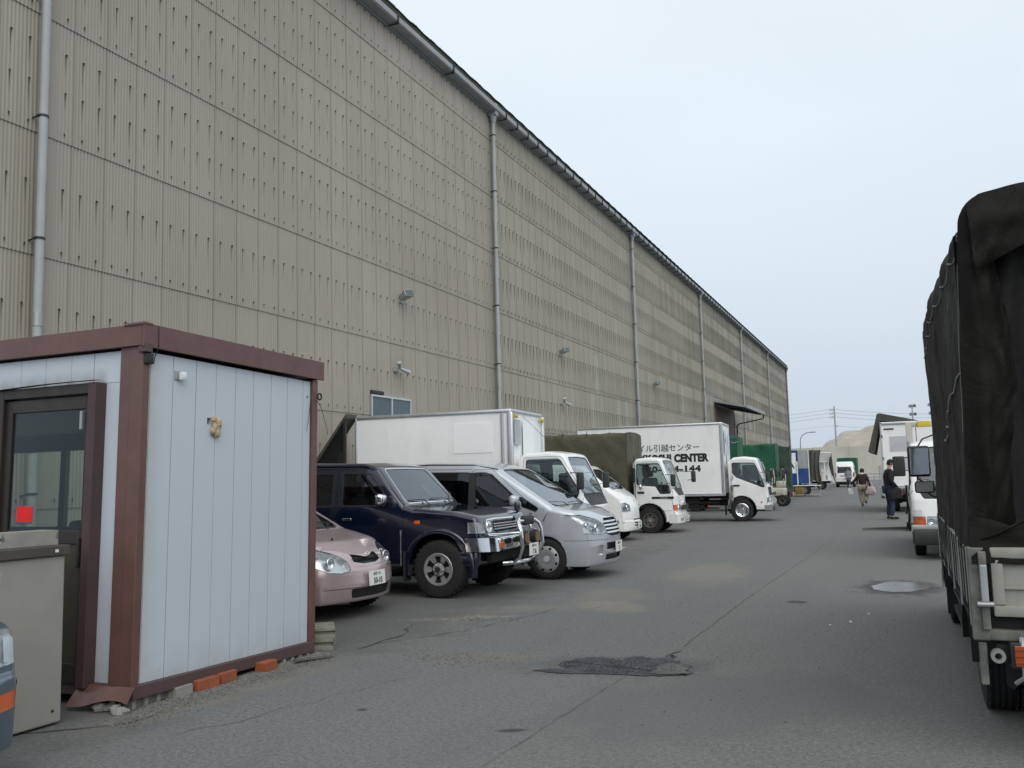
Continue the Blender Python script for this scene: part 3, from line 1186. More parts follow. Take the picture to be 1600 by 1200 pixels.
# roof edge
FZ0, FZ1 = 2.635, 2.80
sbox((XW - .1, 4.925, FZ0), (-5.125, 4.945, FZ1), 'roof_edge', M['fascia'], .004)
sbox((-5.118, 4.92, FZ0 - .01), (-5.095, 7.20, FZ1 + .003), 'roof_edge', M['fascia'], .004)
sbox((XW - .1, 7.185, FZ0), (-5.12, 7.20, FZ1), 'roof_edge', M['fascia'], .004)
sbox((XW - .1, 4.946, FZ0 + .02), (-5.12, 7.184, FZ1 - .02), 'roof', M['fascia'])
sbox((-5.30, 4.915, FZ1 - .01), (-5.09, 5.0, FZ1 + .012), 'roof_corner_cap', M['fascia'], .004)
sbox((-5.16, 4.93, FZ0 - .05), (-5.085, 5.0, FZ0 + .02), 'rain_outlet', M['baserail'], .006)
sbox((-5.15, 4.955, 2.50), (-5.10, 5.03, 2.585), 'rain_outlet', M['trim'], .01)
MB().tube([S((-5.093, 5.06, FZ1)), S((-5.092, 5.062, FZ0)), S((-5.11, 5.05, 2.58)), S((-5.115, 5.04, 2.51))], .004, 5).build('wire', M['trim'], sh)
# base rail, bent at the corners
bz = lambda y: .10 - 0.0 * (y - 4.96)
MB().box(S((-5.165, 4.955, .075)), S((-5.115, 7.11, .168)), .004).build('base_rail', M['baserail'], sh, 20)
MB().box(S((XW, 4.955, .075)), S((-5.168, 4.99, .168)), .004).build('base_rail', M['baserail'], sh, 20)
MB().grid(lambda u, v: S((-5.60 + .52 * u, 4.93 - .13 * v * (1 - .5 * u) + .01 * math.sin(u * 9), .168 - .11 * v - .03 * math.sin(u * 5 + 1) * v)), 10, 5).build('bent_sill_sheet', M['fascia'], sh, 60)
MB().box(S((XW, 5.0, .12)), S((SHX - .06, 7.1, .168))).build('floor', M['interior'], sh)
# inner lining and back wall with the window one sees through
M['lining'] = plain('grey_lining', (.16, .16, .155), .8)
wx0, wx1, wz0, wz1 = -9.55, -7.75, 1.18, 2.10
mb = MB()
for (a, b, c, d) in ((XW, wx0, .17, 2.62), (wx1, SHX - .06, .17, 2.62), (wx0, wx1, .17, wz0), (wx0, wx1, wz1, 2.62)):
    mb.box(S((a, 7.06, c)), S((b, 7.10, d)))
mb.build('back_wall', M['lining'], sh)
mb = MB()
for (a, b, c, d) in ((wx0, wx1, wz0, wz0 + .05), (wx0, wx1, wz1 - .05, wz1), (wx0, wx0 + .05, wz0, wz1), (wx1 - .05, wx1, wz0, wz1), (-8.44, -8.36, wz0, wz1)):
    mb.box(S((a, 7.05, c)), S((b, 7.11, d)), .004)
wfr = mb.build('window_frame', M['doorframe'], sh)
MB().box(S((wx0 + .05, 7.08, wz0 + .05)), S((-8.44, 7.086, wz1 - .05))).build('pane', M['clearpane'], wfr)
MB().box(S((-8.36, 7.07, wz0 + .05)), S((wx1 - .05, 7.076, wz1 - .05))).build('pane', M['clearpane'], wfr)
sbox((XW + .01, 5.03, .2), (XW + .05, 7.05, 2.6), 'side_wall', M['lining'])
# things dimly seen inside
dk = thing('desk', 'dark desk with papers inside the shed seen through its door', 'desk', (-8.4, 6.55, .17))
MB().box((-.7, -.35, .68), (.7, .35, .72), .005).build('desk_top', M['trim'], dk)
for sx in (-1, 1):
    MB().box((sx * .66 - .02, -.33, 0), (sx * .66 + .02, .33, .68)).build('leg', M['trim'], dk)
chr_ = thing('office_chair', 'black office chair inside the shed behind the glass door', 'chair', (-7.35, 6.2, .17), .4)
MB().box((-.25, -.25, .42), (.25, .25, .50), .03).build('seat', M['blackcloth'], chr_)
MB().box((.18, -.24, .55), (.27, .24, 1.12), .04).build('backrest', M['blackcloth'], chr_)
MB().cyl((0, 0, .06), (0, 0, .42), .03).build('column', M['trim'], chr_)
mb = MB()
for k in range(5):
    a = k * 2 * math.pi / 5
    mb.box((0, -.02, .03), (.28, .02, .07), rot=Matrix.Rotation(a, 3, 'Z'), piv=(0, 0, .05))
mb.build('foot', M['trim'], chr_)
# door with frame
mb = MB()
mb.box(S((-6.62, 4.90, .14)), S((-6.54, 5.02, 2.38)), .005)
mb.box(S((-6.54, 4.90, 2.30)), S((-5.60, 5.02, 2.38)), .005)
mb.build('door_frame', M['doorframe'], sh, 20)
mb = MB().box(S((-5.60, 4.88, .14)), S((-5.52, 5.02, 2.38)), .005)
M['jamb'] = plain('purple_brown_steel', (.062, .034, .036), .5, dirt=.3)
mb.build('door_jamb', M['jamb'], sh, 20)
MB().grid(lambda u, v: S((-6.62 + 1.10 * u, 4.96 - .10 * v, 2.385 + .008 * math.sin(u * 3.3) - .01 * v + .02 * u)), 14, 2).build('drip_sheet', M['doorframe'], sh, 60)
mb = MB()
for (a, b, c, d) in ((-6.54, -6.47, .16, 2.29), (-5.67, -5.60, .16, 2.29), (-6.47, -5.67, 2.19, 2.29), (-6.47, -5.67, .16, .30), (-6.47, -5.67, 1.17, 1.27)):
    mb.box(S((a, 4.93, c)), S((b, 4.97, d)), .004)
dr = mb.build('door', M['doorframe'], sh)
MB().box(S((-6.47, 4.945, 1.27)), S((-5.67, 4.951, 2.19))).build('pane', M['doorglass'], dr)
MB().box(S((-6.47, 4.945, .30)), S((-5.67, 4.955, 1.17))).build('kick_panel', plain('dark_olive_panel', (.05, .042, .025), .5), dr)
MB().box(S((-6.45, 4.956, 2.01)), S((-5.70, 4.962, 2.19))).build('blind', M['blackcloth'], dr)
MB().box(S((-5.705, 4.905, 2.03)), S((-5.68, 4.93, 2.17)), .004).build('door_closer', M['steel'], dr)
MB().box(S((-5.665, 4.89, 1.0)), S((-5.64, 4.93, 1.22)), .006).build('handle', M['trim'], dr)
M['redsign'] = plain('red_sticker', (.75, .008, .008), .5, var=.03)
MB().box(S((-6.375, 4.940, 1.335)), S((-6.205, 4.944, 1.455))).build('red_sticker', M['redsign'], dr)
MB().box(S((-6.375, 4.940, 1.322)), S((-6.205, 4.9435, 1.334))).build('sticker_edge', M['bluetext'], dr)
# vent hood, sprayed foam, hook and wire on the side wall
mb = MB().box(S((SHX, 5.29, 2.42)), S((SHX + .012, 5.34, 2.49)), .003)
vb = mb.build('vent_plate', M['steel'], sh)
MB().box(S((SHX + .012, 5.315, 2.415)), S((SHX + .06, 5.37, 2.485)), .015).build('vent_cap', M['white2'], vb)
mb = MB()
rf = random.Random(4)
for k in range(14):
    t = k / 13
    mb.sphere(S((SHX + .012 + rf.uniform(0, .018), 5.745 + rf.uniform(-.025, .035), 2.145 - .13 * t)), rf.uniform(.016, .034), 8, (.7, 1, 1.1))
for v in mb.bm.verts:
    v.co += Vector((noise.noise(v.co * 40), noise.noise(v.co * 40 + Vector((5, 0, 0))), noise.noise(v.co * 40 + Vector((9, 0, 0))))) * .012
mb.build('foam_lump', M['foam'], sh, 50)
MB().lathe([(.030 + .008 * math.cos(a), .008 * math.sin(a)) for a in [2 * math.pi * k / 8 for k in range(8)]], 20, Matrix.Translation(S((-5.09, 7.12, 2.46))) @ Matrix.Rotation(math.pi / 2, 4, 'Y'), True).build('hook_ring', M['trim'], sh, 60)
MB().tube([S((-5.11, 7.10, 2.43)), S((-5.10, 7.16, 2.36)), S((-5.08, 7.24, 2.14)), S((-5.085, 7.25, 2.10))], .003, 4).tube([S((-5.13, 7.03, 2.42)), S((-5.125, 7.0, 2.25)), S((-5.12, 6.96, 2.12))], .003, 4).build('wire', M['trim'], sh)
MB().box(S((-5.15, 7.0, 2.44)), S((-5.146, 7.01, 2.46))).build('screw_hole', M['black'], sh)


# bricks and blocks that carry the shed
def hollow_block(label, loc, rz, L=.39, W=.10, H=.19, lying=False, name='concrete_block', group='hollow concrete blocks', rx=0):
    t = bpy.data.objects.new(name, None)
    mb = MB()
    nholes = 3
    # body with end grooves and three real holes seen from the side
    cw = .055
    xs_ = [-L / 2]
    hw = (L - 4 * .035) / 3
    x = -L / 2
    for k in range(4):
        mb.box((x, -W / 2, 0), (x + .035, W / 2, H), .003)
        x += .035
        if k < 3:
            mb.box((x, -W / 2, 0), (x + hw, W / 2, .03), .002)
            mb.box((x, -W / 2, H - .03), (x + hw, W / 2, H), .002)
            mb.box((x, -.008, .03), (x + hw, .008, H - .03))
            x += hw
    o = mb.build(name, M['concrete'], None, 30)
    bpy.data.objects.remove(t)
    o.location = loc
    o.rotation_euler = (rx, 0, rz)
    tag(o, label, 'block', group)
    return o


hollow_block('dark hollow concrete block under the near end of the shed', (-5.20, 5.18, -.09), R(90), group='hollow concrete blocks under the shed')
hollow_block('hollow concrete block under the far corner of the shed', (-5.17, 6.86, -.09), R(91), group='hollow concrete blocks under the shed')
hollow_block('hollow concrete block under the hidden side of the shed', (-7.4, 5.1, -.09), 0, group='hollow concrete blocks under the shed')
M['oldblock'] = plain('mossy_block', (.21, .21, .175), .95, var=.25, vs=9, dirt=.5, dirtc=(.09, .095, .06), bump=.5, bs=80)


def groove_block(label, loc, rz):
    L, W_, H_ = .39, .19, .10
    gg = [(-L / 2, 0), (-L / 2, .028), (-L / 2 + .03, .045), (-L / 2 + .03, .06), (-L / 2, .075), (-L / 2, H_), (L / 2, H_), (L / 2, .075), (L / 2 - .03, .06), (L / 2 - .03, .045), (L / 2, .028), (L / 2, 0)]
    o = MB().prism([(x_, -W_ / 2, z_) for x_, z_ in gg], (0, W_, 0)).build('concrete_block', M['oldblock'], None, 20)
    o.location = loc
    o.rotation_euler = (0, 0, rz)
    tag(o, label, 'block', 'blocks stacked by the shed corner')


groove_block('lower grooved concrete block of the stack behind the shed corner', (-5.24, 7.46, .0), R(120))
groove_block('upper grooved concrete block of the stack behind the shed corner', (-5.25, 7.47, .101), R(127))


def brick(loc, rz, label, sz=(.21, .10, .06), mat=None, tilt=0):
    mb = MB().box((-sz[0] / 2, -sz[1] / 2, 0), (sz[0] / 2, sz[1] / 2, sz[2]), .006, seg=2)
    for v in mb.bm.verts:
        v.co += Vector((noise.noise(v.co * 20 + Vector(loc)), noise.noise(v.co * 23 + Vector(loc)), 0)) * .004
    o = mb.build('brick', mat or M['brick'], None, 30)
    o.location = loc
    o.rotation_euler = (tilt, 0, rz)
    tag(o, label, 'brick', 'bricks wedged under the shed')


brick((-5.11, 5.67, -.005), R(88), 'longest orange brick wedged under the middle of the shed', (.23, .10, .09))
brick((-5.12, 5.91, .005), R(94), 'orange brick right behind the longest one under the shed', (.19, .10, .08))
brick((-5.08, 6.38, -.005), R(96), 'orange brick standing alone under the far part of the shed', (.18, .11, .085))
brick((-5.14, 5.44, -.005), R(90), 'grey stone beside the orange bricks under the shed', (.17, .10, .08), M['concrete'])
rub = thing('rubble', 'crumbled stone lump under the near shed corner', 'stone', (-5.22, 4.90, 0))
mb = MB()
for k in range(7):
    mb.sphere((rf.uniform(-.14, .12), rf.uniform(-.05, .07), rf.uniform(.01, .04)), rf.uniform(.025, .055), 8, (1.3, 1, .8))
for v in mb.bm.verts: v.co += Vector((noise.noise(v.co * 30), noise.noise(v.co * 33), noise.noise(v.co * 29))) * .02
mb.build('stone', M['concrete'], rub, 20)
pl = MB().box((-.20, -.03, 0), (.20, .03, .012), .003).build('wood_scrap', M['tarp_grey'], None)
pl.location = (-4.93, 6.85, .012); pl.rotation_euler = (0, .06, R(70))
tag(pl, 'flat dark scrap of wood lying beside the shed foot', 'scrap')

# ================================================================ CABINET WITH BLOCK
cb = thing('metal_cabinet', 'tall pale grey metal cabinet with dark top in front of the shed door', 'cabinet', (-5.65, 4.27, 0), R(-2))
M['cabinet'] = plain('pale_grey_enamel', (.285, .275, .245), .5, var=.06, dirt=.3, dirtc=(.24, .22, .17), coat=.2)
MB().box((-.30, -.34, .015), (.30, .29, 1.13), .012).build('body', M['cabinet'], cb)
MB().box((-.32, -.36, 1.132), (.325, .31, 1.20), .006).build('top_rim', plain('dark_brown_rim', (.07, .06, .05), .5, dirt=.3), cb)
MB().box((.326, .19, 1.155), (.329, .215, 1.175)).build('rivet', M['white2'], cb)
MB().cyl((.30, .22, .10), (.306, .22, .10), .010, 10).build('screw', M['rust'], cb)
MB().cyl((.30, -.27, .06), (.306, -.27, .06), .010, 10).build('screw', M['rust'], cb)
MB().box((.301, -.28, .985), (.3025, -.18, 1.065)).build('faded_label', plain('faded_label', (.30, .31, .31), .6), cb)
# a block with a groove in its end lies on it
g = [(-.195, 0), (-.195, .035), (-.172, .05), (-.195, .068), (-.195, .10), (.195, .10), (.195, .068), (.172, .05), (.195, .035), (.195, 0)]
mb = MB().prism([(x, -.19, z) for x, z in g], (0, .19 * 2 - .18, 0))
o = mb.build('concrete_block', M['concrete'], None, 20)
o.location = (-5.60, 4.36, 1.202)
o.rotation_euler = (0, 0, R(82))
tag(o, 'solid grey concrete block lying on top of the metal cabinet', 'block')

# ================================================================ VEHICLES
def V2(x, y): return Vector((x, y))


def fillet(pts, nseg=5):
    out = []
    n = len(pts)
    for i, t in enumerate(pts):
        x, z = t[0], t[1]
        r = t[2] if len(t) > 2 else 0
        if r <= 0:
            out.append((x, z)); continue
        p = V2(x, z)
        a = V2(*pts[i - 1][:2]) - p
        b = V2(*pts[(i + 1) % n][:2]) - p
        ang = a.angle(b)
        if ang > 3.1:
            out.append((x, z)); continue
        tt = min(r / math.tan(ang / 2), .48 * a.length, .48 * b.length)
        p0, p1 = p + a.normalized() * tt, p + b.normalized() * tt
        for k in range(nseg + 1):
            s = k / nseg
            q = p0 * (1 - s) ** 2 + p * 2 * s * (1 - s) + p1 * s * s
            out.append((q.x, q.y))
    return out


def rpoly(pts, r=.04): return fillet([(p[0], p[1], r if len(p) < 3 else p[2]) for p in pts], 4)


def outset(poly, d):
    """grow a polygon by d"""
    n = len(poly)
    area = sum(poly[i][0] * poly[(i + 1) % n][1] - poly[(i + 1) % n][0] * poly[i][1] for i in range(n))
    sg = 1 if area > 0 else -1
    out = []
    for i in range(n):
        p = V2(*poly[i])
        e1 = (p - V2(*poly[i - 1])); e2 = (V2(*poly[(i + 1) % n]) - p)
        if e1.length < 1e-6 or e2.length < 1e-6:
            continue
        e1.normalize(); e2.normalize()
        n1, n2 = V2(e1.y, -e1.x) * sg, V2(e2.y, -e2.x) * sg
        b = n1 + n2
        b = b / max(.35, b.length_squared / 2) if b.length > 1e-5 else n1
        q = p + b * d
        out.append((q.x, q.y))
    return out


def inside(poly, x, y):
    c = False
    n = len(poly)
    j = n - 1
    for i in range(n):
        xi, yi = poly[i]; xj, yj = poly[j]
        if (yi > y) != (yj > y) and x < (xj - xi) * (y - yi) / (yj - yi) + xi:
            c = not c
        j = i
    return c


UX, UY, UZ = Vector((1, 0, 0)), Vector((0, 1, 0)), Vector((0, 0, 1))


class Shell:
    """closed body: an outline in the side view, extruded, with rounded rims, cut to panels"""
    def __init__(self, prof, W, z0, arches=(), rim=.08, xs=.14, zs=.1, ycuts=(-.45, -.2, 0, .2, .45), rimk=4):
        pts = fillet(prof)                      # goes up the rear, over the roof, down the front
        B = [rim if z > z0 + .06 else .02 for x, z in pts]
        for (cx, cz, r) in sorted(arches, reverse=True):
            h = z0 - cz
            a0 = math.asin(max(-1, min(1, h / r)))
            k = 14
            for i in range(k + 1):
                a = a0 + (math.pi - 2 * a0) * i / k
                pts.append((cx + r * math.cos(a), cz + r * math.sin(a))); B.append(.018)
        n = len(pts)
        area = sum(pts[i][0] * pts[(i + 1) % n][1] - pts[(i + 1) % n][0] * pts[i][1] for i in range(n))
        sg = 1 if area > 0 else -1
        bm = self.bm = bmesh.new()
        self.reg = bm.faces.layers.int.new('reg')
        inn = []
        for i in range(n):
            p = V2(*pts[i])
            e1, e2 = p - V2(*pts[i - 1]), V2(*pts[(i + 1) % n]) - p
            if e1.length < 1e-6: e1 = e2
            if e2.length < 1e-6: e2 = e1
            e1.normalize(); e2.normalize()
            b = V2(-e1.y, e1.x) * sg + V2(-e2.y, e2.x) * sg
            b = b / max(.5, b.length_squared / 2) if b.length > 1e-5 else V2(-e1.y, e1.x) * sg
            inn.append(b)
        rings = []
        for side in (-1, 1):
            for k in (range(rimk, -1, -1) if side < 0 else range(0, rimk + 1)):
                a = k / rimk * math.pi / 2
                rings.append([bm.verts.new((pts[i][0] + inn[i].x * B[i] * (1 - math.cos(a)), side * (W / 2 - B[i] * (1 - math.sin(a))), pts[i][1] + inn[i].y * B[i] * (1 - math.cos(a)))) for i in range(n)])
        for a, b in zip(rings[:-1], rings[1:]):
            for i in range(n):
                j = (i + 1) % n
                bm.faces.new((a[i], a[j], b[j], b[i]))
        caps = [bm.faces.new(rings[0]), bm.faces.new(rings[-1][::-1])]
        bmesh.ops.triangulate(bm, faces=caps)
        bmesh.ops.recalc_face_normals(bm, faces=bm.faces[:])
        x0, x1 = min(p[0] for p in pts), max(p[0] for p in pts)
        za, zb = min(p[1] for p in pts), max(p[1] for p in pts)
        x = x0 + xs
        while x < x1 - .03:
            self.plane((x, 0, 0), UX); x += xs
        z = za + zs
        while z < zb - .03:
            self.plane((0, 0, z), UZ); z += zs
        for y in ycuts: self.plane((0, y, 0), UY)
        self.W = W
        bm.normal_update()

    def plane(self, co, no):
        bm = self.bm
        bmesh.ops.bisect_plane(bm, geom=bm.verts[:] + bm.edges[:] + bm.faces[:], plane_co=co, plane_no=no, dist=1e-5)

    def cut(self, poly, u, v, filt, rid, allow=(0,)):
        bm, reg = self.bm, self.reg
        xs = [p[0] for p in poly]; ys = [p[1] for p in poly]
        bx = (min(xs) - .01, max(xs) + .01, min(ys) - .01, max(ys) + .01)

        def bb(f):
            us = [w.co.dot(u) for w in f.verts]; vs = [w.co.dot(v) for w in f.verts]
            return min(us), max(us), min(vs), max(vs)

        def ov(a, b): return a[0] < b[1] and a[1] > b[0] and a[2] < b[3] and a[3] > b[2]
        cand = [f for f in bm.faces if f[reg] in allow and filt(f) and ov(bb(f), bx)]
        n = len(poly)
        for i in range(n):
            a, b = V2(*poly[i]), V2(*poly[(i + 1) % n])
            d = b - a
            if d.length < 1e-5: continue
            sb = (min(a.x, b.x) - .004, max(a.x, b.x) + .004, min(a.y, b.y) - .004, max(a.y, b.y) + .004)
            sel = [f for f in cand if f.is_valid and ov(bb(f), sb)]
            if not sel: continue
            gv, ge = set(), set()
            for f in sel:
                gv.update(f.verts); ge.update(f.edges)
            no = (u * -d.y + v * d.x).normalized()
            r = bmesh.ops.bisect_plane(bm, geom=list(gv) + list(ge) + sel, plane_co=u * a.x + v * a.y, plane_no=no, dist=1e-5)
            keep = set(f for f in cand if f.is_valid)
            for g in r['geom']:
                if isinstance(g, bmesh.types.BMFace): 
                    g.normal_update()
                    keep.add(g)
            cand = list(keep)
        hit = 0
        for f in cand:
            if f.is_valid and f[reg] in allow:
                c = f.calc_center_median()
                if inside(poly, c.dot(u), c.dot(v)):
                    f[reg] = rid; hit += 1
        return hit

    # projections
    def side(self, poly, rid, allow=(0,), s=0):
        f = (lambda f: abs(f.normal.y) > .45) if s == 0 else (lambda f: f.normal.y * s > .45)
        return self.cut(poly, UX, UZ, f, rid, allow)

    def front(self, poly, rid, allow=(0,), nx=.2, sgn=1):
        return self.cut(poly, UY, UZ, lambda f: f.normal.x * sgn > nx, rid, allow)

    def corner(self, poly, rid, ymin, sgn=1, allow=(0,), xmin=None):
        """side-view outline taken right round the corner to |y| = ymin"""
        return self.cut(poly, UX, UZ, lambda f: abs(f.calc_center_median().y) > ymin and abs(f.normal.z) < .93, rid, allow)

    def top(self, poly, rid, allow=(0,)):
        return self.cut(poly, UX, UY, lambda f: f.normal.z > .5, rid, allow)

    def deform(self, fn):
        for v in self.bm.verts:
            v.co = Vector(fn(v.co.x, v.co.y, v.co.z))
        self.bm.normal_update()

    def part(self, rids, name, mat, parent, inset=0., walls=True, smooth=38, both=True, ysign=0):
        bm, reg = self.bm, self.reg
        if isinstance(rids, int): rids = (rids,)
        fs = [f for f in bm.faces if f[reg] in rids and (ysign == 0 or f.calc_center_median().y * ysign > 0)]
        if not fs: return None
        if name != 'body':
            left = set(fs)
            comps = []
            while left:
                st = [left.pop()]
                comp = list(st)
                while st:
                    f = st.pop()
                    for ed in f.edges:
                        for g in ed.link_faces:
                            if g in left:
                                left.discard(g); st.append(g); comp.append(g)
                comps.append(comp)
            comps = [c for c in comps if sum(f.calc_area() for f in c) > 2e-5]
            if len(comps) > 1:
                comps.sort(key=lambda c: -sum(f.calc_area() for f in c))
                res = [self._part(c, name, mat, parent, inset, walls, smooth) for c in comps]
                return res[0]
        return self._part(fs, name, mat, parent, inset, walls, smooth)

    def _part(self, fs, name, mat, parent, inset, walls, smooth):
        nb = bmesh.new()
        mp, wl = {}, {}
        for f in fs:
            for v in f.verts:
                if v not in mp:
                    mp[v] = nb.verts.new(v.co - v.normal * inset)
        inn = set(fs)
        for f in fs:
            try: nb.faces.new([mp[v] for v in f.verts])
            except ValueError: pass
        if inset and walls:
            for f in fs:
                for l in f.loops:
                    ed = l.edge
                    if sum(1 for g in ed.link_faces if g in inn) == 1:
                        a, b = l.vert, l.link_loop_next.vert
                        for q in (a, b):
                            if q not in wl: wl[q] = nb.verts.new(q.co)
                        try: nb.faces.new((mp[b], mp[a], wl[a], wl[b]))
                        except ValueError: pass
        nb.normal_update()
        sharpen(nb, smooth)
        me = bpy.data.meshes.new(name)
        nb.to_mesh(me)
        nb.free()
        return link(name, me, parent, mat)


# ---- wheels
def wheel_set(style, Rt, Wt, Rr, tyre_mat=None):
    """meshes for one wheel: hub drum, tyre, rim; axis along y, outer face towards -y"""
    Mx = Matrix.Rotation(math.pi / 2, 4, 'X')     # local z -> -y
    h = Wt / 2
    sh_ = .82 if Rt / Rr > 1.5 else .8
    pr = [(Rr * .97, -h * .8), (Rr * 1.0, -h * .92), (Rr + (Rt - Rr) * .5, -h), (Rt - .022, -h * .9), (Rt - .006, -h * .72), (Rt, -h * .3)]
    tread = []
    for z in (-.55, -.18, .18, .55):
        tread += [(Rt, h * z - .008), (Rt - .008, h * z - .006), (Rt - .008, h * z + .006), (Rt, h * z + .008)]
    pr2 = pr[:5] + [(Rt - .002, -h * .62)] + tread + [(Rt - .002, h * .62)] + [(a, -b) for a, b in pr[:5][::-1]] + [(Rr * .9, h * .6), (Rr * .9, -h * .6)]
    tb = MB().lathe(pr2, 40, Mx, True)
    # tread blocks on the shoulders
    nb = 30
    for k in range(nb):
        a = 2 * math.pi * k / nb
        for s in (-1, 1):
            b = MB().box((-.012, -.002, -.014), (.012, .006, .014))
            b.xf(Matrix.Translation((0, s * h * .78, 0)) @ Matrix.Rotation(a, 4, 'Y') @ Matrix.Translation((0, 0, Rt - .006)))
            me_ = bpy.data.meshes.new('t'); b.bm.to_mesh(me_); b.bm.free(); tb.bm.from_mesh(me_); bpy.data.meshes.remove(me_)
    tyre = tb.mesh('tyre', M['rubber'], 35)
    mb = MB()
    bm = mb.bm
    N = 72
    if style == 'cap':
        prof = [(0, .030), (.045, .030), (.05, .014), (.10, .020), (Rr * .70, .026), (Rr * .76, .022), (Rr * .92, .010), (Rr * .99, .0), (Rr * 1.01, -.01)]
        slots = (Rr * .76, Rr * .90, 8, .28)
    elif style == 'alloy':
        prof = [(0, .020), (.05, .022), (.055, -.005), (Rr * .42, -.012), (Rr * .48, -.012), (Rr * .82, .004), (Rr * .90, .008), (Rr * .98, .012), (Rr * 1.02, .004)]
        slots = (Rr * .48, Rr * .82, 6, .50)
    elif style == 'chrome':
        prof = [(0, -.02), (.055, -.02), (.06, -.045), (.12, -.045), (Rr * .55, -.03), (Rr * .60, -.03), (Rr * .76, -.02), (Rr * .84, .0), (Rr * .95, .015), (Rr * 1.03, .010)]
        slots = (Rr * .60, Rr * .76, 6, .4)
    else:
        prof = [(0, -.01), (.05, -.01), (.055, -.04), (.11, -.045), (Rr * .56, -.028), (Rr * .60, -.026), (Rr * .74, -.03), (Rr * .84, -.045), (Rr * .88, .005), (Rr * .98, .012), (Rr * 1.02, .004)]
        slots = (Rr * .60, Rr * .74, 6, .34)
    y_ = -(h - .012)
    rings = []
    for (r, d) in prof:
        if r == 0: rings.append([bm.verts.new((0, y_ - d, 0))]); continue
        rings.append([bm.verts.new((r * math.cos(2 * math.pi * k / N), y_ - d, r * math.sin(2 * math.pi * k / N))) for k in range(N)])
    for i in range(len(rings) - 1):
        A, B = rings[i], rings[i + 1]
        rm_ = (prof[i][0] + prof[i + 1][0]) / 2
        for k in range(N):
            j = (k + 1) % N
            if len(A) == 1: bm.faces.new((A[0], B[k], B[j])); continue
            fr_ = ((k + .5) / N * slots[2]) % 1
            if slots[0] < rm_ < slots[1] and abs(fr_ - .5) < slots[3] / 2: continue
            bm.faces.new((A[k], B[k], B[j], A[j]))
    r = bmesh.ops.solidify(bm, geom=bm.faces[:], thickness=.006)
    if style in ('steel', 'chrome', 'alloy'):
        nn = 5 if style != 'alloy' else 6
        for k in range(nn):
            a = 2 * math.pi * k / nn
            rr_ = .082 if style != 'alloy' else .07
            dd = .045 if style != 'alloy' else .008
            mb.cyl((rr_ * math.cos(a), y_ + dd, rr_ * math.sin(a)), (rr_ * math.cos(a), y_ + dd - .022, rr_ * math.sin(a)), .011, 6)
    rim = mb.mesh('rim', M[{'cap': 'hubcap', 'alloy': 'alloy', 'chrome': 'chrome', 'steel': 'steelwheel'}[style]], 30)
    hub = MB().cyl((0, y_ + .05, 0), (0, h - .01, 0), Rr * .90, 24)
    if style == 'alloy': hub.cyl((0, y_ - .03, 0), (0, y_ + .06, 0), .038, 12)
    hub = hub.mesh('wheel', M['dark'], 30)
    return hub, tyre, rim


def put_wheel(ws, parent, x, y, z, out):
    """out = -1: outer face to -y, +1: to +y"""
    o = link('wheel', ws[0], parent)
    o.location = (x, y, z)
    o.rotation_euler = (0, 0, 0 if out < 0 else math.pi)
    link('tyre', ws[1], o)
    link('rim', ws[2], o)
    return o


def plate(parent, txt, x, y, z, top='\u798f\u5ca1 501', rz=0, sgn=1, tilt=0, w=.33, h=.165, ink='ink'):
    """number plate facing +x (sgn=1) or -x"""
    mb = MB().box((-.004, -w / 2, -h / 2), (.004, w / 2, h / 2), .003)
    p = mb.build('number_plate', M['plate'], parent, 30)
    p.location = (x, y, z)
    p.rotation_euler = (0, tilt, rz if sgn > 0 else rz + math.pi)
    text(top, h * .26, M[ink], p, (.0048, 0, h * .20), (0, 1, 0), (0, 0, 1), align='CENTER')
    text(txt, h * .56, M[ink], p, (.0048, .01, -h * .38), (0, 1, 0), (0, 0, 1), align='CENTER', sx=.82, bold=.003)
    return p


def seats(parent, rows, W, zs=.45, mat='seat', head=True, hz=.62):
    for (x, n) in rows:
        for k in range(n):
            y = (k - (n - 1) / 2) * (W / n)
            mb = MB().box((x - .25, y - .24, zs - .12), (x + .25, y + .24, zs + .06), .05)
            mb.box((x - .34, y - .23, zs), (x - .22, y + .23, zs + hz), .05, rot=Matrix.Rotation(-.12, 3, 'Y'), piv=(x - .28, y, zs))
            if head: mb.box((x - .42, y - .12, zs + hz + .03), (x - .33, y + .12, zs + hz + .22), .04)
            mb.build('seat', M[mat], parent, 40)


def steering(parent, x, y, z, r=.18):
    Mt = Matrix.Translation((x, y, z)) @ Matrix.Rotation(-1.0, 4, 'Y')
    mb = MB().lathe([(r + .013 * math.cos(a), .013 * math.sin(a)) for a in [2 * math.pi * k / 6 for k in range(6)]], 20, Mt, True)
    mb.cyl((x, y, z), (x + .25, y, z - .2), .03, 8)
    mb.build('steering_wheel', M['trim'], parent, 40)


def wiper(parent, pts):
    mb = MB().tube(pts[:2], .008, 5).tube(pts[1:], .006, 5)
    mb.build('wiper', M['trim'], parent, 40)


def lamp_unit(sh_, rid, parent, name, bulbs, depth=.05, lens='lens', inner='reflector'):
    """clear cover on a bright bucket, with round bowls in it"""
    for s in (-1, 1):
        o = sh_.part(rid, name, M[lens], parent, 0.002, False, ysign=s)
        if o is None: continue
        r = sh_.part(rid, 'reflector', M[inner], o, depth, True, ysign=s)
        for (x, y, z, rr) in bulbs:
            Mt = Matrix.Translation((x, y * s, z)) @ Matrix.Rotation(math.pi / 2, 4, 'Y')
            MB().lathe([(0, -rr * .55), (rr * .5, -rr * .42), (rr * .85, -rr * .1), (rr, rr * .15), (rr * 1.06, rr * .15), (rr * 1.06, -rr * .2)], 20, Mt).build('bowl', M['chrome'], o, 50, recalc=False)
            MB().sphere((x, y * s, z), rr * .33, 10).build('bulb', M['lens'], o, 60)


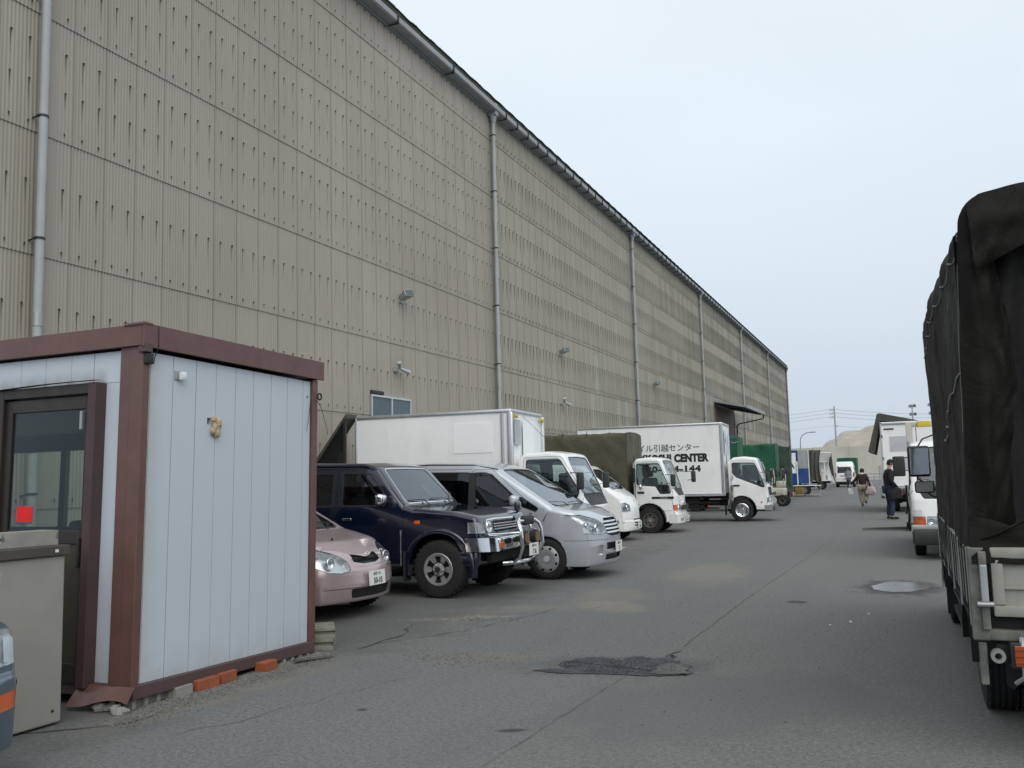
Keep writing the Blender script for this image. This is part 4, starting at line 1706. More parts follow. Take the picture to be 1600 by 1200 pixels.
def std_deform(W, zb, zr, tum, L, xf=-.9, tf=.10, bowf=.16, xr=None, tr=.07, bowr=.08, lowtuck=.04, zl=.5, crown=.02):
    """tumblehome above the belt, plan taper to nose and tail, bowed ends"""
    def fn(x, y, z):
        t = max(0, min(1.15, (z - zb) / (zr - zb)))
        s = 2 * y / W
        k = 1 - tum * t ** 1.15
        if z < zl: k *= 1 - lowtuck * ((zl - z) / zl)
        X = x
        if x > xf:
            u = (x - xf) / (0 - xf)
            k *= 1 - tf * u * u
            X -= bowf * s * s * u * u
        xr_ = xr if xr is not None else -L + .7
        if x < xr_:
            u = min(1.2, (xr_ - x) / (xr_ + L))
            k *= 1 - tr * u * u
            X += bowr * s * s * u * u
        Z = z
        if z > zb: Z = z - crown * s * s * t
        return (X, y * k, Z)
    return fn


def mirror_car(parent, x, y, z, mat, s, sz=(.10, .19, .13)):
    mb = MB().box((-sz[0] / 2, -sz[1] / 2, -sz[2] / 2), (sz[0] / 2, sz[1] / 2, sz[2] / 2), .045, seg=3)
    for v in mb.bm.verts:
        if v.co.x > 0: v.co.y *= .85; v.co.z *= .85
    o = mb.build('door_mirror', mat, parent, 60)
    o.location = (x, y + s * sz[1] * .55, z)
    MB().box((-.03, -s * sz[1] * .9 if s > 0 else 0, -.05), (.03, 0 if s > 0 else sz[1] * .9, -.02), .008).build('mirror_foot', M['trim'], o)
    MB().box((-sz[0] / 2 - .002, -sz[1] * .40, -sz[2] * .38), (-sz[0] / 2 + .004, sz[1] * .40, sz[2] * .38), .002).build('mirror_glass', M['chrome'], o)
    return o


def liner(parent, x0, x1, W, z0, z1):
    """dark floor pan between the wheels"""
    MB().box((x0, -W / 2, z0), (x1, W / 2, z1), .02).build('floor_pan', M['dark'], parent, 30)


# ---------------------------------------------------------------- pink hatchback
def pink_car():
    t = thing('hatchback_car', 'pink metallic small hatchback parked nose out next to the shed', 'car', (-5.78, 9.27, 0), R(-2))
    W = 1.66
    prof = [(-3.50, .24, .05), (-3.56, .55, .08), (-3.52, .95, .10), (-3.30, 1.36, .12), (-3.02, 1.46, .15), (-2.3, 1.50, .6), (-1.80, 1.45, .30), (-.98, .99, .10), (-.50, .88, .4), (-.16, .72, .18), (-.03, .56, .12), (0, .40, .08), (-.05, .20, .06)]
    s = Shell(prof, W, .20, [(-.72, .28, .325), (-3.05, .28, .325)], rim=.12, ycuts=(-.62, -.3, 0, .3, .62))
    # 1 glass 2 windscreen 3 door 4 gap 5 lamp 6 grille 7 lower grille 8 seam
    dpoly = rpoly([(-1.12, .28), (-1.10, .95), (-1.62, 1.44), (-2.22, 1.46), (-2.24, .28)], .05)
    s.side(outset(dpoly, .006), 4); s.side(dpoly, 3, (4,))
    for wp in ([(-1.28, .96), (-1.72, 1.36), (-2.14, 1.39), (-2.16, .93)], [(-2.32, .93), (-2.30, 1.39), (-2.9, 1.36), (-3.10, 1.0)]):
        p = rpoly(wp, .05)
        s.side(outset(p, .018), 9, (0, 3)); s.side(p, 1, (9,))
    ws = rpoly([(-.66, 1.02), (-.60, 1.42), (.60, 1.42), (.66, 1.02)], .08)
    s.front(outset(ws, .02), 9, (0,), .3); s.front(ws, 2, (9,), .3)
    rw = rpoly([(-.52, 1.02), (-.47, 1.34), (.47, 1.34), (.52, 1.02)], .06)
    s.front(rw, 1, (0,), .3, -1)
    lamp = rpoly([(-.62, .74), (-.40, .83), (-.16, .79), (-.06, .66), (-.10, .585), (-.28, .57), (-.50, .62)], .04)
    s.cut(lamp, Vector((.85, 0, 0)) + Vector((0, 0, 0)), UZ, lambda f: False, 5)
    # lamps: outline seen from the front quarter
    for sg in (-1, 1):
        hp = rpoly([(.42, .57), (.40, .66), (.50, .76), (.66, .82), (.80, .84), (.86, .74), (.84, .64), (.74, .565), (.56, .545)], .05)
        hp = [(sg * a, b) for a, b in hp]
        s.cut(outset(hp, .006), UY, UZ, lambda f: f.calc_center_median().x > -.60 and f.normal.x > .03, 4)
        s.cut(hp, UY, UZ, lambda f: f.calc_center_median().x > -.60 and f.normal.x > .03, 5, (4,))
    gr = rpoly([(-.30, .655), (-.27, .74), (-.09, .715), (0, .69), (.09, .715), (.27, .74), (.30, .655), (.14, .625), (-.14, .625)], .015)
    s.front(gr, 6, (0,), .1)
    s.front(rpoly([(-.42, .25), (-.45, .36), (.45, .36), (.42, .25)], .03), 7, (0,), .1)
    s.front(rpoly([(-.80, .366), (-.80, .372), (.80, .372), (.80, .366)], 0), 4, (0,), .1)
    fnd = std_deform(W, .92, 1.5, .17, 3.6, -.95, .13, .24, tr=.09, bowr=.12, lowtuck=.06, crown=.02)
    s.deform(fnd)
    s.part(0, 'body', M['pink'], t)
    for k in (-1, 1):
        d = s.part(3, 'door', M['pink'], t, ysign=k)
        MB().box((-2.14, k * .815 - .012, .82), (-1.98, k * .815 + .012, .85), .008).build('handle', M['pink'], d)
    s.part(4, 'panel_gap', M['black'], t, .012)
    s.part(9, 'window_seal', M['trim'], t, .002)
    s.part(1, 'side_window', M['tint'], t, .012)
    s.part(2, 'windscreen', M['glass'], t, .01)
    lamp_unit(s, 5, t, 'headlight', [(-.24, .57, .655, .065), (-.37, .67, .69, .048)], .06)
    s.part(6, 'grille', M['trim'], t, .03)
    mb = MB()
    for z in (.645, .67, .695): mb.box((-.16, -.26, z - .004), (-.135, .26, z + .004), rot=None)
    mb.build('grille_bars', M['black'], t)
    s.part(7, 'lower_grille', M['trim'], t, .04)
    liner(t, -3.4, -.35, 1.2, .22, .55)
    liner(t, -3.0, -1.2, 1.5, .22, .3)
    seats(t, [(-1.75, 2), (-2.65, 2)], 1.15, .5)
    MB().box((-1.35, -.62, .78), (-1.05, .62, .93), .05).build('dashboard', M['trim'], t)
    steering(t, -1.45, -.33, .92, .17)
    ws_ = wheel_set('cap', .285, .175, .19)
    for x in (-.72, -3.05):
        for k in (-1, 1): put_wheel(ws_, t, x, k * .725, .285, k)
    mirror_car(t, -1.30, -.80, .99, M['pink'], -1); mirror_car(t, -1.30, .80, .99, M['pink'], 1)
    wiper(t, [(-.92, .30, 1.0), (-1.02, .42, 1.07), (-1.12, -.05, 1.13)])
    wiper(t, [(-.92, -.25, 1.0), (-1.02, -.15, 1.07), (-1.10, -.55, 1.11)])
    plate(t, '50-10', .016, .0, .455, '\u798f\u5ca1 501', tilt=-.06)
    # oval emblem
    MB().lathe([(.034 + .006 * math.cos(a), .006 * math.sin(a)) for a in [2 * math.pi * k / 6 for k in range(6)]], 20, Matrix.Translation((-.125, 0, .735)) @ Matrix.Rotation(math.pi / 2 - .5, 4, 'Y') @ Matrix.Diagonal((.7, 1.15, 1, 1)), True).build('emblem', M['chrome'], t, 60)
    MB().cyl((-.55, -.12, .895), (-.54, -.12, .915), .012, 8).build('washer_nozzle', M['black'], t)
    # slim chrome corner pole
    MB().cyl((-.12, .74, .52), (-.12, .74, .92), .006, 8).cyl((-.12, .74, .90), (-.12, .74, .96), .009, 8).build('corner_pole', M['chrome'], t)
    return t


# ---------------------------------------------------------------- navy off-roader
def suv():
    t = thing('off_road_car', 'dark navy off-road car with chrome bull bar between the pink and the silver car', 'car', (-4.97, 11.70, 0), R(0))
    W = 1.70
    prof = [(-4.50, .46, .05), (-4.56, .8, .08), (-4.55, 1.15, .08), (-4.36, 1.72, .14), (-4.05, 1.84, .16), (-3.0, 1.88, .6), (-2.1, 1.86, .4), (-1.83, 1.80, .14), (-1.34, 1.24, .05), (-1.2, 1.20, .1), (-.6, 1.15, .4), (-.24, 1.08, .08), (-.20, 1.0, .03), (-.17, .82, .03), (-.20, .44, .05)]
    s = Shell(prof, W, .44, [(-.81, .39, .47), (-3.49, .39, .47)], rim=.06, ycuts=(-.66, -.3, 0, .3, .66))
    doors = [rpoly([(-1.36, .50), (-1.36, 1.24), (-1.86, 1.78), (-2.44, 1.78), (-2.44, .50)], .04),
             rpoly([(-2.47, .50), (-2.47, 1.78), (-3.28, 1.78), (-3.30, .98), (-3.02, .62), (-2.96, .50)], .04)]
    for d, i in zip(doors, (3, 10)):
        s.side(outset(d, .006), 4); s.side(d, i, (4,))
    for wp in ([(-1.55, 1.26), (-1.93, 1.70), (-2.36, 1.72), (-2.36, 1.26)], [(-2.54, 1.26), (-2.54, 1.72), (-3.16, 1.72), (-3.20, 1.26)], [(-3.36, 1.26), (-3.34, 1.72), (-4.12, 1.70), (-4.22, 1.30)]):
        p = rpoly(wp, .04)
        s.side(outset(p, .018), 9, (0, 3, 10)); s.side(p, 1, (9,))
    ws = rpoly([(-.72, 1.275), (-.67, 1.76), (.67, 1.76), (.72, 1.275)], .05)
    s.front(outset(ws, .012), 11, (0,), .3); s.front(ws, 2, (11,), .3)
    s.front(rpoly([(-.6, 1.2), (-.55, 1.65), (.55, 1.65), (.6, 1.2)], .05), 1, (0,), .3, -1)
    for sg in (-1, 1):
        hp = [(sg * a, b) for a, b in rpoly([(.43, .86), (.43, 1.01), (.66, 1.01), (.66, .86)], .02)]
        s.front(hp, 5, (0,), .2)
        cp = [(sg * a, b) for a, b in rpoly([(.68, .86), (.68, 1.01), (.86, 1.01), (.86, .86)], .02)]
        s.cut(cp, UY, UZ, lambda f: f.calc_center_median().x > -.42, 12)
    s.front(rpoly([(-.41, .86), (-.41, 1.03), (.41, 1.03), (.41, .86)], .02), 6, (0,), .2)
    s.front(rpoly([(-.62, .50), (-.66, .74), (.66, .74), (.62, .50)], .03), 7, (0,), .2)
    s.deform(std_deform(W, 1.15, 1.86, .13, 4.6, -.6, .05, .07, tr=.04, bowr=.05, lowtuck=.02, crown=.02))
    nv = M['navy']
    s.part(0, 'body', nv, t)
    for rid in (3, 10):
        for k in (-1, 1):
            d = s.part(rid, 'door', nv, t, ysign=k)
            x = -2.34 if rid == 3 else -3.18
            MB().box((x, k * .852 - .012, 1.035), (x + .15, k * .852 + .014, 1.075), .01).build('handle', M['chrome'], d)
    s.part(4, 'panel_gap', M['black'], t, .012)
    s.part(9, 'window_seal', M['trim'], t, .002)
    s.part(1, 'side_window', M['tint'], t, .012)
    s.part(11, 'windscreen_surround', M['chrome'], t, -.003)
    s.part(2, 'windscreen', M['glass'], t, .006)
    lamp_unit(s, 5, t, 'headlight', [(-.19, .545, .935, .07)], .06)
    for k in (-1, 1):
        o = s.part(12, 'corner_lamp', M['lens'], t, .002, False, ysign=k)
        s.part(12, 'reflector', M['reflector'], o, .03, True, ysign=k)
    s.part(6, 'grille', M['black'], t, .05)
    for z in (.895, .93, .965):
        MB().box((-.19, -.41, z - .009), (-.165, .41, z + .009), .004).build('grille_bar', M['chrome'], t)
    s.part(7, 'air_intake', M['black'], t, .06)
    # wheel arch flares
    for x in (-.81, -3.49):
        for k in (-1, 1):
            def fl(u, v, x=x, k=k):
                a = R(-12) + R(204) * u
                r = .475 + .085 * v
                y = .885 - .05 * v ** 2 - (.03 if v > .9 else 0) - .02 * (1 - v)
                return (x + r * math.cos(a), k * y, .39 + r * math.sin(a))
            mb = MB().grid(fl, 24, 4)
            mb.grid(lambda u, v: (x + .475 * math.cos(R(-12) + R(204) * u), k * (.865 - .14 * v), .39 + .475 * math.sin(R(-12) + R(204) * u)), 24, 1)
            mb.build('wheel_flare', nv, t, 50)
    liner(t, -4.4, -.25, 1.15, .42, .80)
    liner(t, -2.9, -1.35, 1.5, .40, .5)
    for k in (-1, 1):
        MB().box((-3.0, k * .80 - .06, .40), (-1.38, k * .80 + .06, .45), .02).build('side_step', M['trim'], t)
        MB().box((-1.34, k * .80 - .10, .22), (-1.31, k * .80 + .08, .62), .008).build('mud_flap', M['rubber'], t)
    seats(t, [(-2.1, 2), (-3.0, 2)], 1.25, .75)
    MB().box((-1.75, -.66, 1.02), (-1.42, .66, 1.19), .05).build('dashboard', M['trim'], t)
    steering(t, -1.85, -.36, 1.17)
    # chrome bumper
    mb = MB()
    for (a, b, c, d, e_, f_) in ((-.20, -.70, .60, .02, .70, .80),):
        mb.box((a, b, c + .02), (d, e_, f_), .035, seg=3)
    bp = mb.build('bumper', M['chrome'], t, 40)
    for k in (-1, 1):
        mb = MB().grid(lambda u, v, k=k: (.02 - .40 * u ** 1.6 - .02 * v, k * (.69 + .19 * math.sin(u * math.pi / 2)), .62 + .18 * v), 10, 4)
        mb.grid(lambda u, v, k=k: (.0 - .40 * u ** 1.6 - .10 * v, k * (.69 + .19 * math.sin(u * math.pi / 2) - .08 * v * u), .80), 10, 2)
        mb.build('bumper_end', M['chrome'], t, 50)
        MB().box((-.02, k * .60 - .075, .665), (.028, k * .60 + .075, .735), .01).build('turn_signal', M['orange'], t)
        MB().box((-.62, k * .80 - .05, .42), (-.24, k * .80 + .05, .62), .03).build('valance', nv, t)
        MB().box((-1.18, k * .856 - .008, .985), (-1.09, k * .856 + .014, 1.035), .012).build('side_marker', M['orange'], t)
    MB().box((-.20, -.66, .46), (-.10, .66, .62), .03).build('valance', M['dark'], t)
    # bull bar
    tb = thing('x', 'x', 'x')
    bpy.data.objects.remove(tb)
    mb = MB()
    for k in (-1, 1):
        mb.tube([(-.10, k * .30, .42), (.05, k * .32, .44), (.16, k * .35, .52), (.215, k * .37, .66), (.20, k * .37, .86), (.17, k * .355, .94), (.13, k * .30, .985)], .030, 10)
    mb.tube([(.13, -.30, .985), (.15, -.12, .995), (.15, .12, .995), (.13, .30, .985)], .030, 10)
    mb.tube([(-.06, -.42, .435), (.10, -.30, .44), (.12, 0, .44), (.10, .30, .44), (-.06, .42, .435)], .028, 10)
    bb = mb.build('bull_bar', M['chrome'], t, 60)
    for k in (-1, 1):
        MB().tube([(.20, k * .37, .845), (.10, k * .45, .84), (-.02, k * .62, .835), (-.10, k * .745, .845), (-.13, k * .775, .90), (-.14, k * .775, .98), (-.13, k * .745, 1.03), (-.06, k * .62, 1.045), (.08, k * .38, 1.05)], .019, 8).build('lamp_guard', M['chrome'], bb, 60)
    MB().box((.10, -.17, .93), (.19, .17, 1.06), .03).build('bar_pad', M['trim'], bb)
    for k in (-1, 1):
        f = MB().cyl((.12, k * .19, .76), (.215, k * .19, .76), .085, 20, .09).build('fog_lamp', M['trim'], bb, 40)
        MB().cyl((.214, k * .19, .76), (.220, k * .19, .76), .074, 20).build('amber_glass', plain('amber_glass', (.18, .12, .05), .25), bb, 40)
    ws_ = wheel_set('alloy', .385, .26, .215)
    for x in (-.81, -3.49):
        for k in (-1, 1): put_wheel(ws_, t, x, k * .75, .385, k)
    for k in (-1, 1):
        m_ = mirror_car(t, -1.62, k * .86, 1.33, M['chrome'], k, (.11, .19, .17))
    wiper(t, [(-1.30, .52, 1.24), (-1.37, .46, 1.31), (-1.40, .02, 1.32)])
    wiper(t, [(-1.30, -.18, 1.24), (-1.37, -.24, 1.31), (-1.40, -.62, 1.31)])
    plate(t, '7 36', .235, 0, .60, '\u798f\u5ca1 330')
    # wing mirror on the front fender (round convex)
    MB().box((-.32, .60, 1.10), (-.24, .74, 1.24), .035).build('fender_mirror', nv, t)
    MB().box((-.30, .66, 1.04), (-.27, .69, 1.11)).build('mirror_stalk', M['trim'], t)
    # spare wheel, roof gutter
    mb = MB()
    for k in (-1, 1): mb.tube([(-4.1, k * .76, 1.79), (-3.0, k * .76, 1.825), (-2.0, k * .76, 1.80), (-1.86, k * .76, 1.755)], .010, 5)
    mb.build('roof_gutter', nv, t, 50)
    for k in (-1, 1):
        # window visors, lightly smoked
        MB().grid(lambda u, v, k=k: (-1.60 - .48 * u ** .85 - .0 * v, k * (.865 - .03 * v - .085 * u), 1.30 + .42 * u + .00 - .10 * v * (1 - .0 * u)), 10, 2).build('window_visor', M['tint'], t, 60)
    return t


# ---------------------------------------------------------------- silver minivan
def minivan():
    t = thing('minivan', 'silver minivan with full hubcaps parked nose out next to the navy off-road car', 'minivan', (-4.22, 13.99, 0), R(0))
    W = 1.695
    prof = [(-4.50, .26, .05), (-4.56, .6, .08), (-4.56, 1.05, .1), (-4.42, 1.72, .16), (-4.12, 1.84, .2), (-3.0, 1.88, .8), (-2.15, 1.85, .4), (-1.75, 1.75, .25), (-.78, 1.13, .10), (-.42, 1.05, .2), (-.10, .91, .14), (-.02, .70, .08), (0, .50, .08), (-.05, .20, .06)]
    s = Shell(prof, W, .20, [(-.90, .31, .355), (-3.72, .31, .355)], rim=.09, ycuts=(-.62, -.3, 0, .3, .62))
    doors = [rpoly([(-1.30, .28), (-1.18, .70), (-1.16, 1.18), (-1.82, 1.74), (-2.16, 1.76), (-2.16, .28)], .05),
             rpoly([(-2.19, .28), (-2.19, 1.76), (-3.24, 1.77), (-3.26, .28)], .04)]
    for d, i in zip(doors, (3, 10)):
        s.side(outset(d, .006), 4); s.side(d, i, (4,))
    for pp in ([(-2.26, 1.12), (-2.26, 1.71), (-2.08, 1.70), (-2.08, 1.12)], [(-3.34, 1.13), (-3.34, 1.72), (-3.14, 1.72), (-3.14, 1.13)]):
        s.side(rpoly(pp, .01), 15, (0, 3, 10, 4))
    for wp, r_ in (([(-1.36, 1.16), (-1.40, 1.27), (-1.84, 1.66), (-2.12, 1.70), (-2.12, 1.12)], 1), ([(-1.32, 1.15), (-1.345, 1.30), (-1.02, 1.10), (-1.06, 1.06)], 1),
                   ([(-2.24, 1.12), (-2.24, 1.70), (-3.18, 1.72), (-3.20, 1.12)], 13), ([(-3.30, 1.14), (-3.28, 1.72), (-4.16, 1.68), (-4.28, 1.22)], 13)):
        p = rpoly(wp, .03)
        s.side(outset(p, .016), 9, (0, 3, 10, 15)); s.side(p, r_, (9,))
    ws = rpoly([(-.76, 1.14), (-.66, 1.72), (.66, 1.72), (.76, 1.14)], .08)
    s.front(outset(ws, .014), 9, (0,), .3); s.front(ws, 2, (9,), .3)
    s.front(rpoly([(-.6, 1.15), (-.55, 1.65), (.55, 1.65), (.6, 1.15)], .05), 13, (0,), .3, -1)
    for sg in (-1, 1):
        hp = rpoly([(.40, .69), (.42, .83), (.56, .92), (.76, .985), (.85, .99), (.87, .84), (.85, .70), (.66, .68)], .02)
        hp = [(sg * a, b) for a, b in hp]
        fl = lambda f: f.calc_center_median().x > -.74 and f.normal.x > .02
        s.cut(outset(hp, .005), UY, UZ, fl, 4); s.cut(hp, UY, UZ, fl, 5, (4,))
        fg = [(sg * a, b) for a, b in rpoly([(.52, .36), (.52, .52), (.66, .52), (.66, .36)], .02)]
        s.front(fg, 14, (0,), .1)
    s.front(rpoly([(-.37, .67), (-.40, .84), (-.30, .92), (.30, .92), (.40, .84), (.37, .67), (.2, .64), (-.2, .64)], .03), 6, (0,), .05)
    s.front(rpoly([(-.42, .44), (-.42, .545), (.42, .545), (.42, .44)], .02), 7, (0,), .05)
    s.front(rpoly([(-.44, .28), (-.42, .365), (.42, .365), (.44, .28)], .02), 7, (0,), .05)
    # bumper seam
    s.cut(rpoly([(-.56, .595), (-.56, .601), (.05, .601), (.05, .595)], 0), UX, UZ, lambda f: f.normal.z < .9 and (abs(f.calc_center_median().y) > .38), 4)
    s.deform(std_deform(W, 1.05, 1.86, .14, 4.58, -.95, .10, .22, tr=.05, bowr=.07, lowtuck=.05, crown=.025))
    sv_ = M['silver']
    s.part(0, 'body', sv_, t)
    for rid in (3, 10):
        for k in (-1, 1):
            d = s.part(rid, 'door', sv_, t, ysign=k)
            x = -2.10 if rid == 3 else -2.40
            MB().box((x, k * .835 - .012, .93), (x + .16, k * .835 + .02, .965), .012).build('handle', sv_, d)
    s.part(4, 'panel_gap', M['black'], t, .012)
    s.part(9, 'window_seal', M['trim'], t, .002)
    s.part(1, 'side_window', M['tint'], t, .012)
    s.part(15, 'black_pillar', M['trim'], t, .001)
    s.part(13, 'privacy_window', M['dark_glass'], t, .008)
    s.part(2, 'windscreen', M['glass'], t, .008)
    lamp_unit(s, 5, t, 'headlight', [(-.16, .56, .78, .065), (-.27, .70, .82, .05)], .06)
    s.part(6, 'grille', M['black'], t, .035)
    for i, z in enumerate((.70, .755, .81, .865)):
        hw = .36 - .012 * abs(i - 1.5)
        MB().grid(lambda u, v, z=z, hw=hw: ((-.015 - .62 * max(0, (z - .68)) ** 1.25) - .20 * ((2 * u - 1) * hw / .85) ** 2 * 1.0 + .004 - .012 * v, (2 * u - 1) * hw, z - .011 + .024 * v), 14, 1).build('grille_bar', M['chrome'], t, 60)
    s.part(7, 'lower_grille', M['black'], t, .04)
    s.part(14, 'fog_lamp_recess', M['reflector'], t, .03)
    MB().box((-.03, -.42, .400), (.014, .42, .412), .004).build('lower_bar', sv_, t)
    for k in (-1, 1):
        MB().box((-4.50, k * .70 - .09, .95), (-4.40, k * .70 + .09, 1.5), .03).build('tail_lamp', M['red'], t)
    liner(t, -4.3, -.35, 1.25, .22, .62)
    liner(t, -3.35, -1.3, 1.55, .2, .32)
    seats(t, [(-2.0, 2), (-2.95, 2), (-3.85, 2)], 1.25, .60, hz=.58)
    MB().box((-1.62, -.66, .92), (-.98, .66, 1.06), .05).build('dashboard', M['trim'], t)
    steering(t, -1.68, -.36, 1.08)
    ws_ = wheel_set('cap', .318, .195, .205)
    for x in (-.90, -3.72):
        for k in (-1, 1): put_wheel(ws_, t, x, k * .735, .318, k)
    for k in (-1, 1): mirror_car(t, -1.36, k * .85, 1.235, sv_, k, (.12, .20, .17))
    wiper(t, [(-.72, .45, 1.12), (-.80, .40, 1.18), (-.78, -.12, 1.165)])
    wiper(t, [(-.74, -.20, 1.12), (-.80, -.26, 1.18), (-.88, -.70, 1.20)])
    plate(t, '11', .022, 0, .47, '\u798f\u5ca1 502')
    for k in (-1, 1):
        MB().grid(lambda u, v, k=k: (-1.42 - .70 * u, k * (.845 - .055 * min(1, u * 1.3) ** .7 - .0 * v), 1.27 + .42 * min(1, u * 1.45) ** .8 - .05 * v), 14, 1).build('window_visor', M['tint'], t, 60)
    for k in (-1, 1):
        MB().tube([(-4.1, k * .71, 1.80), (-3.0, k * .715, 1.835), (-2.2, k * .71, 1.81), (-1.75, k * .70, 1.73)], .008, 5).build('roof_strip', M['trim'], t, 50)
    return t


# ---------------------------------------------------------------- plain car beside the camera
def grey_car():
    t = thing('sedan_car', 'blue grey car with orange indicator whose front corner shows at the left edge', 'car', (-4.22, 2.70, 0), R(0))
    W = 1.70
    prof = [(-4.4, .26, .05), (-4.46, .7, .08), (-4.40, .98, .08), (-3.6, 1.04, .1), (-3.1, 1.38, .2), (-2.5, 1.42, .4), (-1.95, 1.38, .2), (-1.15, .98, .1), (-.5, .93, .3), (-.12, .84, .08), (-.07, .66, .03), (-.06, .62, .02), (.0, .60, .03), (0, .44, .04), (-.05, .22, .06)]
    s = Shell(prof, W, .22, [(-.82, .30, .35), (-3.4, .30, .35)], rim=.07, ycuts=(-.62, 0, .62))
    for wp in ([(-1.38, .98), (-1.98, 1.32), (-2.45, 1.34), (-2.45, .98)], [(-2.52, .98), (-2.52, 1.34), (-3.0, 1.30), (-3.35, 1.02)]):
        p = rpoly(wp, .04)
        s.side(outset(p, .016), 9); s.side(p, 1, (9,))
    d = rpoly([(-1.25, .3), (-1.22, .94), (-2.49, .95), (-2.49, .3)], .04)
    s.side(outset(d, .006), 4); s.side(d, 3, (4,))
    s.front(rpoly([(-.66, .99), (-.58, 1.33), (.58, 1.33), (.66, .99)], .06), 2, (0,), .3)
    for sg in (-1, 1):
        hp = [(sg * a, b) for a, b in rpoly([(.40, .66), (.40, .80), (.80, .86), (.87, .86), (.87, .66)], .015)]
        s.cut(hp, UY, UZ, lambda f: f.calc_center_median().x > -.34 and f.normal.x > .02 and f.normal.z < .9, 5)
        hp = [(sg * a, b) for a, b in rpoly([(.46, .44), (.46, .53), (.87, .53), (.87, .44)], .015)]
        s.cut(hp, UY, UZ, lambda f: f.calc_center_median().x > -.26 and f.normal.x > .02, 12)
    s.front(rpoly([(-.38, .67), (-.38, .80), (.38, .80), (.38, .67)], .02), 6, (0,), .1)
    s.deform(std_deform(W, .95, 1.42, .16, 4.46, -.7, .07, .20, tr=.05, bowr=.08))
    s.part(0, 'body', M['bluegrey'], t)
    s.part(3, 'door', M['bluegrey'], t)
    s.part(4, 'panel_gap', M['black'], t, .012)
    s.part(9, 'window_seal', M['trim'], t, .002)
    s.part(1, 'side_window', M['tint'], t, .01)
    s.part(2, 'windscreen', M['glass'], t, .006)
    lamp_unit(s, 5, t, 'headlight', [(-.16, .56, .74, .06)], .05)
    s.part(6, 'grille', M['black'], t, .03)
    s.part(12, 'turn_signal', M['orange'], t, .003)
    liner(t, -4.2, -.35, 1.25, .22, .55)
    seats(t, [(-2.1, 2), (-3.0, 2)], 1.2, .48)
    ws_ = wheel_set('cap', .30, .185, .19)
    for x in (-.82, -3.4):
        for k in (-1, 1): put_wheel(ws_, t, x, k * .74, .30, k)
    return t


pink_car()
suv()
minivan()
grey_car()

# ---------------------------------------------------------------- trucks
# local frame: x forward, nose of the cab at x = 0, driver side is -y
CABS = {
    'round': dict(  # soft-nosed cab with black cowl below the windscreen
        prof=[(-1.46, .62, .03), (-1.50, 1.90, .10), (-1.38, 2.07, .10), (-.9, 2.09, .5), (-.58, 2.04, .16), (-.20, 1.22, .10), (-.07, 1.02, .12), (-.01, .70, .05), (0, .42, .04), (-.03, .28, .03)],
        win=[(-1.30, 1.93), (-.66, 1.93, .08), (-.27, 1.30, .10), (-.34, 1.18, .05), (-1.30, 1.20)],
        door=[(-1.36, .70), (-1.36, 1.99), (-.62, 1.99, .1), (-.19, 1.24), (-.17, .68)],
        ws=[(-.74, 1.27), (-.66, 1.95), (.66, 1.95), (.74, 1.27)],
        cowl=[(-.66, 1.04), (-.76, 1.26), (.76, 1.26), (.66, 1.04)], wsm='trim', arch=(-.88, .36, .46)),
    'angular': dict(
        prof=[(-1.22, .62, .03), (-1.24, 1.92, .08), (-1.14, 2.05, .08), (-.8, 2.08, .4), (-.46, 2.04, .12), (-.12, 1.14, .08), (-.03, .98, .08), (0, .60, .03), (.0, .55, .02), (.03, .53, .02), (.02, .30, .03)],
        win=[(-1.12, 1.90), (-.52, 1.90, .06), (-.16, 1.08, .04), (-.48, 1.07, .05), (-.60, 1.28, .08), (-1.12, 1.32)],
        door=[(-1.17, .70), (-1.17, 1.96), (-.50, 1.96, .08), (-.11, 1.10), (-.09, .62), (-.45, .60)],
        ws=[(-.72, 1.20), (-.66, 1.96), (.66, 1.96), (.72, 1.20)],
        cowl=[(-.46, 1.0), (-.60, 1.19), (.60, 1.19), (.46, 1.0)], wsm='trim', arch=(-.80, .36, .45)),
    'wedge': dict(
        prof=[(-1.30, .62, .03), (-1.33, 1.92, .12), (-1.15, 2.10, .12), (-.8, 2.12, .4), (-.40, 2.06, .18), (-.10, 1.20, .08), (-.03, 1.05, .08), (0, .60, .03), (-.02, .52, .02), (-.02, .38, .03)],
        win=[(-1.18, 1.92), (-.48, 1.90, .06), (-.14, 1.10, .04), (-.28, 1.12, .03), (-1.06, 1.45, .10), (-1.18, 1.60, .06)],
        door=[(-1.22, .80), (-1.22, 1.99), (-.44, 1.98, .08), (-.08, 1.06), (-.06, .46), (-.35, .45)],
        ws=[(-.74, 1.22), (-.68, 1.98), (.68, 1.98), (.74, 1.22)],
        cowl=[(-.64, .82), (-.70, 1.10), (.70, 1.10), (.64, .82)], wsm='black', arch=(-.93, .37, .46)),
}


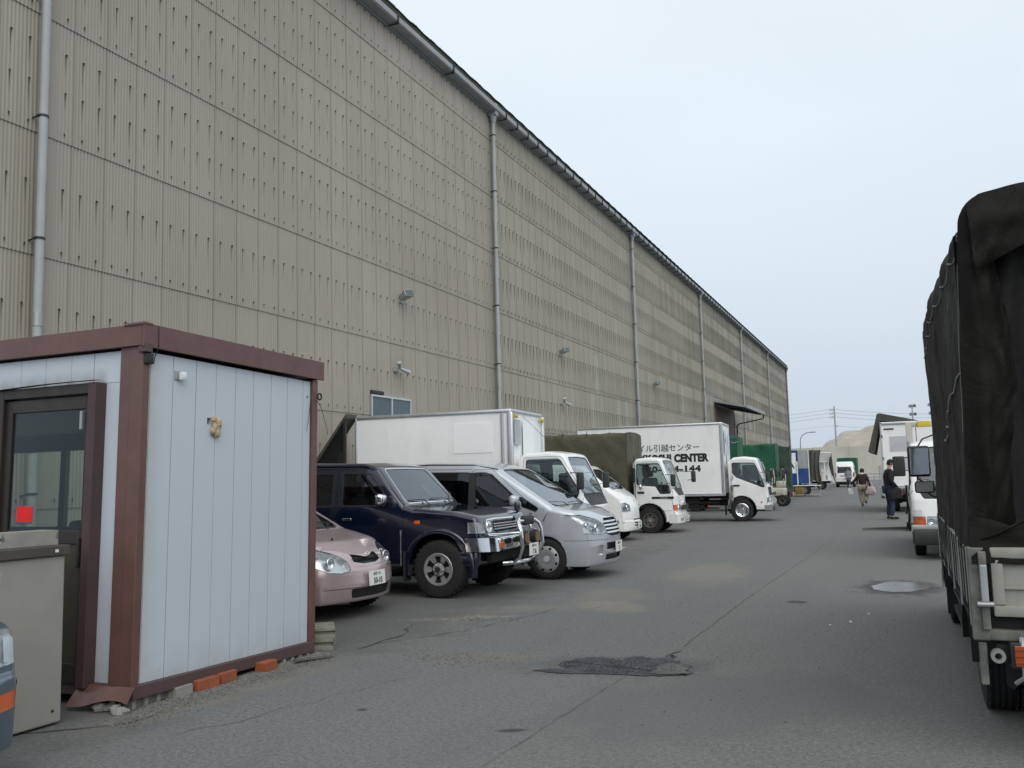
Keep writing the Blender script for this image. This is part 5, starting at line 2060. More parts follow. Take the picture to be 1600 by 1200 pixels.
def truck_cab(t, style, paint_, W=1.69, scale=1.0, glassm='glass'):
    c = CABS[style]
    a = c['arch']
    s = Shell(c['prof'], W, c['prof'][-1][1], [(a[0], a[1], a[2])], rim=.07, xs=.2, zs=.16, ycuts=(-.62, 0, .62))
    d = rpoly(c['door'], .05)
    s.side(outset(d, .007), 4); s.side(d, 3, (4,))
    w_ = rpoly(c['win'], .05)
    s.side(outset(w_, .02), 9, (0, 3)); s.side(w_, 1, (9,))
    ws = rpoly(c['ws'], .08)
    s.front(outset(ws, .018), 9, (0,), .25); s.front(ws, 2, (9,), .25)
    s.front(rpoly(c['cowl'], .06), 6, (0,), .1)
    s.front(rpoly([(-.6, 1.35), (-.6, 1.85), (.6, 1.85), (.6, 1.35)], .06), 1, (0,), .3, -1)
    for sg in (-1, 1):
        hz = (.60, .76) if style != 'round' else (.56, .74)
        hp = [(sg * p, q) for p, q in rpoly([(.42, hz[0]), (.42, hz[1]), (.64, hz[1]), (.64, hz[0])], .03)]
        s.front(hp, 5, (0,), .1)
        cp = [(sg * p, q) for p, q in rpoly([(.66, hz[0]), (.66, hz[1]), (.90, hz[1]), (.90, hz[0])], .01)]
        s.cut(cp, UY, UZ, lambda f: f.calc_center_median().x > -.20 and f.normal.x > .02, 12)
    s.deform(std_deform(W, 1.15, 2.08, .07, 10, -.45, .05, .10, xr=-9, lowtuck=.01, crown=.03))
    s.part(0, 'cab', paint_, t)
    for k in (-1, 1):
        dd = s.part(3, 'door', paint_, t, ysign=k)
        hx = c['door'][0][0] + .06
        hz_ = 1.10 if style != 'wedge' else 1.16
        MB().box((hx, k * W / 2 - .014, hz_ - .03), (hx + .19, k * W / 2 + .006, hz_ + .03), .015).build('handle', M['trim'], dd)
    s.part(4, 'panel_gap', M['black'], t, .012)
    s.part(9, 'window_seal', M['trim'], t, .002)
    s.part(1, 'side_window', M['glass'], t, .012)
    s.part(2, 'windscreen', M[glassm], t, .008)
    s.part(6, 'cowl_panel', M[c['wsm']], t, .006)
    lamp_unit(s, 5, t, 'headlight', [(-.05, .53, (hz[0] + hz[1]) / 2, .065)], .05)
    for k in (-1, 1):
        s.part(12, 'turn_signal', M['orange'] if style != 'wedge' else M['lens'], t, .004, ysign=k)
        if style == 'wedge': s.part(12, 'reflector', M['reflector'], t, .03, ysign=k)
    # inside
    MB().box((c['prof'][1][0] + .05, -W / 2 + .09, .66), (-.25, W / 2 - .09, .80), .03).build('cab_floor', M['trim'], t)
    mb = MB().box((c['prof'][1][0] + .42, -W / 2 + .12, .85), (c['prof'][1][0] + .90 - .1, W / 2 - .12, 1.02), .05)
    mb.box((c['prof'][1][0] + .25, -W / 2 + .12, .95), (c['prof'][1][0] + .42, W / 2 - .12, 1.50), .06, rot=Matrix.Rotation(-.15, 3, 'Y'))
    mb.build('seat', M['seat'], t, 40)
    for y in (-.42, .42):
        MB().box((c['prof'][1][0] + .22, y - .13, 1.52), (c['prof'][1][0] + .30, y + .13, 1.70), .04).build('headrest', M['seat'], t)
    MB().box((-.50, -W / 2 + .10, .98), (-.24, W / 2 - .10, 1.18), .05).build('dashboard', M['trim'], t)
    steering(t, -.62, -.40, 1.20, .20)
    fz = c['prof'][-1][1]
    # bumper
    bz0, bz1 = (.24, .50)
    if style == 'wedge':
        mb = MB()
        mb.grid(lambda u, v: (.13 - .10 * (2 * u - 1) ** 2 - .0 * v, (2 * u - 1) * .84, .36 + .16 * v), 16, 2)
        mb.grid(lambda u, v: (.13 - .10 * (2 * u - 1) ** 2 - .14 * v, (2 * u - 1) * .84, .52), 16, 1)
        for k in (-1, 1): mb.grid(lambda u, v, k=k: (.03 - .25 * u, k * .84, .36 + .16 * v), 2, 2)
        mb.build('bumper', M['chrome'], t, 60)
        MB().box((-.20, -.80, .38), (-.02, .80, .50), .02).build('bumper_beam', M['dark'], t)
        mb = MB()
        for z in (.60, .66, .72, .78): mb.box((-.005, -.40, z - .014), (.02, .40, z + .014), .005)
        mb.box((-.005, -.64, .80), (.022, .64, .83), .005)
        mb.build('grille', M['chrome'], t)
    elif style == 'angular':
        mb = MB().grid(lambda u, v: (.055 - .10 * (2 * u - 1) ** 4 - .012 * v, (2 * u - 1) * .845, .27 + .23 * v), 18, 3)
        mb.grid(lambda u, v: (.043 - .10 * (2 * u - 1) ** 4 - .10 * v, (2 * u - 1) * .845, .50), 18, 1)
        for k in (-1, 1): mb.grid(lambda u, v, k=k: (-.045 - .22 * u, k * .845, .27 + .23 * v), 2, 2)
        mb.build('bumper', M['white2'], t, 60)
        MB().box((.040, -.42, .62), (.012, .42, .74), .006).build('grille', M['trim'], t)
        for k in (-1, 1): MB().box((.03, k * .55 - .10, .34), (.052, k * .55 + .06, .42), .01).build('fog_lamp', M['reflector'], t)
    else:
        mb = MB().grid(lambda u, v: (.04 - .10 * (2 * u - 1) ** 4 - .012 * v, (2 * u - 1) * .845, .25 + .22 * v), 18, 3)
        mb.grid(lambda u, v: (.028 - .10 * (2 * u - 1) ** 4 - .10 * v, (2 * u - 1) * .845, .47), 18, 1)
        for k in (-1, 1): mb.grid(lambda u, v, k=k: (-.06 - .22 * u, k * .845, .25 + .22 * v), 2, 2)
        mb.build('bumper', M['trim'] if paint_ is M['cream'] else M['steel'], t, 60)
        MB().box((-.015, -.34, .58), (.008, .34, .70), .01).build('grille', M['steel'], t)
    # wipers
    for y in (-.30, .35):
        wiper(t, [(-.16, y, 1.21), (-.17, y + .08, 1.27), (-.26, y - .42, 1.42)])
    for k in (-1, 1):
        MB().box((a[0] - .56, k * .62 - .02, .20), (a[0] - .53, k * .62 + .20, .62), .004).build('mud_flap', M['rubber'], t)
        MB().box((a[0] + a[2] - .02, k * .70 - .06, .34), (-.12 if style != 'wedge' else -.2, k * .70 + .12, c['prof'][-1][1] + .03), .02).build('step', M['dark'], t)
        # wheel well lining
        mb = MB().grid(lambda u, v, k=k: (a[0] + (a[2] - .01) * math.cos(R(-5) + R(190) * u), k * (W / 2 - .015 - .5 * v), a[1] + (a[2] - .01) * math.sin(R(-5) + R(190) * u)), 20, 1)
        mb.build('wheel_well', M['dark'], t, 60)
    return s


def truck_mirrors(t, W, xm, zm, zt=None, reach=.32, both=True, sides=(-1, 1), size=(.11, .18, .32)):
    for k in sides:
        y = k * (W / 2 + reach - .1)
        mb = MB().box((-size[0] / 2, -size[1] / 2, -size[2] / 2), (size[0] / 2, size[1] / 2, size[2] / 2), .03, seg=3)
        o = mb.build('door_mirror', M['trim'], t, 60)
        o.location = (xm, y, zm)
        MB().box((-size[0] / 2 - .003, -size[1] / 2 + .02, -size[2] / 2 + .025), (-size[0] / 2 + .002, size[1] / 2 - .02, size[2] / 2 - .025)).build('mirror_glass', M['chrome'], o)
        MB().tube([(-.25 if xm < .1 else -.1, -k * (reach + .02), -.10), (0.01, -k * .02, -.06), (.01, 0, -.15), (.01, 0, .12), (-.05, -k * .02, .15), (-.35, -k * (reach + .02), .16)], .009, 6).build('mirror_arm', M['trim'], o, 60)


def chassis(t, x0, x1, W, zr=.62, wheel_x=None, dual=True, wheels_r=.36, front_x=-.9, style='steel', ws=None, z_rail=.52):
    for k in (-1, 1):
        MB().box((x0, k * .38 - .035, z_rail), (x1, k * .38 + .035, z_rail + .16), .005).build('chassis_rail', M['dark'], t)
    mb = MB()
    n = int((x1 - x0) / .5)
    for i in range(n + 1):
        x = x0 + (x1 - x0) * i / n
        mb.box((x - .03, -.38, z_rail + .03), (x + .03, .38, z_rail + .13))
    mb.build('cross_member', M['dark'], t)['kind'] = 'stuff'
    if ws is None: ws = wheel_set(style, wheels_r, .20, wheels_r * .56)
    for k in (-1, 1):
        put_wheel(ws, t, front_x, k * (W / 2 - .13), wheels_r, k)
        put_wheel(ws, t, wheel_x, k * (W / 2 - .16), wheels_r, k)
    MB().cyl((wheel_x, -W / 2 + .25, wheels_r), (wheel_x, W / 2 - .25, wheels_r), .06, 10).sphere((wheel_x, 0, wheels_r), .16, 12).build('rear_axle', M['dark'], t)
    MB().cyl((front_x, -W / 2 + .25, wheels_r), (front_x, W / 2 - .25, wheels_r), .045, 8).build('front_axle', M['dark'], t)
    return ws


def cargo_box(t, x0, x1, W, z0, z1, mat='boxpanel', rail='alu', r=.045):
    mb = MB().box((x0 + .02, -W / 2 + .02, z0 + .06), (x1 - .02, W / 2 - .02, z1 - .02))
    b = mb.build('cargo_box', M[mat], t, 30)
    for k in (-1, 1):
        MB().box((x0, k * (W / 2 - .02) - .03, z1 - .075), (x1, k * (W / 2 - .02) + .03, z1), .028, seg=3).build('top_rail', M[rail], b, 40)
        MB().box((x0, k * (W / 2 - .02) - .025, z0), (x1, k * (W / 2 - .02) + .025, z0 + .09), .006).build('bottom_rail', M[rail], b)
        for x in (x0, x1):
            MB().box((x - .045 if x == x1 else x - .005, k * (W / 2 - .03) - .045, z0), (x + .005 if x == x1 else x + .045, k * (W / 2 - .03) + .035, z1 - .03), .018).build('corner_post', M[rail], b, 40)
    MB().box((x1 - .04, -W / 2 + .02, z1 - .075), (x1 + .012, W / 2 - .02, z1), .024, seg=3).build('front_rail', M[rail], b, 40)
    MB().box((x0, -W / 2 + .02, z0), (x1, W / 2 - .02, z0 + .08)).build('cargo_floor', M['dark'], b)
    return b


def tarp(t, x0, x1, W, z0, z1, mat, nm='tarp', amp=.02, seed=1, nx=40, rad=.07, bows=(), droop=.03, flare=0., hemamp=.03, ny=18, nz=26, ridge=.02):
    """canvas hood over hoops: sagging top, creased sides, uneven hem"""
    Vs = Vector((seed * 3.7, seed * 1.3, seed * .7))

    def ring(u):           # v: across, 0 = left hem, 1 = right hem
        pass
    hh = z1 - z0
    per = 2 * hh + W

    def pt(x, v):
        d = v * per
        if d < hh: y, z, n = W / 2, z0 + d, (0, 1, 0)
        elif d < hh + W: y, z, n = W / 2 - (d - hh), z1, (0, 0, 1)
        else: y, z, n = -W / 2, z1 - (d - hh - W), (0, -1, 0)
        # round the shoulders
        for s in (-1, 1):
            cy, cz = s * (W / 2 - rad), z1 - rad
            if y * s > W / 2 - rad and z > z1 - rad:
                q = Vector((y - cy, z - cz))
                q = q.normalized() * rad
                y, z = cy + q.x, cz + q.y
                n = (0, q.x / rad, q.y / rad)
        sag = 0
        if z > z1 - rad * 1.01:
            sag = -droop * abs(math.sin(math.pi * (x - x0) / .62)) ** .8 * (1 - abs(2 * y / W) ** 4) * .8 + ridge * (1 - (2 * y / W) ** 2)
        P = Vector((x, y, z))
        a = amp * (noise.noise(Vector((x * 1.3, y * 1.5 + z * .3, z * 1.2)) + Vs) + .5 * noise.noise(Vector((x * 4.1 + z * 1.4, y * 4, z * 2.6)) + Vs))
        a += amp * .5 * noise.noise(Vector(((x + z * .6) * 7, y * 5, z * 1.5)) + Vs)
        side = 1 if n[2] < .3 else 0
        fl = flare * max(0, 1 - (z - z0) / hh) * side
        P += Vector(n) * (a + fl)
        P.z += sag
        if z < z0 + .02: P.z += hemamp * noise.noise(Vector((x * 2.2, y, 0)) + Vs)
        return P
    nv = nz * 2 + ny
    mb = MB()
    bm = mb.bm
    G = [[bm.verts.new(pt(x0 + (x1 - x0) * i / nx, j / nv)) for j in range(nv + 1)] for i in range(nx + 1)]
    for i in range(nx):
        for j in range(nv):
            bm.faces.new((G[i][j], G[i + 1][j], G[i + 1][j + 1], G[i][j + 1]))
    # ends: sheets hanging just inside the rim, softly creased
    for i, sx in ((0, -1), (nx, 1)):
        rim = G[i]
        xe = x0 if i == 0 else x1
        kk, jj = 14, 14
        grid_ = []
        for a in range(kk + 1):
            row_ = []
            for b in range(jj + 1):
                y = (W / 2) * (1 - 2 * a / kk)
                z = z0 + hh * b / jj
                yy = max(-W / 2, min(W / 2, y))
                # squeeze into the rounded outline
                if z > z1 - rad and abs(yy) > W / 2 - rad:
                    s = 1 if yy > 0 else -1
                    q = Vector((yy - s * (W / 2 - rad), z - (z1 - rad)))
                    if q.length > rad: q = q.normalized() * rad
                    yy, z = s * (W / 2 - rad) + q.x, z1 - rad + q.y
                if b == jj: z += ridge * (1 - (2 * yy / W) ** 2) 
                d = amp * 1.0 * noise.noise(Vector((yy * 3, z * 1.6, sx * 4.)) + Vs) + amp * .7 * noise.noise(Vector((yy * 9, z * 2.2, sx)) + Vs)
                edge = 0 if a in (0, kk) or b in (0, jj) else 1
                row_.append(bm.verts.new((xe + sx * (.004 + d * edge), yy, z)))
            grid_.append(row_)
        for a in range(kk):
            for b in range(jj):
                bm.faces.new((grid_[a][b], grid_[a + 1][b], grid_[a + 1][b + 1], grid_[a][b + 1]))
    bmesh.ops.remove_doubles(bm, verts=bm.verts[:], dist=.0015)
    return mb.build(nm, mat, t, 60)


def bed(t, x0, x1, W, z=.78, h=.36, mat='white2', gate='steel'):
    b = MB().box((x0, -W / 2, z - .08), (x1, W / 2, z)).build('cargo_bed', M['steel'], t)
    for k in (-1, 1):
        m_ = MB().box((x0 + .03, k * (W / 2 - .02) - .018, z), (x1 - .03, k * (W / 2 - .02) + .018, z + h), .006)
        for q in range(4):
            x = x0 + (x1 - x0) * (q + .5) / 4
            m_.box((x - .03, k * (W / 2) - .012, z - .02), (x + .03, k * (W / 2) + .014, z + h - .05), .004)
        m_.build('side_gate', M[mat], b)
    MB().box((x0 - .01, -W / 2 + .02, z), (x0 + .03, W / 2 - .02, z + h), .006).build('tail_gate', M[mat], b)
    return b


def tail(t, x, W, z=.50):
    for k in (-1, 1):
        o = MB().box((x - .05, k * (W / 2 - .25) - .18, z), (x - .02, k * (W / 2 - .25) + .18, z + .12), .01).build('tail_lamp', M['red'], t)
        MB().box((x - .056, k * (W / 2 - .25) - .05, z + .005), (x - .048, k * (W / 2 - .25) + .05, z + .115), .006).build('turn_signal', M['orange'], o)


# truck 1: plain white box
def box_truck():
    t = thing('box_truck', 'small white box truck without lettering standing next to the silver minivan', 'truck', (-5.22, 16.62, 0), R(3))
    truck_cab(t, 'round', M['white'], 1.69)
    chassis(t, -4.85, -1.3, 1.69, wheel_x=-3.75, wheels_r=.34, front_x=-.88)
    W = 1.88
    b = cargo_box(t, -4.92, -1.55, W, .84, 2.90, r=.06)
    # rounded roof rail, front corner column with fluted profile
    for k in (-1, 1):
        MB().box((-1.62, k * (W / 2) - .05, .84), (-1.50, k * (W / 2) + .02, 2.84), .03, seg=3).build('corner_column', M['alu'], b, 40)
        MB().box((-1.76, k * (W / 2 - .002) - .012, .84), (-1.70, k * (W / 2 - .002) + .012, 2.82), .006).build('column_rib', M['alu'], b)
    M['boxpatch'] = plain('fresh_white_panel', (.86, .87, .87), .35, var=.02, coat=.2)
    MB().box((-2.75, -W / 2 + .019, 2.08), (-1.95, -W / 2 + .010, 2.66)).build('repainted_patch', M['boxpatch'], b)
    MB().box((-1.53, -W / 2 + .12, 2.22), (-1.515, -W / 2 + .45, 2.70), .004).build('grey_plate', plain('grey_plate', (.42, .44, .46), .5), b)
    MB().box((-1.535, -W / 2 + .62, 1.95), (-1.522, -W / 2 + 1.25, 2.70)).build('repainted_patch', M['boxpatch'], b)
    for y in (-W / 2 + .08, W / 2 - .22):
        lm = MB().box((-1.53, y, 2.73), (-1.49, y + .17, 2.80), .006).build('marker_lamp', M['yellow'], b)
        MB().sphere((-1.47, y + .03, 2.76), .025, 8).build('bulb', M['yellow'], lm, 60)
    # diagonal old print on the side: a slightly lighter field
    mb = MB().prism([(-4.85, -W / 2 + .017, .95), (-4.85, -W / 2 + .017, 2.78), (-4.25, -W / 2 + .017, 2.78), (-3.75, -W / 2 + .017, .95)], (0, -.002, 0))
    mb.build('faded_field', plain('faded_white_field', (.80, .82, .82), .38, var=.02), b)
    truck_mirrors(t, 1.69, -.22, 1.50, reach=.20)
    plate(t, '13-52', .055, .05, .38)
    # brand-like emblem: three little rhombs
    for (dy, dz) in ((0, .03), (-.026, -.012), (.026, -.012)):
        MB().prism([(-.055, dy, .90 + dz - .024), (-.055, dy + .016, .90 + dz), (-.055, dy, .90 + dz + .024), (-.055, dy - .016, .90 + dz)], (.012, 0, 0)).build('emblem', M['black'], t)
    text('CANTER', .06, M['black'], t, (.004, .28, .80), (0, 1, 0), (0, 0, 1))
    # sun screen and papers behind the windscreen
    MB().box((-.50, -.28, 1.32), (-.46, -.06, 1.78), .004, rot=Matrix.Rotation(-.45, 3, 'Y')).build('pink_card', plain('pink_card', (.62, .36, .36), .7), t)
    MB().tube([(-.66, -.80, 2.06), (-1.3, -1.0, 2.75)], .004, 5).build('antenna', M['trim'], t)
    MB().grid(lambda u, v: (-1.30 + .64 * u, -.85 - .025 * v, 1.945 - .05 * v), 6, 1).build('window_visor', M['glass'], t, 60)
    return t


def kei_van():
    t = thing('kei_van', 'small white van half hidden between the plain box truck and the olive tarpaulin truck', 'van', (-5.98, 21.65, 0), R(1))
    W = 1.475
    prof = [(-3.30, .26, .04), (-3.36, .8, .08), (-3.30, 1.72, .12), (-3.05, 1.86, .14), (-2.0, 1.90, .5), (-1.20, 1.85, .2), (-.44, 1.22, .10), (-.16, 1.06, .16), (-.03, .86, .08), (0, .56, .05), (0, .50, .02), (.03, .48, .02), (.02, .24, .04)]
    s = Shell(prof, W, .24, [(-.62, .27, .33), (-2.75, .27, .33)], rim=.08, xs=.2, zs=.16, ycuts=(-.5, 0, .5))
    d = rpoly([(-.98, .4), (-.70, 1.12), (-1.15, 1.72), (-1.85, 1.74), (-1.85, .32)], .05)
    s.side(outset(d, .006), 4); s.side(d, 3, (4,))
    for wp in ([(-.78, 1.14), (-1.22, 1.66), (-1.78, 1.68), (-1.78, 1.12)], [(-1.95, 1.12), (-1.95, 1.68), (-3.05, 1.66), (-3.1, 1.15)]):
        p = rpoly(wp, .05)
        s.side(outset(p, .016), 9, (0, 3)); s.side(p, 1, (9,))
    ws = rpoly([(-.62, 1.26), (-.56, 1.74), (.56, 1.74), (.62, 1.26)], .08)
    s.front(outset(ws, .016), 9, (0,), .25); s.front(ws, 2, (9,), .25)
    for sg in (-1, 1):
        hp = [(sg * p, q) for p, q in rpoly([(.44, .70), (.46, .88), (.60, .93), (.78, .90), (.78, .70)], .03)]
        s.cut(hp, UY, UZ, lambda f: f.calc_center_median().x > -.25 and f.normal.x > .02, 5)
    for z in (.36, .42, .50):
        s.front(rpoly([(-.34, z), (-.34, z + .03), (.34, z + .03), (.34, z)], 0), 6, (0,), .1)
    s.deform(std_deform(W, 1.15, 1.88, .12, 3.36, -.7, .08, .17, tr=.03, bowr=.03))
    s.part(0, 'body', M['white'], t)
    s.part(3, 'door', M['white'], t)
    s.part(4, 'panel_gap', M['black'], t, .012)
    s.part(9, 'window_seal', M['trim'], t, .002)
    s.part(1, 'side_window', M['tint'], t, .01)
    s.part(2, 'windscreen', M['glass'], t, .006)
    s.part(6, 'grille_slot', M['black'], t, .02)
    lamp_unit(s, 5, t, 'headlight', [(-.12, .54, .81, .06)], .05)
    liner(t, -3.2, -.25, 1.1, .22, .55)
    seats(t, [(-1.5, 2)], 1.1, .72)
    MB().box((-1.0, -.58, 1.0), (-.62, .58, 1.14), .05).build('dashboard', M['trim'], t)
    steering(t, -1.1, -.3, 1.16, .17)
    w_ = wheel_set('steel', .275, .155, .165)
    for x in (-.62, -2.75):
        for k in (-1, 1): put_wheel(w_, t, x, k * .64, .275, k)
    for k in (-1, 1): mirror_car(t, -.86, k * .74, 1.22, M['trim'], k, (.09, .16, .16))
    for y in (-.1, .4): wiper(t, [(-.36, y, 1.22), (-.42, y + .06, 1.27), (-.56, y - .38, 1.42)])
    plate(t, '41-80', .04, 0, .38)
    MB().prism([(-.10, -.03, .97), (-.09, 0, 1.0), (-.10, .03, .97), (-.09, 0, .94)], (.012, 0, 0)).build('emblem', M['chrome'], t)
    return t


def tarp_truck_olive():
    t = thing('tarpaulin_truck', 'white cab truck with olive tarpaulin hood beside the moving company truck', 'truck', (-5.55, 24.9, 0), R(2.5))
    truck_cab(t, 'angular', M['white'], 1.69)
    chassis(t, -4.4, -1.1, 1.69, wheel_x=-3.2, wheels_r=.35, front_x=-.80)
    bed(t, -4.45, -1.40, 1.75, .80, .34)
    o = tarp(t, -4.45, -1.35, 1.85, 1.02, 2.74, M['tarp_olive'], 'tarpaulin', .035, 3, 40, .06, ridge=.05, droop=.04)
    for x, c in ((-3.2, 'black'), (-2.5, 'greenpaint')):
        if c == 'greenpaint' and c not in M: M[c] = plain('green_cord', (.01, .16, .06), .7)
        MB().tube([(x, -.80, 2.83), (x + .03, -.94, 2.76), (x + .01, -.965, 2.66)], .012, 5).build('tie_cord', M[c], o, 60)
    # exterior
    MB().box((-.72, -.853, .925), (-.12, -.846, .985), .003).build('door_badge', M['black'], t)
    text('ATLAS', .058, M['alu'], t, (-.50, -.856, .936), (1, 0, 0), (0, 0, 1), sx=1.3)
    truck_mirrors(t, 1.69, -.10, 1.42, reach=.20, sides=(-1,))
    truck_mirrors(t, 1.69, .10, 1.50, reach=.40, sides=(1,))
    # tall rear-view stalk with round mirror at the rear door edge
    MB().tube([(-1.14, -.88, 1.30), (-1.14, -.99, 1.30), (-1.14, -.99, 2.10)], .008, 6).tube([(-.95, -.86, 1.22), (-1.14, -.99, 1.28)], .008, 6).build('stalk', M['trim'], t)
    MB().box((-1.18, -1.05, 1.38), (-1.12, -.93, 1.78), .03).build('side_mirror', M['trim'], t)
    MB().sphere((-.98, -1.02, 1.26), .085, 12, (.5, 1, 1)).build('round_mirror', M['chrome'], t, 60)
    MB().grid(lambda u, v: (-1.12 + .60 * u, -.85 - .03 * v, 1.925 - .06 * v), 6, 1).build('window_visor', M['glass'], t, 60)
    plate(t, '28-07', .075, 0, .37)
    MB().cyl((-.02, 0, .80), (.012, 0, .80), .035, 16).build('emblem', M['chrome'], t)
    return t


def moving_truck():
    t = thing('moving_truck', 'long white box truck with japanese lettering and HIKKOSHI CENTER on its side', 'truck', (-3.90, 30.75, 0), R(3.5))
    truck_cab(t, 'wedge', M['white'], 1.70)
    ws = wheel_set('chrome', .365, .20, .215)
    chassis(t, -6.4, -1.2, 1.70, wheel_x=-4.6, wheels_r=.365, front_x=-.93, ws=ws)
    W = 1.98
    b = cargo_box(t, -6.35, -1.42, W, .84, 3.24)
    MB().box((-1.52, -W / 2 - .006, .84), (-1.41, -W / 2 + .10, 3.18), .02).build('corner_column', M['alu'], b, 40)
    # printed notes on the front wall
    for (a, c, d, e_) in ((-.62, -.30, 2.2, 3.0), (-.1, .16, 1.9, 2.9), (.35, .7, 2.2, 2.9)):
        MB().box((-1.402, a, d), (-1.398, c, e_)).build('faded_sticker', plain('pale_blue_sticker', (.62, .66, .74), .6), b)
    text('HI', .30, M['bluetext'], b, (-1.396, -.50, 2.55), (0, 1, 0), (0, 0, 1))
    # lettering
    y = -W / 2 + .017
    jp = text_mesh('\u30b9\u30de\u30a4\u30eb\u5f15\u8d8a\u30bb\u30f3\u30bf\u30fc', .30, M['black'], bold=0.002)
    xs_ = [v.co.x for v in jp.vertices]
    wdt = max(xs_) - min(xs_)
    k = 2.55 / wdt
    jp.transform(Matrix.Diagonal((k, k * 1.0, 1, 1)))
    jp.transform(Matrix.Translation((-4.76, y, 2.36)) @ Matrix.Rotation(math.pi / 2, 4, 'X'))
    link('japanese_lettering', jp, b)
    en = text_mesh('HIKKOSHI CENTER', .40, M['black'], bold=0.026, spacing=1.04)
    xs_ = [v.co.x for v in en.vertices]
    k = 2.58 / (max(xs_) - min(xs_))
    en.transform(Matrix.Diagonal((k, .86, 1, 1)))
    en.transform(Matrix.Translation((-4.48, y, 1.99)) @ Matrix.Rotation(math.pi / 2, 4, 'X'))
    link('lettering', en, b)
    ph = text_mesh('0120-144-144', .27, M['black'], bold=0.014, spacing=1.1)
    xs_ = [v.co.x for v in ph.vertices]
    k = 2.20 / (max(xs_) - min(xs_))
    ph.transform(Matrix.Diagonal((k, 1.0, 1, 1)))
    ph.transform(Matrix.Translation((-4.36, y, 1.66)) @ Matrix.Rotation(math.pi / 2, 4, 'X'))
    link('phone_number', ph, b)
    # side guard
    for z in (.42, .60):
        MB().box((-4.0, -.84, z), (-1.65, -.81, z + .05), .004).build('side_guard', M['dark'], t)
    MB().box((-3.2, -.80, .42), (-2.3, -.42, .80), .04).build('fuel_tank', M['dark'], t)
    MB().sphere((-2.0, -.72, .50), .05, 8).build('marker', M['orange'], t)
    truck_mirrors(t, 1.70, -.08, 1.42, reach=.18, sides=(-1,))
    truck_mirrors(t, 1.70, .30, 1.50, reach=.42, sides=(1,))
    MB().cyl((-.30, -.855, .62), (-.30, -.862, .62), .028, 12).build('side_marker', M['orange'], t)
    return t


box_truck()
kei_van()
tarp_truck_olive()
moving_truck()


# the row continues -----------------------------------------------------
def row_truck(label, X, Y, rz, cab, cabmat, tm, x0, x1, W, z0, z1, seed, wheel_x, amp=.03, **kw):
    t = thing('tarpaulin_truck', label, 'truck', (X, Y, 0), rz)
    if cab:
        truck_cab(t, cab, M[cabmat], 1.69)
        truck_mirrors(t, 1.69, .05, 1.5, reach=.36)
    chassis(t, x0, x1 - .1, 1.69, wheel_x=wheel_x, wheels_r=.35, front_x=x1 - .55 if not cab else -.9)
    bed(t, x0, x1 - .05, W - .08, .80, .34)
    tarp(t, x0, x1, W, z0, z1, M[tm], 'tarpaulin', amp, seed, 30, **kw)
    if not cab: tail(t, x1 + .02, 1.8)
    return t


g1 = row_truck('truck under green tarpaulin with a white rope pattern behind the moving company truck', -4.85, 38.6, R(2), 'angular', 'white2', 'tarp_green', -4.2, -1.27, 1.9, .95, 3.05, 5, -3.1)
M['rope'] = plain('white_rope', (.66, .68, .66), .8)
mb = MB()
for k in range(9):
    x = -4.1 + .32 * k
    mb.tube([(x, -.965, 2.86), (x + .16, -.97, 2.80), (x + .32, -.965, 2.86)], .010, 4)
for (x, z) in ((-1.75, 2.58), (-1.75, 2.38), (-3.1, 2.5)):
    mb.tube([(x - .12, -.985, z + .1), (x - .12, -.985, z - .08), (x + .12, -.985, z - .08), (x + .12, -.985, z + .1), (x - .12, -.985, z + .1)], .014, 4)
mb.build('white_rope', M['rope'], g1, 60)['kind'] = 'stuff'
row_truck('truck under bright green tarpaulin with pale front edge left of the dark green one', -4.80, 45.4, R(2), None, 'cream', 'tarp_green', -4.4, -.66, 1.9, .80, 2.92, 8, -3.0)
row_truck('truck under drooping dark green tarpaulin next to the blue truck', -5.0, 52.8, R(3), None, 'white2', 'tarp_dgreen', -4.2, -.62, 2.0, .42, 3.0, 11, -3.0, .07, droop=.2, flare=.06, hemamp=.10)


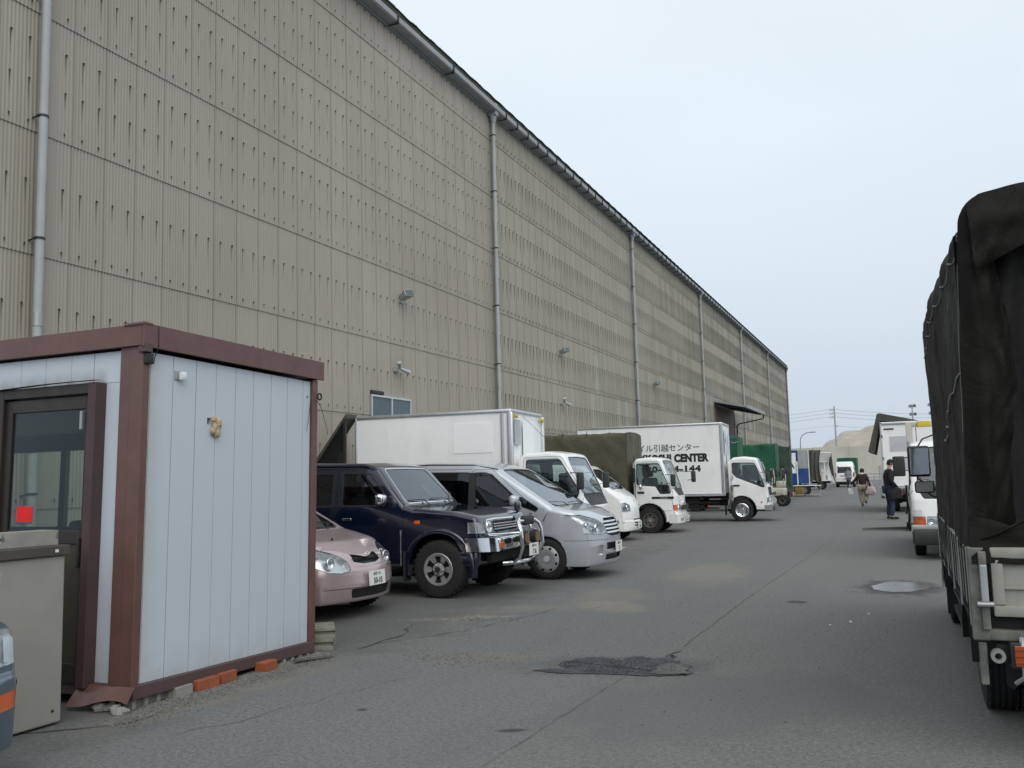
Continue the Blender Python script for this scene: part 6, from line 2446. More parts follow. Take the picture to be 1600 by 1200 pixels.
def blue_truck():
    t = thing('blue_truck', 'blue and grey box truck with the letters PA and a hanging grey sheet', 'truck', (-4.72, 61.0, 0), R(2))
    W = 1.95
    chassis(t, -5.2, -.4, 1.69, wheel_x=-4.1, wheels_r=.36, front_x=-1.0)
    b = cargo_box(t, -5.1, -1.28, W, .78, 2.92, 'blue', 'blue')
    mb = MB().box((-2.45, -W / 2 + .008, 1.45), (-1.38, -W / 2 + .016, 2.75)).build('white_field', M['boxpanel'], b)
    text('PA', .42, M['black'], b, (-2.00, -W / 2 + .006, 1.78), (1, 0, 0), (0, 0, 1), bold=.02)
    text('TRANS', .12, M['bluetext'], b, (-2.20, -W / 2 + .006, 1.58), (1, 0, 0), (0, 0, 1))
    # grey bay and curtain
    mb = MB().box((-1.26, -W / 2 + .03, 1.75), (-.66, W / 2, 2.90), .01)
    mb.build('grey_panel', M['steel'], b)
    MB().box((-1.26, -W / 2 + .02, .78), (-.60, W / 2, 1.74), .01).build('blue_panel', M['blue'], b)
    MB().cyl((-1.33, -W / 2 - .02, .70), (-1.33, -W / 2 - .02, 2.2), .04, 8).build('white_post', M['white'], b)
    MB().cyl((-.62, -W / 2, .70), (-.62, -W / 2, 2.9), .03, 8).build('white_post', M['white'], b)

    def cur(u, v):
        x = -.58 + .74 * u - .14 * math.sin(v * 3.1) * u
        return (x, -W / 2 - .02 + .06 * math.sin(u * 16 + v * 2) * (0.4 + v) , 2.90 - 2.05 * v + .10 * math.sin(u * 5) * v - .08 * math.sin(u * math.pi) * (1 - v))
    MB().grid(cur, 24, 16).build('hanging_sheet', M['tarp_grey'], t, 60)
    MB().grid(lambda u, v: (-.58 + .70 * u, W / 2 * (1 - 2 * v), 2.88 + .05 * math.sin(u * 6) * math.sin(v * 3)), 10, 6).build('canvas_roof', M['tarp_grey'], t, 60)
    MB().box((-2.0, -.98, .25), (-1.35, -.85, .72), .02).build('crate', M['trim'], t)
    return t


blue_truck()
for (x, y, c, lb, sz) in ((-5.9, 59.2, plain('ochre_box', (.30, .20, .05), .8), 'ochre cardboard box under the blue truck side', (.45, .4, .55)),
                          (-6.55, 59.3, plain('brick_red_crate', (.25, .05, .03), .7), 'brick red crate on the ground before the blue truck', (.4, .4, .5))):
    o = MB().box((-sz[0] / 2, -sz[1] / 2, 0), (sz[0] / 2, sz[1] / 2, sz[2]), .015).box((-sz[0] / 2 - .01, -.02, sz[2] * .55), (sz[0] / 2 + .01, .02, sz[2] + .006)).build('crate', c, None)
    o.location = (x, y, 0)
    tag(o, lb, 'crate')
# folding table
tb = thing('folding_table', 'pale folding table standing in front of the blue truck', 'table', (-5.35, 58.3, 0), R(4))
MB().box((-.85, -.30, .66), (.85, .30, .70), .01).build('table_top', M['boxpanel'], tb)
MB().box((-.80, -.28, .10), (.80, .28, .13), .01).build('lower_shelf', M['steel'], tb)
for sx in (-1, 1):
    for sy in (-1, 1):
        MB().cyl((sx * .80, sy * .26, 0), (sx * .80, sy * .26, .66), .018, 8).build('leg', M['steel'], tb)
tb2 = copy_tree(tb)
tb2.location = (-6.9, 57.2, 0)
tb2.scale = (.7, 1, .62)
tb2['label'] = 'low pale trolley table left of the folding table by the trucks'
tb['group'] = tb2['group'] = 'folding tables near the blue truck'


def open_truck():
    t = thing('vending_truck', 'white truck with raised side flap showing goods, far down the lane', 'truck', (-5.15, 80.0, 0), R(0))
    W = 1.9
    chassis(t, -4.0, -.3, 1.69, wheel_x=-3.0, wheels_r=.34, front_x=-.95)
    f = MB()
    f.box((-3.9, -W / 2, .72), (-.1, W / 2, .80)).box((-3.9, W / 2 - .04, .8), (-.1, W / 2, 2.5)).box((-3.9, -W / 2, 2.28), (-.1, W / 2, 2.36)).box((-3.9, -W / 2, .8), (-3.84, W / 2, 2.3))
    for x in (-.62, -1.5, -2.6): f.box((x, -W / 2, .8), (x + .07, -W / 2 + .07, 2.3))
    f.build('body', M['white'], t)
    MB().prism([(-3.9, -W / 2 + .02, 2.30), (-3.9, -W / 2 - .30, 3.05), (-3.9, -W / 2 - .27, 3.08), (-3.9, -W / 2 + .05, 2.33)], (3.9, 0, 0)).build('raised_flap', M['white'], t)
    MB().prism([(-.16, -W / 2 - .30, 3.0), (.02, -W / 2 - .30, 3.02), (-.22, -W / 2 - .02, 2.1), (.18, -W / 2 + .02, .50), (-.02, -W / 2 + .02, .55), (-.34, -W / 2 + .0, 2.0)], (0, .06, 0)).build('end_panel', M['white2'], t)
    for (x, z, c, s_) in ((-.95, 1.0, 'pink', .25), (-1.25, 1.15, 'steel', .3), (-.5, .98, 'greycloth', .2), (-.8, 1.5, 'paper', .18)):
        MB().box((x - s_ / 2, -W / 2 + .1, z - .18), (x + s_ / 2, -W / 2 + .5, z + s_), .03).build('goods', M[c], t)
    MB().prism([(-1.15, -W / 2 + .04, 1.95), (-.85, -W / 2 + .04, 1.3), (-.78, -W / 2 + .04, 1.34), (-1.05, -W / 2 + .04, 1.98)], (0, .03, 0)).build('strut', M['steel'], t)
    return t


def hiace():
    t = thing('high_roof_van', 'white high roof van seen from behind by the concrete wall', 'van', (-4.78, 93.0, 0), R(91))
    W = 1.76
    prof = [(-4.66, .42, .06), (-4.72, .85, .08), (-4.70, 1.25, .1), (-4.60, 1.95, .2), (-4.42, 2.26, .25), (-3.6, 2.36, .5), (-1.6, 2.32, .5), (-1.1, 2.1, .25), (-.42, 1.25, .12), (-.10, 1.05, .12), (0, .8, .08), (0, .3, .06)]
    s = Shell(prof, W, .30, [(-.95, .34, .38), (-3.6, .34, .38)], rim=.14, xs=.3, zs=.2, ycuts=(-.5, 0, .5))
    s.front(rpoly([(-.66, 1.30), (-.60, 1.86), (.60, 1.86), (.66, 1.30)], .1), 1, (0,), .3, -1)
    s.front(rpoly([(-.40, .98), (-.40, 1.06), (.40, 1.06), (.40, .98)], .02), 6, (0,), .3, -1)
    s.front(rpoly([(-.95, .30), (-.95, .52), (.95, .52), (.95, .30)], .02), 6, (0,), .3, -1)
    for wp in ([(-.8, 1.2), (-1.25, 1.8), (-1.9, 1.82), (-1.9, 1.2)], [(-2.0, 1.2), (-2.0, 1.85), (-4.3, 1.85), (-4.4, 1.3)]):
        s.side(rpoly(wp, .06), 1)
    s.front(rpoly([(-.7, 1.3), (-.62, 2.0), (.62, 2.0), (.7, 1.3)], .08), 1, (0,), .3)
    s.deform(std_deform(W, 1.2, 2.3, .14, 4.72, -.8, .08, .15, tr=.02, bowr=.05))
    s.part(0, 'body', M['white'], t)
    s.part(1, 'window', M['dark_glass'], t, .008)
    s.part(6, 'rear_trim', M['trim'], t, .01)
    for k in (-1, 1): MB().box((-4.72, k * .80 - .06, .95), (-4.60, k * .80 + .05, 1.35), .02).build('tail_lamp', M['red'], t)
    liner(t, -4.5, -.35, 1.3, .25, .5)
    w_ = wheel_set('cap', .34, .195, .21)
    for x in (-.95, -3.6):
        for k in (-1, 1): put_wheel(w_, t, x, k * .74, .34, k)
    MB().sphere((-4.78, .55, 1.85), .07, 8).build('rear_mirror', M['trim'], t)
    plate(t, '30-12', -4.765, 0, .80, sgn=-1)
    return t


open_truck()
hiace()
t = thing('tarpaulin_truck', 'truck under green tarpaulin behind the high roof van', 'truck', (-5.2, 108.5, 0), R(90))
truck_cab(t, 'angular', M['white2'], 1.69)
chassis(t, -5.2, -1.2, 1.69, wheel_x=-4.2, wheels_r=.36)
bed(t, -5.3, -1.3, 1.85, .80, .34, 'tarp_dgreen'); tail(t, -5.3, 1.8)
tarp(t, -5.3, -1.35, 1.95, .85, 2.86, M['tarp_green'], 'tarpaulin', .03, 15, 20)


# white cab truck facing the camera on the right --------------------------
def crane_truck():
    t = thing('flatbed_truck', 'white cab truck with cream headboard facing the camera behind the canvas truck', 'truck', (.99, 17.25, 0), R(-90))
    truck_cab(t, 'round', M['white'], 1.72)
    chassis(t, -5.2, -1.3, 1.72, wheel_x=-4.1, wheels_r=.40, front_x=-1.0)
    MB().box((-.02, -.86, .52), (.05, .86, .60), .01).build('bumper_top', M['steel'], t)
    MB().box((.0, -.86, .26), (.10, .86, .52), .04).build('black_bumper', M['trim'], t)
    for k in (-1, 1):
        MB().box((.0, k * .76 - .06, .66), (.03, k * .76 + .08, .86), .01).build('corner_lamp', M['lens'], t)
    mb = MB().box((-1.62, -.84, .66), (-1.52, -.72, 2.46), .01).box((-1.62, .72, .66), (-1.52, .84, 2.46), .01).box((-1.62, -.72, 2.36), (-1.52, .72, 2.45), .01).box((-1.60, -.72, .9), (-1.55, .72, 1.9), .01)
    mb.build('headboard', M['cream'], t)
    for k in (-1, 1):
        MB().box((-1.52, -k * .52 - .12, 2.36), (-1.42, -k * .52 + .12, 2.47), .02).build('yellow_marker', M['yellow'], t)
        MB().box((-1.515, k * .78 - .04, 1.9), (-1.46, k * .78 + .04, 2.1), .01).build('latch', M['steel'], t)
    bed(t, -5.2, -1.64, 1.70, .86, .36, 'cream')
    truck_mirrors(t, 1.72, .10, 1.62, reach=.24, size=(.06, .20, .35))
    MB().box((-.30, -.88, .60), (-.02, -.84, .62)).build('trim_strip', M['trim'], t)
    plate(t, '55-20', .105, 0, .40)
    return t


crane_truck()


# near canvas truck ------------------------------------------------------
def canvas_truck():
    t = thing('canvas_truck', 'truck with a huge black olive canvas hood seen from behind at the right edge', 'truck', (1.20, 11.35, 0), R(90))
    # local: x forward (away from the camera), left side of the truck = +y
    truck_cab(t, 'round', M['white2'], 1.70)
    W = 1.76
    xr = -5.72          # rear end
    ws = chassis(t, xr + .1, -1.3, 1.70, wheel_x=-4.50, wheels_r=.37, front_x=-.90)
    b = MB().box((xr, -W / 2, .70), (-1.45, W / 2, .775), .004).build('cargo_bed', M['dark'], t)
    # side gates with boards
    M['dull_orange'] = plain('dusty_orange_lens', (.30, .065, .015), .35)
    M['grimy'] = plain('grimy_painted_steel', (.13, .13, .115), .6, var=.5, vs=9, dirt=.95, dirtc=(.03, .028, .022))
    M['gateboard'] = plain('off_white_gate', (.27, .27, .235), .6, var=.15, vs=4, dirt=.85, dirtc=(.13, .12, .09), bump=.2)
    for k in (-1, 1):
        for q in range(3):
            z = .785 + q * .115
            MB().box((xr + .05, k * (W / 2) - .02, z), (-1.5, k * (W / 2) + .006, z + .108), .006).build('gate_board', M['gateboard'], b)
        for q in range(6):
            x = xr + .06 + q * .84
            MB().box((x, k * (W / 2 + .004) - .006, .70), (x + .05, k * (W / 2 + .004) + .006, 1.13), .004).build('gate_post', M['steel'], b)
    # tail gate with frame
    g = MB().box((xr - .03, -W / 2 + .12, .80), (xr - .005, W / 2 - .12, 1.16), .004).build('tail_gate', M['gateboard'], b)
    mb = MB()
    mb.box((xr - .055, -W / 2 + .10, .77), (xr - .01, W / 2 - .10, .83), .008).box((xr - .055, -W / 2 + .10, 1.08), (xr - .01, W / 2 - .10, 1.14), .008)
    for y in (-W / 2 + .10, W / 2 - .16, 0): mb.box((xr - .055, y, .83), (xr - .012, y + .06, 1.08), .008)
    mb.box((xr - .045, -W / 2 + .16, .915), (xr - .03, W / 2 - .16, .93), .002)
    mb.build('gate_frame', M['gateboard'], g)
    mb = MB()
    for y in (.55, .15, -.3, -.7): mb.box((xr - .06, y - .05, .70), (xr - .02, y + .05, .80), .01).cyl((xr - .055, y - .06, .77), (xr - .055, y + .06, .77), .018, 8)
    mb.build('hinge', M['steel'], g)['kind'] = 'stuff'
    # corner posts, latch and rear sill
    for k in (-1, 1):
        mb = MB().box((xr - .05, k * (W / 2 - .03) - .045, .64), (xr + .03, k * (W / 2 - .03) + .04, 1.14), .008)
        mb.box((xr - .075, k * (W / 2 - .06) - .02, .70), (xr - .05, k * (W / 2 - .06) + .02, 1.12), .006)
        mb.build('corner_post', M['grimy'], b)
        MB().box((xr - .10, k * (W / 2 - .06) - .018, .85), (xr - .075, k * (W / 2 - .06) + .018, 1.05), .006).cyl((xr - .09, k * (W / 2 - .1), .84), (xr - .09, k * (W / 2 - .02), .84), .014, 8).build('latch', M['steel'], b)
    MB().box((xr - .04, -W / 2, .64), (xr + .06, W / 2, .70), .012).build('rear_sill', M['grimy'], b)
    MB().box((xr - .02, -W / 2 + .1, .52), (xr + .02, W / 2 - .1, .62), .006).build('rear_beam', M['dark'], t)
    # lamps
    for k in (-1, 1):
        hb = MB().box((xr - .07, k * .52 - .20, .50), (xr - .0, k * .52 + .20, .64), .01).build('lamp_housing', M['trim'], t)
        MB().box((xr - .082, k * .52 + (.02 if k > 0 else -.18), .515), (xr - .068, k * .52 + (.18 if k > 0 else -.02), .625), .006).build('turn_signal', M['dull_orange'], hb)
        MB().box((xr - .082, k * .52 + (-.18 if k > 0 else .02), .515), (xr - .068, k * .52 + (.0 if k > 0 else .18), .625), .006).build('brake_lamp', M['red'], hb)
        for q in range(3):
            MB().box((xr - .09, k * .52 - .18, .535 + q * .034), (xr - .080, k * .52 + .18, .541 + q * .034)).build('lens_rib', M['dull_orange'], hb)
        MB().lathe([(.018, 0), (.036, .0), (.036, .05), (.018, .05)], 16, Matrix.Translation((xr - .06, k * .78, .57)) @ Matrix.Rotation(-math.pi / 2, 4, 'Y'), True).build('round_fitting', M['steelwheel'], t)
        MB().tube([(xr - .04, k * .66, .66), (xr - .07, k * .66, .62), (xr - .07, k * .66, .46), (xr - .03, k * .70, .42)], .012, 6).build('bracket', M['steel'], t)
        MB().tube([(xr - .05, k * .60, .66), (xr - .06, k * .3, .70)], .010, 5).build('strap', M['trim'], t)
        # mud flap with serrated hem, fender and white stripe
        pts = [(xr + .52, k * .28, .72), (xr + .52, k * .70, .72), (xr + .52, k * .70, .30)]
        for q in range(6): pts += [(xr + .52, k * (.70 - .07 * q - .035), .265), (xr + .52, k * (.70 - .07 * (q + 1)), .30)]
        MB().prism(pts, (.012, 0, 0)).build('mud_flap', M['rubber'], t)
        MB().box((xr - .03, k * .845 - .02, .40), (xr + .02, k * .845 + .02, .63), .01).build('reflective_plate', M['grimy'], t)
        MB().grid(lambda u, v, k=k: (-4.50 + .45 * math.cos(math.pi * u), k * (W / 2 - .02 - .26 * v), .37 + .30 * math.sin(math.pi * u)), 16, 1).build('fender', M['dark'], t, 60)
        MB().box((-3.5, k * (W / 2 - .08) - .02, .30), (-2.1, k * (W / 2 - .08) + .02, .34)).box((-3.5, k * (W / 2 - .08) - .02, .46), (-2.1, k * (W / 2 - .08) + .02, .50)).build('side_guard', M['trim'], t)
        MB().box((-3.95, k * .66 - .16, .36), (-3.50, k * .66 + .18, .68), .03).build('side_box', M['dark'], t)
        MB().box((-1.62, k * .72 - .14, .18), (-1.58, k * .72 + .14, .68), .006).build('mud_flap', M['rubber'], t)
    for k in (-1, 1): put_wheel(ws, t, -4.50, k * .50, .37, -k)
    plate(t, '88-41', xr - .06, -.05, .56, sgn=-1, w=.33)
    # ---- the canvas hood
    z0, z1 = 1.10, 3.12
    x1 = -1.52
    hh = z1 - z0
    rad = .16
    per = 2 * hh + W

    def pt(x, v, grow=0.):
        d = v * per
        if d < hh: y, z, n = W / 2, z0 + d, Vector((0, 1, 0))
        elif d < hh + W: y, z, n = W / 2 - (d - hh), z1, Vector((0, 0, 1))
        else: y, z, n = -W / 2, z1 - (d - hh - W), Vector((0, -1, 0))
        for s in (-1, 1):
            cy, cz = s * (W / 2 - rad), z1 - rad
            if y * s > W / 2 - rad and z > z1 - rad:
                q = Vector((y - cy, z - cz)).normalized()
                y, z = cy + q.x * rad, cz + q.y * rad
                n = Vector((0, q.x, q.y))
        u = (x - xr)
        hoop = abs(math.sin(math.pi * u / .60))            # canvas sinks between the hoops
        topw = max(0, (z - (z1 - .6)) / .6)
        a = -.045 * hoop ** .7 * topw * (1 if n.z > .2 else .75)
        tz = (z - z0) / hh
        a += .030 * noise.noise(Vector((x * 1.1, y, z * .9 + 3))) + .014 * noise.noise(Vector(((x - z * .5) * 4, y * 2, z * 1.2)))
        a += .008 * noise.noise(Vector((x * 11 + z * 3, y * 7, z * 4)))
        if abs(n.y) > .3: a += .11 * min(1, u / 2.6) * max(0, min(1, (z - z0) / hh)) ** 1.7 * min(1, max(0, (z1 - z)) / .2)
        # lean inwards to the top, as the photo's hood does
        lean = .07 * tz if abs(n.y) > .3 else 0
        P = Vector((x, y, z)) + n * (a + grow)
        P.y -= (lean * (1 if y > 0 else -1)) if abs(n.y) > .3 else 0
        if n.z > .95: P.y *= (1 - .07 / (W / 2))
        P.z += .05 * (1 - (2 * y / W) ** 2) * (1 if n.z > .5 else 0)
        if z < z0 + .03: P.z += .03 * noise.noise(Vector((x * 3, 1, 0))) 
        P.x += .02 * noise.noise(Vector((x, y * 2, z * 2)))
        return P
    nx, nv = 90, 120
    mb = MB()
    bm = mb.bm
    G = [[bm.verts.new(pt(xr + (x1 - xr) * i / nx, j / nv)) for j in range(nv + 1)] for i in range(nx + 1)]
    for i in range(nx):
        for j in range(nv): bm.faces.new((G[i][j], G[i + 1][j], G[i + 1][j + 1], G[i][j + 1]))
    mb.build('canvas_hood', M['tarp_dark'], t, 60)
    # rear: cloth drawn to the sides and up, gathered in hard folds, black curtain behind

    def rear(side):
        # strip that runs from the outer rim inwards
        def fn(u, v):
            # v: 0 hem .. 1 top; u: 0 outer rim .. 1 inner edge
            z = z0 + (z1 - z0) * v
            rim = pt(xr, v * hh / per)
            y0 = rim.y
            inner = (W / 2 - .28) + .03 * math.sin(v * 9) + .02 * noise.noise(Vector((v * 12, 3, 0)))
            y = y0 + (inner - y0) * u
            f = 1 - abs(2 * u - 1)
            cre = .045 * noise.noise(Vector((u * 3.0 + v * 1.0, v * 3.2, 7))) + .040 * noise.noise(Vector((u * 2 + 4, v * 15, 2))) * u ** 1.3 * (1 if v < .82 else .3)
            cre += .018 * noise.noise(Vector((u * 5 - v * 16, v * 5, 9))) * u
            bulge = -.05 * f
            gather = .05 * math.exp(-((v - .10) / .06) ** 2) * u
            return Vector((rim.x + bulge * 1.0 - cre * (.2 + u) + (.05 * u) + gather, y * side, rim.z + (-.10 * u * math.exp(-((v - .12) / .1) ** 2))))
        return fn
    for side in (1, -1):
        MB().grid(rear(side), 26, 110).build('gathered_curtain', M['tarp_dark'], t, 70)

    def top_drape(u, v):
        # from rim (v=0) sweeping down to the opening's upper edge (v=1)
        y = (W / 2 - .07) * (1 - 2 * u)
        yy = abs(2 * u - 1)
        P = pt(xr, (hh + W * u) / per)
        drop = (.30 + .16 * yy ** 2) * v
        fold = .05 * noise.noise(Vector((y * 2.2 + v * 2.2 * (1 if y > 0 else -1), v * 1.3, 5))) + .03 * math.sin((yy * 3.0 - v * 1.2) * 6.5) * v * (1 - .4 * v)
        return Vector((P.x - .06 * math.sin(v * math.pi) - .05 * v + fold - .01, P.y * (1 - .03 * v), P.z - drop - .02 * math.sin(v * 3)))
    MB().grid(top_drape, 70, 16).build('draped_top', M['tarp_dark'], t, 70)
    MB().grid(lambda u, v: (xr + .13 + .035 * math.sin(u * 34 + 2 * math.sin(v * 4)) + .02 * noise.noise(Vector((u * 6, v * 5, 2))), (W / 2 - .05) * (1 - 2 * u), 1.06 + 1.86 * v), 60, 20).build('inner_curtain', M['tarp_inner'], t, 70)

    def low_drape(u, v):
        y = (W / 2 - .01) * (1 - 2 * u)
        z = 1.05 + (.20 + .10 * math.sin(math.pi * u * 5 + 1.2) * .5) * v
        return (xr - .055 + .015 * noise.noise(Vector((u * 14, v * 3, 1))) + .03 * v, y, z + .02 * noise.noise(Vector((u * 9, 0, 5))) * (1 - v))
    MB().grid(low_drape, 60, 8).build('hem_flap', M['tarp_dark'], t, 70)
    # seams and cords
    M['cord'] = plain('pale_grey_cord', (.30, .30, .28), .8)
    mb = MB().tube([pt(xr + .03 + .0 * k, .02 + .0 * k, .012) if k == 0 else pt(xr + .05 + .002 * k, (hh * (.28 + .055 * k)) / per, .004) for k in range(1, 12)], .0016, 4)
    mb.build('seam_cord', M['cord'], t, 60)
    mb = MB().tube([pt(xr + .05 + (2.0 * k / 12), (hh * (.50 - .17 * (k / 12) + .012 * math.sin(k * 2.2))) / per, .008) for k in range(13)], .006, 5)
    mb.build('pale_cord', M['cord'], t, 60)
    mb = MB().tube([pt(xr + .06 + (3.9 * k / 40), (hh * (.895 - .10 * (k / 40) - .03 * abs(math.sin(math.pi * (k / 40) * 3.9 / .6)))) / per, .007) for k in range(41)], .004, 5)
    mb.build('pale_cord', M['cord'], t, 60)
    # tie straps over the gate
    rs = random.Random(2)
    for k in (1, -1):
        for q in range(15):
            x = xr + .14 + q * .27
            dx = rs.uniform(-.03, .05)
            MB().tube([(x, k * (W / 2 + .014), 1.13), (x + dx * .5, k * (W / 2 + .010), .95), (x + dx, k * (W / 2 + .009), .76), (x + dx, k * (W / 2 - .03), .69)], .004, 5).build('tie_strap', M['trim'], t)
    MB().tube([(xr - .02, W / 2 - .01, 1.16), (xr - .05, .72, 1.22), (xr - .06, .52, 1.33), (xr - .05, .30, 1.24), (xr - .06, 0, 1.12)], .010, 6).build('hem_rope', M['tarp_dark'], t, 60)
    # big left mirrors
    o = MB().box((-.035, -.115, -.17), (.035, .115, .17), .04, seg=3).build('door_mirror', M['trim'], t, 60)
    o.location = (-.40, 1.00, 1.655)
    o.rotation_euler = (0, 0, R(8))
    MB().box((-.039, -.095, -.145), (-.033, .095, .145), .002).build('mirror_glass', M['chrome'], o)
    o2 = MB().box((-.03, -.10, -.065), (.03, .10, .065), .03, seg=3).build('wide_mirror', M['trim'], t, 60)
    o2.location = (-.40, .96, 1.37)
    MB().box((-.034, -.085, -.05), (-.028, .085, .05), .002).build('mirror_glass', M['steelwheel'], o2)
    MB().tube([(-.36, .80, 1.30), (-.37, .92, 1.40), (-.37, 1.02, 1.46), (-.37, 1.03, 1.55)], .011, 6).tube([(-.36, .80, 1.22), (-.37, .90, 1.28), (-.37, .98, 1.36)], .011, 6).tube([(-.36, .82, 1.95), (-.37, .95, 1.90), (-.37, 1.0, 1.82)], .009, 6).build('mirror_arm', M['trim'], t, 60)
    return t


canvas_truck()


# wing truck, forklift, cart further along on the right --------------------
def wing_truck():
    t = thing('wing_truck', 'white box truck with its dark wing roof raised, behind the man in black', 'truck', (.62, 41.0, 0), R(90))
    W = 2.3
    chassis(t, -5.6, -.6, 1.9, wheel_x=-4.4, wheels_r=.40, front_x=-1.0)
    b = MB().box((-5.55, -W / 2, .86), (-1.6, W / 2, .98), .01).build('cargo_floor', M['steel'], t)
    MB().box((-1.66, -W / 2, .98), (-1.6, W / 2, 3.2), .01).build('front_wall', M['boxpanel'], t)
    rdoor = MB().box((-5.57, 0.01, .98), (-5.52, W / 2, 3.18), .01).build('rear_door', M['boxpanel'], t)
    rdoor2 = MB().box((-5.57, -W / 2, .98), (-5.52, -.01, 3.18), .01).build('rear_door', M['boxpanel'], t)
    for (y, z0_, z1_) in ((.62, 2.2, 2.75), (.45, 1.5, 2.0)):
        MB().box((-5.578, y - .30, z0_), (-5.572, y + .28, z1_), .002).build('grey_patch', plain('pale_grey_print', (.48, .49, .52), .6), rdoor)
    MB().box((-5.60, W / 2 - .42, 3.0), (-5.57, W / 2 - .08, 3.05), .006).build('rust_mark', M['rust'], rdoor)
    mb = MB()
    for z in (1.2, 1.9, 2.7): mb.box((-5.62, W / 2 - .04, z), (-5.55, W / 2 + .03, z + .12), .01)
    mb.box((-5.61, W / 2 - .34, 1.75), (-5.57, W / 2 - .10, 1.80), .01)
    mb.build('hinge', M['steel'], rdoor)
    fr_ = MB().box((-5.62, W / 2 - .02, .86), (-5.50, W / 2 + .05, 3.26), .01).box((-5.62, -W / 2 - .05, .86), (-5.50, W / 2 + .05, .98), .01).box((-5.62, -W / 2 - .05, 3.18), (-5.50, W / 2 + .05, 3.28), .02)
    fr_.build('rear_frame', M['alu'], t)
    # the wing: roof half and side panel, folded
    P = [(-.1, 3.30), (W / 2 + .02, 3.62), (W / 2 + .12, 3.60), (W / 2 + .50, 2.22), (W / 2 + .28, 2.14), (W / 2 + .02, 3.34), (-.1, 3.22)]
    M['wing'] = plain('dark_wing_panel', (.055, .05, .045), .6, var=.2, dirt=.3)
    MB().prism([(-5.5, y, z) for y, z in P], (3.9, 0, 0)).build('raised_wing', M['wing'], t, 20)
    MB().box((-5.5, -W / 2 - .02, 3.20), (-1.6, -.1, 3.28), .01).build('roof_half', M['wing'], t)
    MB().box((-5.5, -W / 2 - .02, .98), (-1.6, -W / 2 + .02, 3.2)).build('side_panel', M['boxpanel'], t)
    truck_cab(t, 'angular', M['white'], 1.8)
    tail(t, -5.55, 2.0, .62)
    return t


wing_truck()


def forklift():
    t = thing('forklift', 'dark forklift with lowered forks pointing left beside the white cab truck', 'forklift', (.12, 25.5, 0), R(180))
    # local x forward = towards world -x
    for k in (-1, 1):
        MB().prism([(.02, k * .22 - .05, .03), (1.12, k * .22 - .035, .03), (1.12, k * .22 - .035, .040), (.02, k * .22 - .05, .075)], (0, .09, 0)).build('fork', M['trim'], t)
    mast = Matrix.Rotation(.10, 3, 'Y')
    for k in (-1, 1):
        MB().box((-.10, k * .30 - .05, .04), (.02, k * .30 + .05, 2.12), .01, rot=Matrix.Rotation(-.085, 3, 'Y'), piv=(0, 0, .04)).build('mast_rail', M['dark'], t)
    mb = MB()
    for z in (.15, .48, 1.2, 2.0): mb.box((-.08, -.30, z), (-.0, .30, z + .08), .01, rot=Matrix.Rotation(-.085, 3, 'Y'), piv=(0, 0, .04))
    mb.build('cross_tie', M['dark'], t)['kind'] = 'stuff'
    for z in (.10, .42): MB().box((.0, -.34, z), (.05, .34, z + .09), .01).build('carriage', M['dark'], t)
    for y in (-.16, -.05, .06, .17):
        MB().box((-.03, y - .015, .5), (.02, y + .015, 1.15), .004).build('backrest_bar', M['dark'], t)
    M['lift_body'] = plain('faded_green_enamel', (.10, .13, .09), .5, dirt=.4)
    MB().box((-1.55, -.48, .30), (-.35, .48, .85), .08).box((-1.95, -.46, .25), (-1.45, .46, 1.05), .12).build('body', M['lift_body'], t)
    MB().box((-1.2, -.25, .86), (-.8, .25, .95), .03).box((-1.25, -.24, .92), (-1.15, .24, 1.3), .03).build('seat', M['trim'], t)
    mb = MB()
    for k in (-1, 1):
        mb.tube([(-.42, k * .44, .80), (-.62, k * .44, 2.08), (-1.60, k * .44, 2.10), (-1.72, k * .44, 1.0)], .028, 8)
    for q in range(5): mb.box((-1.6 + q * .23, -.44, 2.08), (-1.56 + q * .23, .44, 2.12))
    mb.build('overhead_guard', M['dark'], t, 50)
    steering(t, -.62, 0, 1.15, .16)
    w_ = wheel_set('steel', .28, .20, .15)
    for k in (-1, 1): put_wheel(w_, t, -.30, k * .42, .28, k)
    w2 = wheel_set('steel', .22, .15, .12)
    for k in (-1, 1): put_wheel(w2, t, -1.62, k * .38, .22, k)
    return t


forklift()

ct = thing('cage_trolley', 'grey steel cage trolley left of the man in black', 'trolley', (-.55, 53.2, 0), R(10))
MB().box((-.45, -.3, .14), (.45, .3, .19), .005).build('platform', M['steel'], ct)
for x, h in ((-.44, 1.75), (.44, .95)):
    for y in (-.28, .28):
        MB().cyl((x, y, .15), (x, y, h), .02, 6).build('post', M['steel'], ct)
mb = MB()
for z in (.5, .95, 1.35, 1.72): mb.cyl((-.44, -.28, z), (-.44, .28, z), .014, 6)
for z in (.5, .92):
    mb.cyl((-.44, -.28, z), (.44, -.28, z), .014, 6).cyl((.44, -.28, z), (.44, .28, z), .014, 6)
mb.build('rail', M['steel'], ct)
for x in (-.38, .38):
    for y in (-.24, .24): MB().cyl((x, y - .015, .06), (x, y + .015, .06), .06, 12).build('castor', M['trim'], ct)
o = MB().box((-.3, -.22, 0), (.32, .22, .28), .03).build('sack', M['greycloth'], None)
o.location = (-.52, 53.2, .19)
tag(o, 'grey sack lying on the cage trolley', 'sack')

